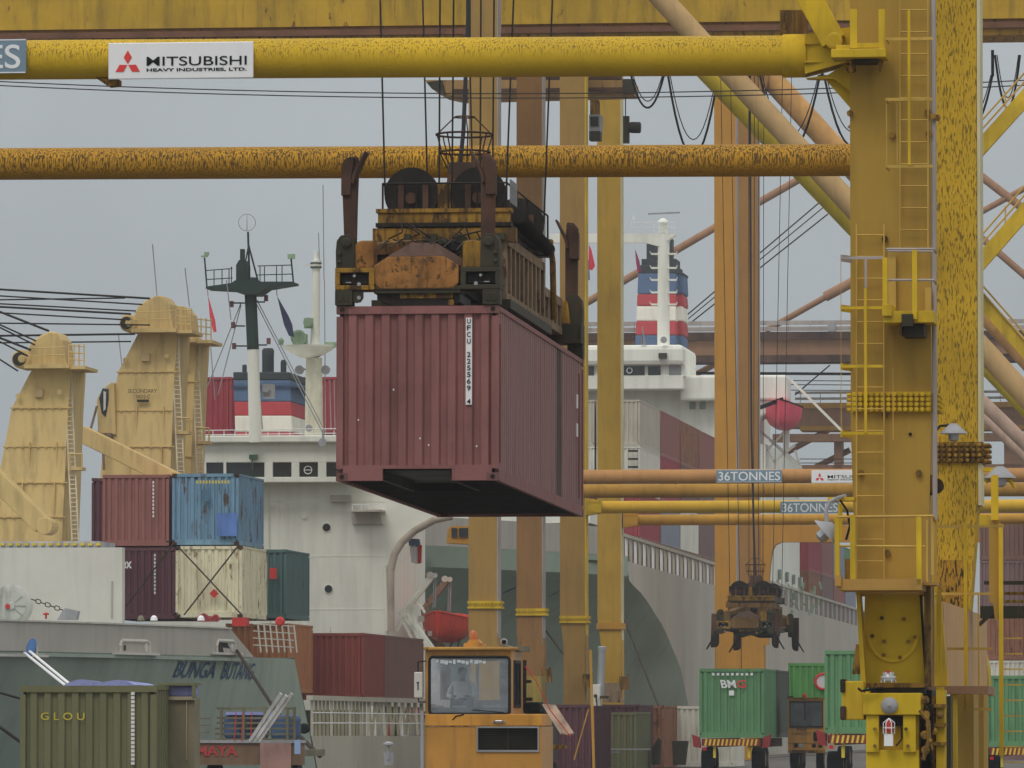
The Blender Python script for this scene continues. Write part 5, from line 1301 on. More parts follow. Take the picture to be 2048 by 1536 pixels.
# lifeboat of the first ship, hung on davits
def lifeboat(name, label, c, L, Wd, H, mat, canopy=None):
    T = thing(name, label, 'lifeboat', tuple(c))
    mb = MB(); vs = []; n = 14; m = 9
    for i in range(n + 1):
        f = i/n; w = Wd/2*(1 - abs(2*f - 1)**1.9)**.85 + .03; sheer = .22*H*(2*f - 1)**2; keel = H*.25*abs(2*f - 1)**3
        for j in range(m):
            t = math.pi*j/(m - 1); vs.append((c.x + math.cos(t)*w, c.y + f*L, c.z + H + sheer - math.sin(t)**.8*(H + sheer - keel)))
    mb.add(vs, [(i*m+j, i*m+j+1, (i+1)*m+j+1, (i+1)*m+j) for i in range(n) for j in range(m - 1)])
    mb.add(vs[:m], [tuple(range(m))]); mb.build('hull', mat, T, smooth=True)
    mb = MB(); g = []
    for i in range(n + 1): g.append(Vector(vs[i*m]))
    for i in range(n): mb.tube(g[i], g[i+1], .05, n=6)
    g2 = [Vector(vs[i*m + m - 1]) for i in range(n + 1)]
    for i in range(n): mb.tube(g2[i], g2[i+1], .05, n=6)
    mb.build('gunwale', canopy or mat, T)
    mb = MB(); mb.add([tuple(p) for p in g] + [tuple(p) for p in g2], [(i, i+1, n+2+i, n+1+i) for i in range(n)]); mb.build('cover', mat, T)
    return T
c = PS(884, 1284, 284); c.x -= .2
LB = lifeboat('lifeboat', 'red lifeboat hanging from white davits beside the nearer ship house', c, 7.2, 2.0, 1.05, LRED)
k = MB(); k.fb(836, 1232, 848, 1244, 284.3, .1); k.fb(856, 1262, 864, 1272, 284.3, .1); k.build('fender_block', WHITE2, LB)
DV = thing('boat_davit', 'pair of white davit arms holding the red lifeboat of the nearer ship', 'davit', tuple(PS(850, 1300, 283)))
for dx, dy, s, m_ in ((0,0,283.4,WHITE),(30,8,290.6,RTAN)):
    k = MB()
    pts = [(866,1150),(820,1208),(826,1250),(862,1300),(868,1440)]
    for (a, b), (c_, d) in zip(pts, pts[1:]): k.beam(PS(a + dx, b + dy, s), PS(c_ + dx, d + dy, s), .36 if b > 1200 else .26, .3, (0,1,0))
    k.build('davit_arm', m_, DV, bevel=.03)
    k = MB(); k.lathe(PS(860 + dx, 1150 + dy, s - .1), (0,-1,0), [(0,.14),(.1,.14)], 12); k.lathe(PS(870 + dx, 1151 + dy, s - .1), (0,-1,0), [(0,.11),(.1,.11)], 12); k.build('davit_sheave', WHITE2, DV)
    k = MB(); k.tube(PS(868 + dx, 1155 + dy, s), PS(866 + dx, 1215 + dy, s), .03, n=5); k.tube(PS(872 + dx, 1155 + dy, s), PS(870 + dx, 1215 + dy, s), .03, n=5); k.build('boat_fall', GREYM, DV)
k = MB()
for a, b, c_, d in ((798,1228,845,1175),(800,1228,835,1262),(805,1240,830,1290),(815,1225,845,1300),(795,1262,812,1228),(838,1206,850,1226)): k.beam(PS(a,b,283), PS(c_,d,283), .1, .1)
k.build('davit_frame', WHITE, DV)
k = MB(); k.tube(PS(905, 1330, 284), PS(925, 1262, 288), .04, n=5); k.tube(PS(880,1330,284), PS(905,1285,288), .04, n=5); k.build('boarding_rope', DARK, DV)
FG = thing('flag', 'bunched flag with blue head and red and white stripes at the ship corner', 'flag', tuple(PS(830, 1130, 283)))
k = MB(); k.fp([(817,1083),(822,1077),(838,1078),(840,1090),(832,1094),(818,1092)], 283, .25); k.build('flag_canton', FBLUE, FG)
for i in range(6):
    k = MB(); k.fp([(819 + i*4,1090),(823 + i*4,1090),(825 + i*3.4,1128 - abs(3-i)),(822 + i*3.4,1128 - abs(3-i))], 283 + (i % 2)*.06, .2); k.build('flag_stripe', RED if i > 2 and i % 2 == 0 or i == 5 else INKW, FG)

# deck cranes of the first ship
GD = 'tan deck cranes of the nearer ship'
def deck_crane(label, dx, dy, s, cab=False, glass=False):
    def X(x, y, ss=None): return PS(x + dx, y + dy, ss or s)
    def fpx(mb, pts, s0, d): return mb.fp([(x + dx, y + dy) for x, y in pts], s0, d)
    T = thing('deck_crane', label, 'crane', tuple(X(270, 1010)), GD)
    k = MB()
    rows = [(1040,196,337),(950,199,338),(920,201,339),(742,230,343),(665,268,347)]
    dep = 3.4; vs = []
    for y, xa, xb in rows:
        a, b = X(xa, y), X(xb, y); inn = (1040 - y)/375*.9; vs += [(a.x, s + inn, a.z), (b.x, s + inn, a.z), (b.x + .15*(1040-y)/375, s + dep - inn*.4, a.z), (a.x + .2, s + dep - inn*.4, a.z)]
    fs = []
    for r in range(len(rows) - 1):
        for i in range(4): fs.append((r*4+i, r*4+(i+1)%4, r*4+4+(i+1)%4, r*4+4+i))
    fs.append((len(rows)*4-4, len(rows)*4-3, len(rows)*4-2, len(rows)*4-1)); k.add(vs, fs); k.build('crane_tower', TAN, T)
    # plate seams with cleats
    for y, xa, xb, inn in ((742,226,352,.72),(893,198,346,.36),(820,214,341,.55),(962,194,342,.2)):
        k = MB(); a, b = X(xa, y), X(xb, y); k.box(a.x, b.x, s + inn - .06, s + inn + .12, a.z - .02, a.z + .02)
        for i in range(8): q_ = a.lerp(b, (i+.5)/8); k.box(q_.x - .03, q_.x + .03, s + inn - .11, s + inn + .02, q_.z - .045, q_.z - .02)
        k.build('plate_seam', TAN, T)
    k = MB()
    for x, y0, y1, inn in ((272,812,893,.45),(326,812,893,.45),(258,893,1030,.2),(322,893,1020,.2)): k.fb(x + dx, y0 + dy, x + 1.2 + dx, y1 + dy, s + inn - .03, .2)
    k.build('panel_joint', TAN, T)
    k = MB(); fpx(k, [(283,706),(299,706),(299,722),(283,722)], s + .62, .2); k.build('name_plate', M('pale_tan_plate', A(150,128,92)), T)
    for x, y in ((256,745-22),(339,715)):
        k = MB(); k.lathe(X(x - 5, y - 3, s + .6), (0,-1,0), [(0,.09),(.08,.09)], 10); k.build('eye_lug', TAN, T)
    # sheave head
    k = MB(); fpx(k, [(262,662),(268,632),(276,612),(296,598),(312,591),(328,592),(340,608),(346,655),(350,662)], s + .3, 1.8); k.build('sheave_head', TAN, T, bevel=.06)
    k = MB(); c = X(256, 646, s + .2); k.lathe(c, (0,1,0), [(0,.28),(.05,.34),(1.5,.34),(1.55,.28)], 24); n_ = k.build('rope_drum', TAN, T, smooth=True)
    k = MB(); k.lathe(c - Vector((.06,.02,0)), (0,-1,0), [(0,.24),(.04,.22)], 20); k.build('drum_face', DARK2, n_)
    k = MB(); k.lathe(c - Vector((-.04,.05,0)), (0,-1,0), [(0,.15),(.05,.12)], 12); k.build('drum_cover', TAN, n_)
    k = MB(); k.fb(262 + dx, 657 + dy, 352 + dx, 664 + dy, s - .1, 2.4); k.fb(335 + dx, 660 + dy, 384 + dx, 666 + dy, s + .1, 2.6); k.build('head_platform', TAN, T)
    k = MB()
    for y in (618, 632, 646): k.tube(X(352,y,s+.4), X(382,y+3,s+.4), .025, n=5)
    for x in (352,362,372,382): k.tube(X(x,616,s+.4), X(x,662,s+.4), .028, n=5)
    for y in (625, 640): k.tube(X(268,y,s+.1), X(346,y-3,s+.1), .016, n=4)
    k.build('head_rail', TAN, T)
    # caged ladder on the flank
    k = MB(); 
    for x in (351, 364): k.tube(X(x - 8, 668, s + 1), X(x + 8, 1030, s - .1), .03, n=5)
    y = 672
    while y < 1030: k.tube(X(343 + (y-668)*.044, y, s + 1 - (y-668)*.003), X(356 + (y-668)*.044, y, s + 1 - (y-668)*.003), .022, n=4); y += 9
    k.build('flank_ladder', M('pale_ladder_paint', A(160,150,130)), T)
    k = MB(); k.fb(352 + dx, 862 + dy, 378 + dx, 868 + dy, s + .2, .8)
    k.tube(X(354,835,s+.2), X(354,864,s+.2), .03, n=4); k.tube(X(378,835,s+.2), X(378,864,s+.2), .03, n=4); k.tube(X(354,836,s+.2), X(378,836,s+.2), .03, n=4); k.build('ladder_landing', TAN, T)
    if cab:
        k = MB(); fpx(k, [(222,765),(228,765),(232,870),(196,868),(193,800),(204,778)], s + .3, 1.2); k.build('operator_cabin', TAN, T, bevel=.04)
        k = MB(); fpx(k, [(205,776),(217,777),(217,800),(211,834),(203,826),(198,796)], s + .26, .06); k.build('cabin_window', DWIN, T, bevel=.02)
        k = MB(); fpx(k, [(207,782),(212,784),(211,818),(207,822)], s + .2, .05); k.build('window_frame', WHITE2, T)
        k = MB(); k.beam(X(194,812,s), X(181,860,s), .08); k.beam(X(181,860,s), X(215,872,s), .08); k.fb(200+dx, 866+dy, 222+dx, 880+dy, s, .6); k.tube(X(205,872,s), X(208,940,s), .05); k.build('cabin_step', RTAN, T)
        k = MB(); text('SECONDARY', T, DARK2, X(256, 786, s + .40), 1.12, .15, name='lettering'); text('NO2-C', T, DARK2, X(273, 797, s + .38), .52, .14, name='lettering')
        k.fb(274 + dx, 799 + dy, 297 + dx, 804 + dy, s + .36, .1); k.build('tally_plate', DARK2, T)
    return T
dc2 = deck_crane('tallest tan deck crane in front, lettered SECONDARY NO2-C', 0, 0, 257, cab=True)
deck_crane('tan deck crane half hidden right behind the lettered one', 40, 20, 263)
deck_crane('tan deck crane cut off by the left edge', -214, 72, 236.5)
for i, (a, b, c_, d, s, w_, lb) in enumerate(((165,868,345,958,252,.62,'tan crane jib sloping down between the two front deck cranes'),(-60,905,88,1052,233,.62,'tan crane jib at the lower left in front of the cut off deck crane'))):
    k = MB(); k.beam(PS(a,b,s), PS(c_,d,s), 1.1, w_, (0,0,1)); k.lathe(PS(c_, d, s - .6), (0,1,0), [(0,.3),(1.2,.3)], 14); k.solo('crane_jib', TAN, lb, 'crane jib', GD, bevel=.03)
ropes = [((-30,577),(300,597)),((-30,590),(285,609)),((-30,606),(272,622)),((-30,612),(262,628)),((-30,624),(260,640)),((-30,646),(300,650)),((-30,672),(270,668)),((-30,686),(262,683)),((-30,600),(250,596)),
         ((-30,612),(98,662)),((-30,636),(72,682)),((-30,640),(70,690)),((-30,664),(62,700)),((-30,668),(56,712)),((-30,700),(36,742))]
for i, (p, q_) in enumerate(ropes):
    ss = 256 if i < 9 else 236
    k = MB(); k.tube(PS(p[0], p[1], ss + .3*(i % 3)), PS(q_[0], q_[1], ss + .3*(i % 3)), .03 if i % 3 else .042, n=5)
    k.solo('luffing_rope', ROPE, 'dark wire from the left edge to the head of the %s' % ('lettered deck crane' if i < 9 else 'cut off deck crane'), 'wire rope', 'luffing ropes to the %s' % ('lettered deck crane' if i < 9 else 'cut off deck crane'))
for x, y0, y1 in ((305,488,592),(370,536,614),(237,670,750),(421,690,800),(453,560,640)):
    k = MB(); k.tube(PS(x, y0, 262), PS(x + 9, y1, 262), .02, n=4); k.solo('whip_aerial', GREYM, 'thin whip aerial against the sky above the deck cranes', 'aerial', 'thin whip aerials')

# ---- second ship
S2_ = thing('cargo_ship', 'farther moored ship with rust stained light grey side and striped funnel', 'ship', (-46, 303, -2.6), G1)
H2 = Hull(-46, 13, 303, 10.2, ((9.0,337),(8.3,346),(6.8,357),(4.9,366),(2.4,372),(-2.6,376)), 1.25, 1.3)
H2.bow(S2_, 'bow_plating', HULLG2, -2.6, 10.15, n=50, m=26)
mb = MB()
for sd in (1, -1):
    vs = []
    for z in (10.15, 11.5):
        for i in range(n + 1 if False else 41):
            s = 303 + 31*(i/40)**1.3; vs.append((H2.a(s, 10.1, sd) + sd*.02, s, z))
    mb.add(vs, [(i, i+1, 42+i, 41+i) for i in range(40)])
mb.build('bulwark', HULLB, S2_, smooth=True)
mb = MB()
m_ = 26
for sd in (1, -1):
    a = -46 + 13*sd; vs = []
    for j in range(m_ + 1):
        z = -2.6 + 12.5*j/m_; vs += [(a, H2.sc(z), z), (a, 560, z - (z + 2.6)*.06)]
    mb.add(vs, [(2*j, 2*j+1, 2*j+3, 2*j+2) for j in range(m_)])
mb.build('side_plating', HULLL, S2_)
mb = MB(); mb.prism([(-33.2,334,9.85),(-46,305,9.85),(-58.8,334,9.85),(-58.8,560,9.2),(-33.2,560,9.2)], (0,0,-.1)); mb.build('main_deck', DARK2, S2_)
mb = MB(); mb.beam((-33.05,334,11.15), (-33.05,556,10.4), .2, .16); mb.build('fence_rail', HULLL, S2_)
i = 0; s = 335.0
while s < 552:
    z = 9.9 - (s - 335)*.0033
    MB().box(-33.17, -33.04, s, s + .09, z, z + 1.2).build('bulwark_stay', INKW if i % 2 else HULLL, S2_)
    s += 2.35; i += 1
mb = MB(); mb.box(-33.9, -33.7, 336, 552, 9.4, 10.75); mb.build('inner_plating', RTAN, S2_)
mb = MB(); mb.box(-36.2, -35.9, 345, 556, 9.5, 12.1); mb.build('hatch_coaming', RTAN, S2_)
mb = MB()
for y_, (x0, x1) in ((1132,(896,936)),): pass
mb.fp([(895,1060),(902,1052),(940,1052),(940,1088),(893,1086)], 312, 1.5); k_c = mb.build('hatch_gantry_cabin', ORG, S2_)
mb = MB(); mb.fb(903, 1056, 914, 1074, 311.9, .1); mb.fb(918, 1056, 936, 1074, 311.9, .1); mb.build('cabin_window', DWIN, k_c)
mb = MB(); mb.fb(842, 1020, 1180, 1046, 340, 6); mb.build('forecastle_house', WHITE, S2_)
hull_text(H2, S2_, 'NU', 1003, 1029, 1158, 1188, INKB, .4); hull_text(H2, S2_, 'ES', 1092, 1118, 1168, 1195, INKB, .3)
mb = MB()
for z, f in ((2.9, 1),): pass
# bay by bay containers
GC2 = 'containers stacked on the farther ship'
pr_ = PS(1280, 1078, 380.5); aR2 = pr_.x; zb = pr_.z
bays = [380.5, 393.2, 405.9, 418.6]
cols = [[(C_GRY,'light grey'),(C_MAR2,'dark maroon'),(C_RORA,'brown'),(C_MAR2,'purple maroon')],
        [(C_WHT,'white'),(C_CRI,'crimson'),(C_BRO,'dark brown'),(C_PUR,'purple')],
        [(C_CRI,'bright red'),(C_BGR,'blue grey'),(C_WHT,'grey white'),(C_PUR,'purple brown')]]
tn = ['top', 'middle', 'bottom']; bn = ['first', 'second', 'third', 'fourth']
for ti in range(3):
    for bi in range(4):
        m_, cn = cols[ti][bi]
        z = zb + (2 - ti)*2.6 - bi*.02
        container('container', '%s container, %s tier, %s bay counted away from the camera on the farther ship' % (cn, tn[ti], bn[bi]), (aR2 - 2.44, bays[bi], z), 12.19, m_, group=GC2)
    m_, cn = [(C_GRY,'pale grey'),(C_WHT,'white'),(C_CRI,'red')][ti]
    container('container', '%s container left of the first bay edge, %s tier, glimpsed between yellow legs' % (cn, tn[ti]), (aR2 - 2.44 - 2.56, bays[0], zb + (2 - ti)*2.6), 12.19, m_, group=GC2)
ab = 470.5
for bi, (c1, n1, c0, n0) in enumerate(((C_CRI,'crimson',C_RORA,'rusty brown'),(C_MAR2,'maroon',C_PUR,'purple'),(C_BGR,'blue grey',C_MAR2,'maroon'),(C_GRN,'green',C_BGR,'blue grey'))):
    for ti, (m_, cn) in enumerate(((c1, n1), (c0, n0))):
        container('container', '%s container, %s tier, %s bay behind the farther ship house' % (cn, ('upper','lower')[ti], bn[bi]), (-36.0, ab + bi*12.7, 9.9 + (1 - ti)*2.6), 12.19, m_, group=GC2)
mb = MB()
for i in range(8): mb.fb(1256 + (i % 2)*6, 900 + (i//2)*16, 1276, 904 + (i//2)*16, 380.3, .02)
mb.solo('number_strip', DARK2, 'rows of dark stencil marks on the white container of the middle tier', 'lettering')
# superstructure of the second ship
s = 437
k = MB(); k.fb(1060, 757, 1520, 1500, s, 9); k.fb(1060, 890, 1532, 1500, s - .05, 30)
k.build('deckhouse', WHITE, S2_)
k = MB(); k.fb(1360, 751, 1574, 800, s - 1.5, 3.5); k.fp([(1500,800),(1574,800),(1560,812),(1500,850)], s - 1.2, 3); k.build('bridge_wing', WHITE, S2_, bevel=.15)
k = MB(); k.fb(1060, 691, 1368, 730, s - 3, 9); k.build('wheelhouse_roof', WHITE, S2_, bevel=.3)
k = MB(); k.fb(1060, 729, 1370, 753, s - 2.4, 8); k.fb(1060, 752, 1366, 778, s - 2.5, 6); k.build('wheelhouse', WHITE, S2_, bevel=.06)
for a, b in ((1120,1188),(1246,1289),(1296,1321),(1338,1362)):
    k = MB(); k.fb(a, 732, b, 750, s - 2.5, .1); k.build('bridge_window', DWIN if a < 1330 else GREYM, S2_)
k = MB(); k.ring(PS(1259, 741, s - 2.6), (0,1,0), .17, .03, 16); k.build('clear_view_screen', INKW, S2_)
k = MB(); k.fb(1317, 706, 1333, 716, s - 3.3, .4); k.build('deck_lamp', DARK2, S2_)
for a in (1379, 1399):
    k = MB(); k.fb(a, 803, a + 12, 818, s - .08, .1); k.build('house_window', GWIN, S2_)
for i, a in enumerate((1562, 1577, 1590, 1603)):
    d = 446 + i*5; pp = PA(a, 1150 + i*5, -33.75); k = MB(); k.box(-33.9, -33.70, pp.y - .6, pp.y + .5, pp.z - .3, pp.z + .35); k.build('house_window', GWIN, S2_)
k = MB()
for i in range(22):
    x = 1552 + (i*37 % 88); y = 1160 + (i*23 % 62); k.beam(PS(x, y, 446), PS(x + 9 - (i*5 % 15), y + 9 + (i*7 % 9), 446), .14, .1)
k.build('deck_machinery', SGRN, S2_)
k = MB()
for a, b, c_, d in ((1530,905,1572,860),(1540,880,1600,940),(1545,925,1590,890),(1520,880,1566,950),(1590,900,1606,950),(1582,760,1690,868),(1520,862,1600,930)): k.beam(PS(a,b,438), PS(c_,d,438), .16, .16)
k.fb(1566, 850, 1578, 900, 438, .5); k.build('davit_frame', WHITE, S2_)
c = PS(1558, 856, 433.5)
LB2 = lifeboat('lifeboat', 'pinkish red lifeboat under the bridge wing of the farther ship', c, 7.5, 2.4, 1.5, LRED2, canopy=BLACK)
k = MB(); k.beam(PS(1518, 816, 433), PS(1566, 798, 434), .12, .25); k.build('boat_strongback', BLACK, LB2)
sF2 = 449
for nm, y0, y1, m_ in (('funnel_top',530,546,FBLK),('funnel_blue_band',546,588,FBLUE),('funnel_red_band',588,612,FRED),('funnel_white_band',612,642,FWHT),('funnel_lower_red_band',642,670,FRED),('funnel_base_band',670,700,FBLUE)):
    k = MB(); k.fp([(1277 - (y0-530)*.045, y0), (1352, y0), (1352, y1), (1277 - (y1-530)*.045, y1)], sF2, 5)
    k.fp([(1352, y0 + (14 if y0 < 540 else 0)), (1366, y0 + (22 if y0 < 540 else 0)), (1368, y1), (1352, y1)], sF2 + 1.5, 3.4); k.build(nm, m_, S2_, bevel=.1)
k = MB(); k.fb(1293, 480, 1310, 535, sF2 + 1, 2); k.fb(1339, 478, 1345, 530, sF2 + 1, 1); k.fb(1283, 518, 1352, 532, sF2 + .2, 3); k.build('exhaust_pipe', FBLK, S2_)
RM = thing('ship_mast', 'white mast with cross arms and radar bar in front of the farther striped funnel', 'mast', tuple(PS(1325, 691, 436)))
k = MB(); k.tube(PS(1327, 700, 436), PS(1327, 468, 436), .40, .36, n=16); k.build('mast_post', WHITE, RM, smooth=True)
k = MB(); k.fp([(1100,467),(1350,467),(1350,471),(1318,492),(1290,485),(1100,485)], 435.7, .8); k.build('signal_arm', WHITE, RM)
for y in (506, 534, 558, 583, 607):
    k = MB(); k.fp([(1299,y-4),(1302,y),(1352,y),(1354,y-4),(1352,y+3),(1302,y+3)], 435.8, .5); k.build('cross_arm', WHITE, RM)
k = MB(); k.lathe(PS(1326, 466, 436), (0,0,1), [(0,.3),(.5,.25),(.7,.35),(.8,.3),(.95,.1)], 12); k.build('radar_pedestal', WHITE, RM, smooth=True)
k = MB(); k.beam(PS(1296, 428, 436), PS(1360, 425, 436), .12, .1); k.build('radar_bar', GREYM, RM)
k = MB()
for y in (445, 455): k.tube(PS(1262, y, 435.6), PS(1350, y, 435.6), .02, n=4)
for x in (1262, 1280, 1308, 1318, 1336, 1350): k.tube(PS(x, 443, 435.6), PS(x, 468, 435.6), .022, n=4)
k.fb(1264, 432, 1269, 440, 435.6, .15); k.build('arm_rail', INKW, RM)
k = MB(); k.lathe(PS(1328, 680, 434), (0,-1,0), [(0,.12),(.2,.22)], 10); k.fb(1284, 652, 1286, 688, 434, .08); k.fp([(1286,660),(1292,690),(1281,690)], 434, .08); k.build('roof_gear', GREYM, RM)
for pts, m_, lb in (([(1178,489),(1183,500),(1190,532),(1184,541),(1177,538)], M('plain_red_cloth', A(176,40,56)), 'plain red flag between the two right hand tall yellow legs'),
                    ([(1270,498),(1279,522),(1282,545),(1275,543),(1272,525)], M('navy_red_cloth', A(110,40,70)), 'small red and blue flag beside the farther funnel'),
                    ([(1168+4,520),(1176,560),(1180,560),(1178,520)], FBLUE, 'sliver of blue flag behind the raised guide arm')):
    k = MB(); k.fp(pts, 434, .05); k.solo('flag', m_, lb, 'flag')
# mooring lines of the second ship
mb = MB(); mb.path([PS(1245, 1230, 336), PS(1320, 1420, 300)], .05, 5); mb.path([PS(1092, 1262, 330), PS(1120, 1300, 320), PS(1170, 1350, 310)], .05, 5); mb.solo('mooring_line', M('dark_rope', (.045,.035,.025,1)), 'thin dark mooring line down the farther bow', 'rope')
# ---------------------------------------------------------------- yard vehicles
def wheel(T, c, r=.5, w=.3, name='wheel'):
    k = MB(); k.lathe(c, (1,0,0), [(0,r*.8),(.03,r),(w-.03,r),(w,r*.8)], 24); n = k.build(name, BLACK, T, smooth=True)
    k = MB(); k.lathe(c - Vector((.01,0,0)), (1,0,0), [(0,r*.5),(.04,r*.2)], 14); k.lathe(c + Vector((w+.01,0,0)), (-1,0,0), [(0,r*.5),(.04,r*.2)], 14); k.build('rim', M('dusty_rim', A(120,100,80)), n)
    return n
# near tractor
sT = 133.6
ctr = PS(960, 1520, sT); gx = ctr.x
TT = thing('terminal_tractor', 'near yellow terminal tractor with driver at the windscreen and amber beacon', 'tractor', (gx, sT + 2, 0))
k = MB()
k.fb(851, 1299, 1023, 1313, sT, 1.7); k.fb(851, 1426, 1023, 1445, sT, 1.7)
k.fb(851, 1313, 860, 1426, sT, .12); k.fb(1017, 1313, 1023, 1426, sT, .12)
k.build('cab_shell', CAB, TT)
k = MB(); k.fb(851, 1313, 855, 1426, sT + .12, .1); k.fb(851, 1313, 855, 1426, sT + 1.5, .12); k.fb(851, 1408, 855, 1426, sT + .22, 1.28); k.build('cab_side', CAB, TT)
px0, px1 = PS(1017,1313,sT).x, PS(1023,1313,sT).x; zt, zb_ = PS(0,1313,sT).z, PS(0,1426,sT).z
k = MB(); k.box(px0 + .02, px1, sT + .12, sT + .35, zb_, zt); k.box(px0 + .02, px1, sT + 1.5, sT + 1.7, zb_, zt); k.box(px0 + .02, px1, sT + .35, sT + 1.5, zb_, zb_ + .12); k.box(px0 + .02, px1, sT + .35, sT + 1.5, zt - .1, zt); k.build('cab_side', CAB, TT)
k = MB()
for (a,b,c_,d) in ((sT+.35,sT+.42,zb_+.12,zt-.1),(sT+1.43,sT+1.5,zb_+.12,zt-.1),(sT+.9,sT+.95,zb_+.12,zt-.1)): k.box(px1 - .03, px1 + .02, a, b, c_, d)
k.box(px1 - .03, px1 + .02, sT + .35, sT + 1.5, zb_ + .1, zb_ + .16); k.box(px1 - .03, px1 + .02, sT + .35, sT + 1.5, zt - .14, zt - .08); n_ = k.build('side_window', RUBB, TT)
k = MB(); k.box(px1 - .02, px1 - .01, sT + .4, sT + 1.45, zb_ + .15, zt - .13); k.build('side_glass', GLASS2, n_)
k = MB(); k.fb(847, 1294, 1027, 1300, sT - .12, 1.95); k.build('cab_roof', M('roof_edge_brown', A(140,104,50), rust=.3), TT, bevel=.02)
# back wall of the cab with a rear window, and the seat
k = MB(); k.fb(855, 1313, 880, 1426, sT + 1.58, .08); k.fb(1000, 1313, 1017, 1426, sT + 1.58, .08); k.fb(880, 1313, 1000, 1322, sT + 1.58, .08); k.fb(880, 1400, 1000, 1426, sT + 1.58, .08); k.fb(952, 1322, 958, 1400, sT + 1.58, .08)
k.build('back_wall', M('cab_lining', A(205,205,195)), TT)
k = MB(); k.fb(900, 1372, 948, 1440, sT + 1.15, .14); k.fb(900, 1424, 948, 1446, sT + .6, .6); k.build('driver_seat', RUBB, TT, bevel=.04)
k = MB(); k.fb(862, 1415, 1016, 1428, sT + .14, .35); k.build('dashboard', M('dash_grey', A(120,124,120)), TT, bevel=.03)
k = MB()
for a, b, c_ in ((870,885,INKY),(905,930,INKW),(962,990,INKW)): k.fb(a, 1411, b, 1417, sT + .2, .15)
k.build('papers', INKW, TT)
k = MB(); k.ring(PS(925, 1412, sT + .55), (0,-1,.9), .2, .018, 24); k.tube(PS(925,1412,sT+.55), PS(925,1430,sT+.35), .02); k.build('steering_wheel', BLACK, TT)
# windscreen with its seal
x0, x1, y0, y1 = 859, 1019, 1314, 1428
rr_ = 7
pts = []
for cx, cy, a0 in ((x1 - rr_, y0 + rr_, -90), (x1 - rr_, y1 - rr_, 0), (x0 + rr_, y1 - rr_, 90), (x0 + rr_, y0 + rr_, 180)):
    for t in range(0, 91, 15): r = math.radians(a0 + t); pts.append((cx + math.cos(r)*rr_, cy + math.sin(r)*rr_))
k = MB(); P_ = [PS(x, y, sT - .02) for x, y in pts]
k.path(P_ + [P_[0]], .028, 8); ws = k.build('windscreen_seal', RUBB, TT, smooth=True)
k = MB(); k.prism([PS(x, y, sT - .015) for x, y in pts], (0, .012, 0)); k.build('windscreen', GLASS, ws)
k = MB()
for i in range(12): k.fb(872 + i*8.5, 1319 + (i*5 % 4), 877 + i*8.5 + (i*3 % 4), 1325 + (i*7 % 5), sT - .02, .004)
k.build('screen_sticker', M('faded_sticker', A(150,156,160)), ws)
k = MB(); k.path([PS(905,1440,sT-.05), PS(912,1432,sT-.06), PS(928,1429,sT-.05)], .012); k.path([PS(945,1420,sT-.05), PS(1008,1425,sT-.05)], .01); k.build('wiper', BLACK, TT)
k = MB(); k.fb(850, 1428, 1084, 1452, sT - .05, 1.8); k.build('apron', M('tractor_apron_paint', A(160,112,46), rust=.16, dirt=.2, rough=.4), TT, bevel=.015)
k = MB(); k.fb(850, 1453, 953, 1560, sT - .02, 2); k.fb(953, 1504, 1084, 1560, sT - .02, 2); k.fb(1078, 1453, 1084, 1504, sT - .02, 2); k.build('front_panel', CAB, TT)
k = MB(); k.fb(954, 1453, 1078, 1504, sT + .12, .1); gr_ = k.build('radiator', DARK, TT)
k = MB()
for i in range(12): k.fb(956, 1457 + i*3.8, 1076, 1458.2 + i*3.8, sT + .07, .03)
k.fb(1015, 1455, 1017, 1503, sT + .05, .03); k.build('grille_slat', DARK2, gr_)
k = MB()
for a,b,c_,d in ((953,1453,1078,1456),(953,1500,1078,1504),(953,1456,956,1500),(1075,1456,1078,1500)): k.fb(a,b,c_,d,sT - .05,.06)
k.build('grille_frame', CHROME, TT)
k = MB(); k.path([PS(988,1445,sT-.07), PS(991,1442,sT-.1), PS(1004,1442,sT-.1), PS(1008,1445,sT-.07)], .014); k.fb(984,1443,1012,1446,sT-.06,.02); k.build('grab_handle', CHROME, TT)
k = MB(); k.fb(927, 1286, 967, 1294, sT + .5, .4); k.fp([(933,1286),(938,1279),(956,1279),(962,1286)], sT + .55, .3); bb_ = k.build('beacon_base', CAB, TT)
k = MB(); c0 = PS(947, 1279, sT + .7); k.lathe(c0, (0,0,1), [(0,.085),(.02,.085),(.12,.075),(.17,.05),(.18,.0001)], 18)
AMB = bpy.data.materials.new('amber_plastic'); AMB.use_nodes = True; AMB.node_tree.nodes['Principled BSDF'].inputs['Base Color'].default_value = (.5,.13,.02,1); AMB.node_tree.nodes['Principled BSDF'].inputs['Roughness'].default_value = .25
k.build('amber_beacon', AMB, bb_, smooth=True)
k = MB(); k.lathe(PS(1008, 1284, sT + .3), (0,-1,0), [(-.12,.06),(0,.075),(.01,.06)], 18); w1 = k.build('work_lamp', GREYM, TT, smooth=True)
k = MB(); k.lathe(PS(1008, 1284, sT + .285), (0,-1,0), [(0,.045),(.008,.045)], 16); k.build('lamp_lens', BLACK, w1); MB().tube(PS(1010,1290,sT+.3), PS(1040,1300,sT+.9), .015).build('lamp_stalk', GREYM, w1)
k = MB(); k.fb(1028, 1292, 1050, 1303, sT + .8, .9); k.build('air_duct', WOOD, TT)
k = MB(); k.fb(1046, 1320, 1052, 1420, sT + 2.2, .1); k.fb(1052, 1360, 1062, 1366, sT + 2.2, .1); k.fb(1050, 1395, 1064, 1402, sT + 2.2, .1); k.build('rear_bracket', DARK, TT)
k = MB(); k.fb(1046, 1404, 1080, 1428, sT + 1.9, 1.0); k.build('air_filter', BLACK, TT, bevel=.05)
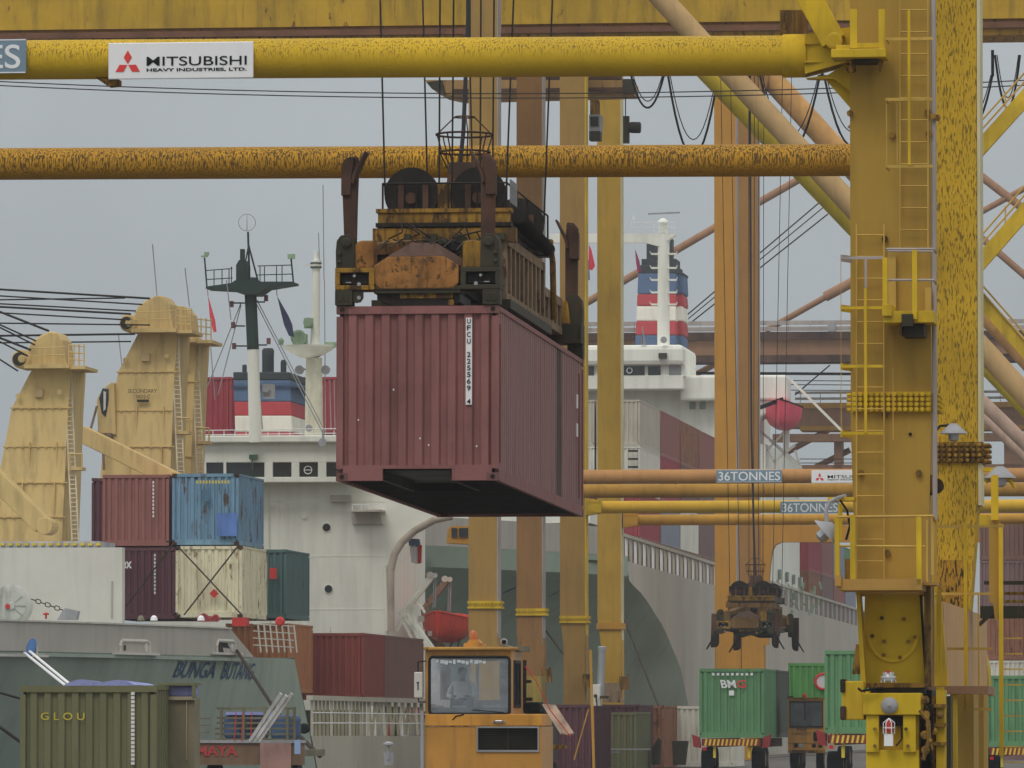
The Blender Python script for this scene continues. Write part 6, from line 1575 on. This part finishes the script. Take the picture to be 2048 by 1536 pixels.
k = MB(); k.fb(1086, 1426, 1100, 1520, sT + 2.5, 1.5); k.build('engine_block', DARK, TT); k = MB(); k.fb(1090, 1490, 1130, 1498, sT + 2.4, .5); k.build('hose_rail', RYEL, TT)
k = MB(); k.fb(828, 1344, 845, 1396, sT - .3, .05); mr_ = k.build('mirror', WHITE2, TT, bevel=.02)
k = MB(); k.path([PS(836,1345,sT-.25), PS(836,1324,sT-.25), PS(852,1322,sT)], .012); k.path([PS(836,1396,sT-.25), PS(838,1404,sT-.2), PS(852,1404,sT)], .012); k.fb(833,1364,838,1366,sT-.31,.01); k.fb(835,1366,837,1380,sT-.31,.01); k.build('mirror_arm', BLACK, mr_)
k = MB(); k.fb(841, 1421, 847, 1540, sT - .1, .08); k.build('edge_post', GREYM, TT)
for s_ in (sT + .9, sT + 3.4):
    for a in (gx - 1.15, gx + .85): wheel(TT, Vector((a, s_, .5)))
k = MB(); k.box(gx - .5, gx + .6, sT + 1.5, sT + 5.2, .6, .85); k.build('chassis', DARK, TT)
# the driver: one skinned body, sitting, hands on the wheel
def person(label, o, mats):
    ob0 = thing('person', label, 'person', o)
    J = {'hip':(0,.0,.0,.15),'belly':(0,.02,.16,.145),'chest':(0,.03,.36,.165),'neck':(0,.02,.50,.06),'nk2':(0,.0,.56,.055),'head':(0,-.01,.66,.088),'crown':(0,0,.73,.082),
         'ls':(-.19,.03,.44,.07),'le':(-.27,-.12,.20,.05),'lw':(-.12,-.36,.20,.033),'rs':(.19,.03,.44,.07),'re':(.27,-.12,.20,.05),'rw':(.12,-.36,.20,.033),
         'lk':(-.13,-.42,.06,.085),'la':(-.13,-.50,-.36,.05),'lf':(-.13,-.64,-.40,.045),'rk':(.13,-.42,.06,.085),'ra':(.13,-.50,-.36,.05),'rf':(.13,-.64,-.40,.045)}
    E = [('hip','belly'),('belly','chest'),('chest','neck'),('neck','nk2'),('nk2','head'),('head','crown'),('chest','ls'),('ls','le'),('le','lw'),('chest','rs'),('rs','re'),('re','rw'),
         ('hip','lk'),('lk','la'),('la','lf'),('hip','rk'),('rk','ra'),('ra','rf')]
    for sd, w_, sx_ in (('l','lw',-1),('r','rw',1)):
        for i in range(4):
            x, y, z, _ = J[w_]; J[sd+'p%d'%i] = (x + (i-1.5)*.018, y - .085, z + .01, .0095); J[sd+'q%d'%i] = (x + (i-1.5)*.018, y - .13 + abs(i-1)*.008, z - .02, .0085)
            E += [(w_, sd+'p%d'%i), (sd+'p%d'%i, sd+'q%d'%i)]
        J[sd+'t'] = (x - sx_*.05, y - .05, z + .01, .011); E.append((w_, sd+'t'))
    names = list(J); me = bpy.data.meshes.new('body')
    me.from_pydata([J[n][:3] for n in names], [(names.index(a), names.index(b)) for a, b in E], [])
    ob = bpy.data.objects.new('body', me); COL.objects.link(ob)
    md = ob.modifiers.new('skin', 'SKIN'); ob.modifiers.new('s', 'SUBSURF').levels = 2
    for i, n in enumerate(names): me.skin_vertices[0].data[i].radius = (J[n][3], J[n][3])
    me.skin_vertices[0].data[0].use_root = True
    bpy.context.view_layer.update()
    m2 = bpy.data.meshes.new_from_object(ob.evaluated_get(bpy.context.evaluated_depsgraph_get())); bpy.data.objects.remove(ob)
    for m in mats: m2.materials.append(m)
    for p in m2.polygons:
        c = p.center; p.use_smooth = True
        if c.z > .50 or (c.y < -.30 and abs(c.x) < .30 and c.z > .14): p.material_index = 0
        elif c.z > .02 and c.y > -.5 and not (c.y < -.18 and c.z < .15): p.material_index = 1
        else: p.material_index = 2
    ob = bpy.data.objects.new('body', m2); COL.objects.link(ob); ob.parent = ob0.ob
    V = Vector(o)
    k = MB(); k.lathe(V + Vector((0,0,.62)), (0,0,1), [(.03,.093),(.09,.1),(.13,.088),(.155,.05),(.16,.0001)], 20); k.build('hair', HAIR, ob0, smooth=True)
    k = MB(); k.lathe(V + Vector((0,-.09,.635)), (0,-1,-.15), [(0,.02),(.02,.012),(.03,.004)], 8); k.lathe(V + Vector((-.032,-.083,.665)), (0,-1,0), [(0,.012),(.008,.006)], 8); k.lathe(V + Vector((.032,-.083,.665)), (0,-1,0), [(0,.012),(.008,.006)], 8); k.box(V.x-.025, V.x+.025, V.y-.095, V.y-.08, V.z+.598, V.z+.606); k.build('face_features', SKIN, ob0)
    k = MB(); k.lathe(V + Vector((-.09,0,.65)), (-1,0,0), [(0,.025),(.015,.02)], 8); k.lathe(V + Vector((.09,0,.65)), (1,0,0), [(0,.025),(.015,.02)], 8); k.build('ear', SKIN, ob0)
    return ob0
hp_ = PS(925, 1413, sT + 1.0)
person('driver in a pale shirt behind the windscreen of the near tractor, hands on the wheel', (hp_.x, sT + 1.0, hp_.z), (SKIN, SHIRT, TROU))
# plank ramp leaning right of the tractor
k = MB()
for i in range(5): k.beam(PS(1087 + i*5.5, 1409 + i*.6, 131), PS(1124 + i*5.5, 1470 - abs(i-2), 130.5), .046, .05, (0,1,0))
k.solo('plank_bundle', M('pinkish_plank', A(140,120,104), var=.2, dirt=.3), 'bundle of pale slats leaning diagonally right of the near tractor', 'planks')
k = MB(); k.path([PS(1050,1332,130), PS(1072,1362,130), PS(1100,1420,130), PS(1142,1474,130)], .011); k.solo('red_pole', RED, 'thin bent red pole over the pale slats', 'pole')
k = MB(); k.beam(PS(1181, 1300, 200), PS(1188, 1545, 200), .075); k.beam(PS(1177, 1418, 199), PS(1148, 1520, 199), .035); k.solo('yellow_post', BB2, 'slim yellow post with a diagonal stay right of the pale slats', 'post')
EX = thing('exhaust_stack', 'grey chimney pipe on a white cabinet in front of the yellow legs', 'exhaust', tuple(PS(1192, 1412, 205)))
k = MB(); k.tube(PS(1201, 1390, 205), PS(1204, 1300, 205), .11, .11, n=14); k.lathe(PS(1204, 1302, 205), (0,0,1), [(0,.125),(.12,.125),(.14,.1)], 14); k.build('chimney_pipe', CHROME, EX, smooth=True)
k = MB(); k.fb(1181, 1369, 1200, 1412, 204.6, .5); k.build('white_cabinet', WHITE2, EX, bevel=.02)
k = MB(); k.fb(1205, 1366, 1234, 1405, 206, .6); k.fp([(1234,1366),(1245,1405),(1234,1405)], 206, .5); k.build('tan_cabinet', RTAN, EX); k = MB(); k.lathe(PS(1191,1392,204.5), (0,-1,0), [(0,.06),(.04,.05)], 10); k.path([PS(1192,1392,204.5), PS(1194,1412,204.5)], .02); k.fb(1200,1392,1216,1397,204.5,.3); k.build('pipe_valve', DARK2, EX)
# fittings on the seaward legs of the far cranes
for x, y, s_ in ((1083,1338,265),(1165,1348,283),(1238,1353,294.3)):
    k = MB(); k.fb(x, y, x + 15, y + 26, s_ - .3, .6); k.fb(x + 15, y - 4, x + 18, y + 26, s_ - .3, .7)
    k.solo('junction_box', RYEL, {1083:'yellow junction box low on the second tall leg',1165:'yellow junction box low on the third tall leg',1238:'yellow junction box low on the fourth tall leg'}[x], 'junction box', 'junction boxes on the tall legs')
k = MB(); k.fb(1049, 1352, 1082, 1428, 262, 1.5); k.solo('electric_cabinet', M('olive_yellow_cabinet', A(122,106,50), dirt=.3), 'olive yellow cabinet at the foot of the second tall leg', 'cabinet')
# olive container at the lower left with tarpaulin and cabin beside it
po = PS(40, 1540, 119.5)
stack_o = container('container', 'olive container with yellow letters GLOU at the lower left', (PS(40,1400,119.5).x, 119.5, PS(40,1371,119.5).z - 2.44), 2.99, C_OLI, H=2.44, kindkey='o')
lb_ = text_thing('G L O U', INKY, PS(82, 1440, 119.52), .78, .13, 'yellow letters G L O U on the olive container', off=0)
k = MB(); yy = 1384
while yy < 1530: k.fb(262, yy, 269, yy + 6, 119.5, .03); yy += 8.2
k.solo('number_strip', INKW, 'vertical strip of white code figures on the olive container', 'lettering')
k = MB(); p0 = PS(140, 1371, 120.5); p1 = PS(280, 1371, 120.5); vs = []; n = 14
for j in range(5):
    for i in range(n + 1):
        f = i/n; h = .13*math.sin(math.pi*f)**.6*(.7 + .3*math.sin(f*9)) + .012
        vs.append((p0.x + (p1.x-p0.x)*f, 119.9 + j*.6, PS(0,1371,119.5).z + h*(1 - .1*j)))
k.add(vs, [(j*(n+1)+i, j*(n+1)+i+1, (j+1)*(n+1)+i+1, (j+1)*(n+1)+i) for j in range(4) for i in range(n)])
k.add(vs[:n+1] + [(v[0], v[1], v[2] - .15) for v in vs[:n+1]], [(i, i+1, n+2+i, n+1+i) for i in range(n)])
k.solo('tarpaulin', BTARP, 'lilac blue tarpaulin bulging over the top of the olive container', 'tarpaulin', smooth=True)
CBN = thing('site_cabin', 'tan cabin with a lilac cover on top, right against the olive container', 'cabin', tuple(Vector((PS(352,1400,121).x, 121, 0))))
k = MB(); k.fb(317, 1396, 389, 1560, 121, .6); k.build('cabin_wall', M('tan_olive_wall', A(104,98,78), rust=.1), CBN)
k = MB(); k.fb(324, 1402, 326, 1520, 120.96, .05); k.fb(372, 1402, 374, 1520, 120.96, .05); k.fb(317, 1393, 389, 1400, 120.93, .1); k.build('door_seam', M('cabin_trim', A(128,118,100)), CBN)
k = MB(); k.fb(316, 1370, 388, 1394, 121.05, .5); k.build('roof_cover', BTARP, CBN, bevel=.05); k = MB(); k.fb(314, 1366, 390, 1371, 120.9, .7); k.fb(384, 1370, 390, 1394, 120.9, .1); k.build('roof_rail', C_OLI, CBN)
# stake lorry with MAYA board
LR = thing('stake_lorry', 'rear of a stake bodied lorry lettered MAYA in red, lower left', 'lorry', tuple(Vector((PS(500,1400,152).x, 153, 0))))
k = MB(); k.fb(388, 1484, 608, 1530, 152, .12); tb = k.build('tail_board', M('brown_tail_board', A(100,80,64), rust=.2), LR)
text('MAYA', tb, M('faded_red_lettering', A(128,50,50)), PS(393, 1512, 151.98), .93, .24, off=.03)
k = MB(); k.fb(520, 1486, 582, 1540, 151.95, .04); k.build('pink_panel', M('dusty_pink_panel', A(134,104,96)), tb)
k = MB()
for y in (1415, 1434, 1444, 1455, 1466, 1477): k.fb(433 if y < 1450 else 430, y, 586, y + 4, 152.1, .05)
for y in (1436, 1450, 1464): k.fb(388, y, 420, y + 2.5, 152.3, .04)
for x in (440, 484, 526, 572, 586): k.fb(x, 1414, x + 5, 1486, 152.05, .06)
k.build('stake_rail', WOOD, LR)
k = MB(); k.fb(384, 1480, 610, 1486, 151.95, .2); k.build('deck_edge', GREYM, LR)
k = MB(); k.fb(446, 1428, 520, 1478, 154.5, 1.5); k.fb(540, 1430, 584, 1480, 154.5, 1.5); k.build('blue_cab', M('blue_cab_paint', A(48,66,92), dirt=.3), LR, bevel=.1); k = MB(); k.fb(452, 1424, 530, 1430, 154.4, 1.6); k.build('cab_roof', BTARP, LR)
k = MB(); k.fb(475, 1440, 515, 1458, 154.4, .1); k.build('rear_window', DWIN, LR)
k = MB()
for x in (472, 486, 504): k.tube(PS(x, 1425, 151.9), PS(x - 3, 1482, 151.9), .012, n=5)
k.build('red_strap', RED, LR)
for x in (400, 560): wheel(LR, Vector((PS(x,1500,152).x, 153.2, .48)), .48, .3)
k = MB(); k.box(PS(395,1500,153).x, PS(600,1500,153).x, 152.1, 157, 1.05, 1.2); k.build('load_deck', WOOD, LR)
for i in range(3):
    k = MB(); k.beam(PS(500 + i*9, 1482, 151.6), PS(562 + i*11, 1387 + (i % 2)*4, 151.2), .075, .05, (0,1,0)); k.solo('plank', M('whitewashed_plank', A(176,172,166), dirt=.3), ('leftmost','middle','rightmost')[i] + ' of the white planks leaning on the lorry stakes', 'plank', 'white planks leaning on the lorry')
k = MB(); k.fb(589, 1480, 600, 1508, 151.5, .1); k.solo('blue_can', M('pale_blue_can', A(110,130,160)), 'pale blue can hanging at the lorry corner', 'can')
k = MB(); k.lathe(PS(611, 1457, 200), (0,-1,0), [(0,.14),(.3,.16),(.35,.1)], 14); k.solo('tyre_fender', BLACK, 'black tyre fender hanging beside the ship fence', 'fender')
k = MB(); k.lathe(PS(777, 1492, 150), (0,0,1), [(-.3,.03),(0,.03),(.02,.12),(.06,.12),(.1,.03)], 14); k.fb(768, 1504, 786, 1530, 150, .2); k.solo('deck_lamp', GREYM, 'small grey lamp standing left of the near tractor', 'lamp')

# container trucks
GT = 'containers on trailers in the yard'
def trailer(label, x0, x1, ztop, s, L, stripes=True):
    a0, a1 = PS(x0, 1480, s).x, PS(x1, 1480, s).x
    T = thing('container_trailer', label, 'trailer', ((a0 + a1)/2, s, 0), 'trailers under containers')
    k = MB(); k.box(a0 + .3, a0 + .5, s, s + L, ztop - .35, ztop - .02); k.box(a1 - .5, a1 - .3, s, s + L, ztop - .35, ztop - .02); k.box(a0 + .1, a1 - .1, s + .02, s + .2, ztop - .3, ztop - .03); k.build('chassis_frame', RUSTY, T)
    for sg, a in ((-1, a0), (1, a1)):
        k = MB(); k.prism([(a - .06*sg, s - .1, ztop - .38), (a + .2*sg, s - .1, ztop - .34), (a + .26*sg, s - .1, ztop + .12), (a - .02*sg, s - .1, ztop + .02)], (0,.4,0)); k.build('corner_guide', M('dull_red_paint', A(112,40,40)), T)
    if stripes:
        k = MB(); k.box(a0 + .15, a1 - .15, s - .05, s + .02, ztop - .30, ztop - .04); b = k.build('bumper_board', M('dull_red_paint', A(112,40,40)), T)
        k = MB(); n = 13
        for i in range(n):
            x = a0 + .2 + i*(a1 - a0 - .4)/n; k.add([(x, s - .056, ztop - .29), (x + .07, s - .056, ztop - .29), (x + .12, s - .056, ztop - .05), (x + .05, s - .056, ztop - .05)], [(0,1,2,3)])
        k.build('warning_stripe', INKY, b)
        k = MB(); k.box(a0 + .15, a0 + .28, s - .09, s - .05, ztop - .47, ztop - .36); k.build('tail_light', M('tail_red', (.6,.02,.03,1), dirt=0), T)
    for sg in (a0 + .52, a1 - .62):
        k = MB(); k.box(sg, sg + .1, s + .1, s + .3, ztop - .75, ztop - .3); k.build('leg_post', INKY, T)
    for s_ in (s + 1.0, s + 2.3):
        for a in (a0 + .02, a1 - .52): wheel(T, Vector((a, s_, .48)), .48, .5)
    return T
def yard(label, x, ytop, s, L, mat, H=2.59, **k):
    p = PS(x, ytop, s); return container('container', label, (p.x, s, p.z - H), L, mat, H=H, group=GT, **k), p.z - H
c1, zb1 = yard('pale green container with BMG logo on the left trailer', 1398, 1337, 255.6, 6.06, C_GRN)
container('container', 'dark grey green container behind the BMG one on the same trailer', (PS(1398,1337,255.6).x, 262.2, zb1), 6.06, C_DGR, group=GT)
trailer('striped trailer under the BMG container', 1398, 1528, zb1, 255.5, 13)
text_thing('BM', INKW, PS(1440, 1376, 255.55), .62, .30, 'white letters B M on the pale green container', off=.02, shear=-.2)
text_thing('G', INKR, PS(1474, 1376, 255.55), .34, .30, 'red letter G on the pale green container', off=.02)
k = MB(); k.fb(1458, 1381, 1468, 1391, 255.55, .03); k.solo('sticker', INKW, 'small white square below the BMG letters', 'sticker')
k = MB()
for i in range(9): k.fb(1424 + i*9.6, 1346, 1429 + i*9.6, 1351, 255.56, .02)
k.solo('number_strip', INKW, 'faint row of digits near the top of the pale green container', 'lettering')
c2, zb2 = yard('bright green container with a red ring logo behind the small tractor', 1576, 1326, 274, 12.19, C_GRN2)
RG = thing('ring_logo', 'red ring round white on the bright green container', 'logo', tuple(PS(1644, 1363, 273.9)))
k = MB(); k.ring(PS(1646, 1363, 273.92), (0,1,0), .30, .055, 30, 5); k.build('logo_ring', INKR, RG); k = MB(); k.lathe(PS(1646, 1363, 273.95), (0,-1,0), [(0,.26),(.02,.26)], 28); k.build('logo_disc', INKW, RG)
trailer('trailer under the bright green ring logo container', 1576, 1698, zb2, 273.9, 13)
c3, zb3 = yard('tall green container directly left of the crane bogie', 1649, 1301, 213.4, 12.19, C_GRN)
trailer('trailer under the tall green container by the bogie', 1649, 1805, zb3, 213.3, 13)
c4, zb4 = yard('green container at the far right edge beyond the stair rails', 1972, 1351, 250, 12.19, C_GRN)
trailer('trailer at the far right edge', 1972, 2106, zb4, 249.9, 13)
# small tractor
sB = 262
TB = thing('terminal_tractor', 'small yellow tractor with worn black lettering between the green containers', 'tractor', (PS(1612,1500,sB).x, sB, 0))
k = MB(); k.fb(1576, 1396, 1648, 1403, sB, 1.6); k.fb(1576, 1403, 1580, 1454, sB, 1.6); k.fb(1645, 1403, 1648, 1454, sB, 1.6); k.fb(1576, 1454, 1649, 1500, sB, 1.8); k.fb(1580, 1403, 1645, 1454, sB + 1.5, .05)
k.build('cab_shell', CAB, TB)
k = MB(); k.fb(1580, 1403, 1646, 1455, sB - .03, .03); k.build('windscreen', GLASS2, TB)
k = MB()
for a,b,c_,d in ((1579,1402,1646,1405),(1579,1452,1646,1455),(1579,1405,1581,1452),(1644,1405,1646,1452),(1609,1405,1611,1440)): k.fb(a,b,c_,d,sB-.05,.05)
k.build('windscreen_seal', RUBB, TB)
k = MB(); k.fp([(1590,1452),(1594,1440),(1602,1434),(1612,1436),(1618,1446),(1622,1452)], sB + .8, .4); k.build('driver_seat', RUBB, TB)
k = MB(); k.lathe(PS(1609, 1396, sB + .5), (0,0,1), [(0,.09),(.12,.09),(.17,.03)], 12); k.build('red_beacon', RED, TB, smooth=True)
k = MB(); k.fb(1576, 1392, 1586, 1397, sB, .3); k.build('roof_lamp', BLACK, TB); k = MB(); k.fb(1574, 1395, 1650, 1398, sB - .06, 1.8); k.build('cab_roof', RYEL, TB)
text('PSA', TB, DARK2, PS(1594, 1462, sB - .01), .36, .1); text('CAPACITY', TB, DARK2, PS(1583, 1470, sB - .01), .74, .1)
k = MB(); k.fb(1627, 1464, 1654, 1482, sB - .04, .1); k.build('grille', BLACK, TB)
for x in (1592, 1602, 1628, 1641):
    k = MB(); k.lathe(PS(x, 1491, sB), (0,-1,0), [(0,.085),(.03,.08)], 14); k.build('headlight', BLACK if x != 1602 else CHROME, TB)
k = MB(); k.fb(1576, 1486, 1649, 1487, sB - .02, .05); k.fb(1576,1500,1649,1506,sB-.1,.4); k.build('bumper', RYEL, TB)
for a in (1579, 1630): wheel(TB, Vector((PS(a,1500,sB).x, sB + .9, .45)), .45, .3)
# row of containers on the quay
GQ = 'low containers standing along the quay'
def ground_c(label, x, ytop, s, mat, L=6.06, H=2.59):
    p = PS(x, ytop, s); return container('container', label, (p.x, s, p.z - H), L, mat, H=H, group=GQ)
ground_c('dark maroon container behind the pale slats', 1062, 1409, 259, C_DMAR)
ground_c('dark olive container behind the yellow post', 1150, 1424, 270, C_OLI)
ground_c('narrow dark brown container left of the orange one', 1160, 1409, 278, C_DMAR)
ground_c('rust orange container in the quay row', 1212, 1411, 286, C_RORA, L=6.06)
ground_c('rusty brown container right of the orange one', 1300 - 56, 1411, 292.6, C_BRO, L=12.19)
ground_c('whitish container next to the pale green one', 1352, 1412, 292, C_WHT, L=6.06)
for x0, x1, y, pts, lb in ((1300,1325,1480,[(1303,1530),(1303,1496),(1318,1475),(1321,1480),(1316,1530)],'curved dark steel fender on the quay before the orange container'),(1344,1378,1482,[(1346,1530),(1344,1482),(1374,1482),(1368,1530)],'small rusty skip on the quay before the whitish container'),
                       (1210,1255,1474,[(1212,1530),(1214,1474),(1256,1474),(1250,1530)],'dark trailer gear below the dark brown container')):
    k = MB(); k.fp(pts, 275, .8); k.solo('steel_fender' if x0 == 1300 else ('skip' if x0 == 1344 else 'trailer_gear'), DARK2 if x0 != 1210 else DARK, lb, 'quay gear')
k = MB(); k.fb(1150, 1497, 1300, 1500, 268, .2); k.fb(1150, 1503, 1240, 1506, 266, .2); k.solo('guard_rail', GREYM, 'low pale rail in front of the quay containers', 'rail')
# far stacks at the right edge
GF = 'far stacked containers at the right edge'
zz = 0
for i, (m_, cn) in enumerate(((C_PUR,'purple brown'),(C_WHT,'white'),(C_RORA,'rusty brown'),(C_PUR,'dusky purple'),(C_BRO,'brown'))):
    p = PS(1960, 1300, 360); container('container', '%s container, level %d from the ground in the far right stack' % (cn, i + 1), (p.x, 360, i*2.62), 12.19, m_, group=GF)
    p = PS(2062, 1300, 360); container('container', '%s container, level %d from the ground at the very right edge' % ((C_WHT,C_PUR,C_BGR,C_RORA,C_PUR) and ['white','brown','blue grey','rusty brown','purple brown'][i], i + 1), (p.x, 358, i*2.62), 12.19, (C_WHT,C_BRO,C_BGR,C_RORA,C_PUR)[i], group=GF)
# ---------------------------------------------------------------- ground, water, light, camera
GR = M('worn_concrete', A(76,74,70), var=.12, dirt=.3, scale=.35, rough=.85)
g = MB(); g.add([(-33.6,-60,0),(900,-60,0),(900,3200,0),(-33.6,3200,0)], [(0,1,2,3)]); n = g.build('ground', GR); n.ob['kind'] = 'structure'
g = MB(); g.box(-34.2, -33.6, -60, 3200, -6, .12); n = g.build('quay_wall', GR); n.ob['kind'] = 'structure'
WT = M('harbour_water', (.03,.05,.05,1), rough=.15, var=.2, dirt=0, bump=.4, scale=.3, spec=.5)
g = MB(); g.add([(-3000,-60,-2.6),(-34.2,-60,-2.6),(-34.2,3200,-2.6),(-3000,3200,-2.6)], [(0,1,2,3)]); n = g.build('water', WT); n.ob['kind'] = 'structure'
for a in (aL, aR):
    for d in (0, .16): pass
    g = MB(); g.box(a - .05, a + .05, -40, 900, .004, .03); n = g.build('crane_rail', RUSTY); n.ob['kind'] = 'structure'

w = bpy.data.worlds.new('World'); sc.world = w; w.use_nodes = True
nt = w.node_tree; N = nt.nodes; L = nt.links; bg = N['Background']
SEL, SROT = math.radians(52), math.radians(205)
sky = N.new('ShaderNodeTexSky'); sky.sky_type = 'NISHITA'; sky.sun_disc = False; sky.sun_elevation = SEL; sky.sun_rotation = SROT
hs = N.new('ShaderNodeHueSaturation'); hs.inputs['Saturation'].default_value = .25; L.new(sky.outputs[0], hs.inputs['Color'])
geo = N.new('ShaderNodeTexCoord'); sep = N.new('ShaderNodeSeparateXYZ'); L.new(geo.outputs['Generated'], sep.inputs[0])
mr = N.new('ShaderNodeMapRange'); L.new(sep.outputs[2], mr.inputs[0]); mr.inputs[1].default_value = 0; mr.inputs[2].default_value = 1
mr.inputs[3].default_value = 0; mr.inputs[4].default_value = 1
ov = N.new('ShaderNodeMix'); ov.data_type = 'RGBA'; L.new(mr.outputs[0], ov.inputs[0])
k_ = 10.0
ov.inputs[6].default_value = (.322*k_, .362*k_, .385*k_, 1); ov.inputs[7].default_value = (1.25*k_, 1.25*k_, 1.25*k_, 1)
ns = N.new('ShaderNodeTexNoise'); ns.inputs['Scale'].default_value = 20; ns.inputs['Detail'].default_value = 5
L.new(geo.outputs['Generated'], ns.inputs[0])
cm = N.new('ShaderNodeMapRange'); L.new(ns.outputs[0], cm.inputs[0]); cm.inputs[1].default_value = .3; cm.inputs[2].default_value = .7; cm.inputs[3].default_value = .93; cm.inputs[4].default_value = 1.05
mu = N.new('ShaderNodeVectorMath'); mu.operation = 'SCALE'; L.new(ov.outputs[2], mu.inputs[0]); L.new(cm.outputs[0], mu.inputs['Scale'])
mx = N.new('ShaderNodeMix'); mx.data_type = 'RGBA'; mx.inputs[0].default_value = .92; L.new(hs.outputs[0], mx.inputs[6]); L.new(mu.outputs[0], mx.inputs[7])
L.new(mx.outputs[2], bg.inputs[0]); bg.inputs[1].default_value = .1
sd_ = bpy.data.lights.new('sun', 'SUN'); sd_.energy = .9; sd_.angle = math.radians(25); sd_.color = (1, .96, .9)
so = bpy.data.objects.new('sun', sd_); COL.objects.link(so)
dv = Vector((math.sin(SROT)*math.cos(SEL), math.cos(SROT)*math.cos(SEL), math.sin(SEL)))
so.rotation_euler = dv.to_track_quat('Z', 'Y').to_euler()

HZ = bpy.data.materials.new('haze'); HZ.use_nodes = True; hn = HZ.node_tree.nodes; hl = HZ.node_tree.links
hn.remove(hn['Principled BSDF']); pv = hn.new('ShaderNodeVolumePrincipled'); pv.inputs['Color'].default_value = (.9,.93,.97,1); pv.inputs['Density'].default_value = .00022
hl.new(pv.outputs[0], hn['Material Output'].inputs['Volume'])
g = MB(); g.box(-300, 300, -30, 700, -8, 60); n = g.build('haze', HZ); n.ob['kind'] = 'stuff'
cam = bpy.data.cameras.new('camera'); co = bpy.data.objects.new('camera', cam); COL.objects.link(co)
cam.sensor_width = 36; cam.lens = F / 2048 * 36; cam.clip_start = 1; cam.clip_end = 6000
co.location = (0, 0, HC); co.rotation_euler = (math.pi/2 + PITCH, 0, 0); sc.camera = co
sc.view_settings.view_transform = 'Standard'; sc.view_settings.look = 'None'; sc.view_settings.exposure = 0; sc.view_settings.gamma = 1
sc.cycles.max_bounces = 6; sc.cycles.transparent_max_bounces = 12
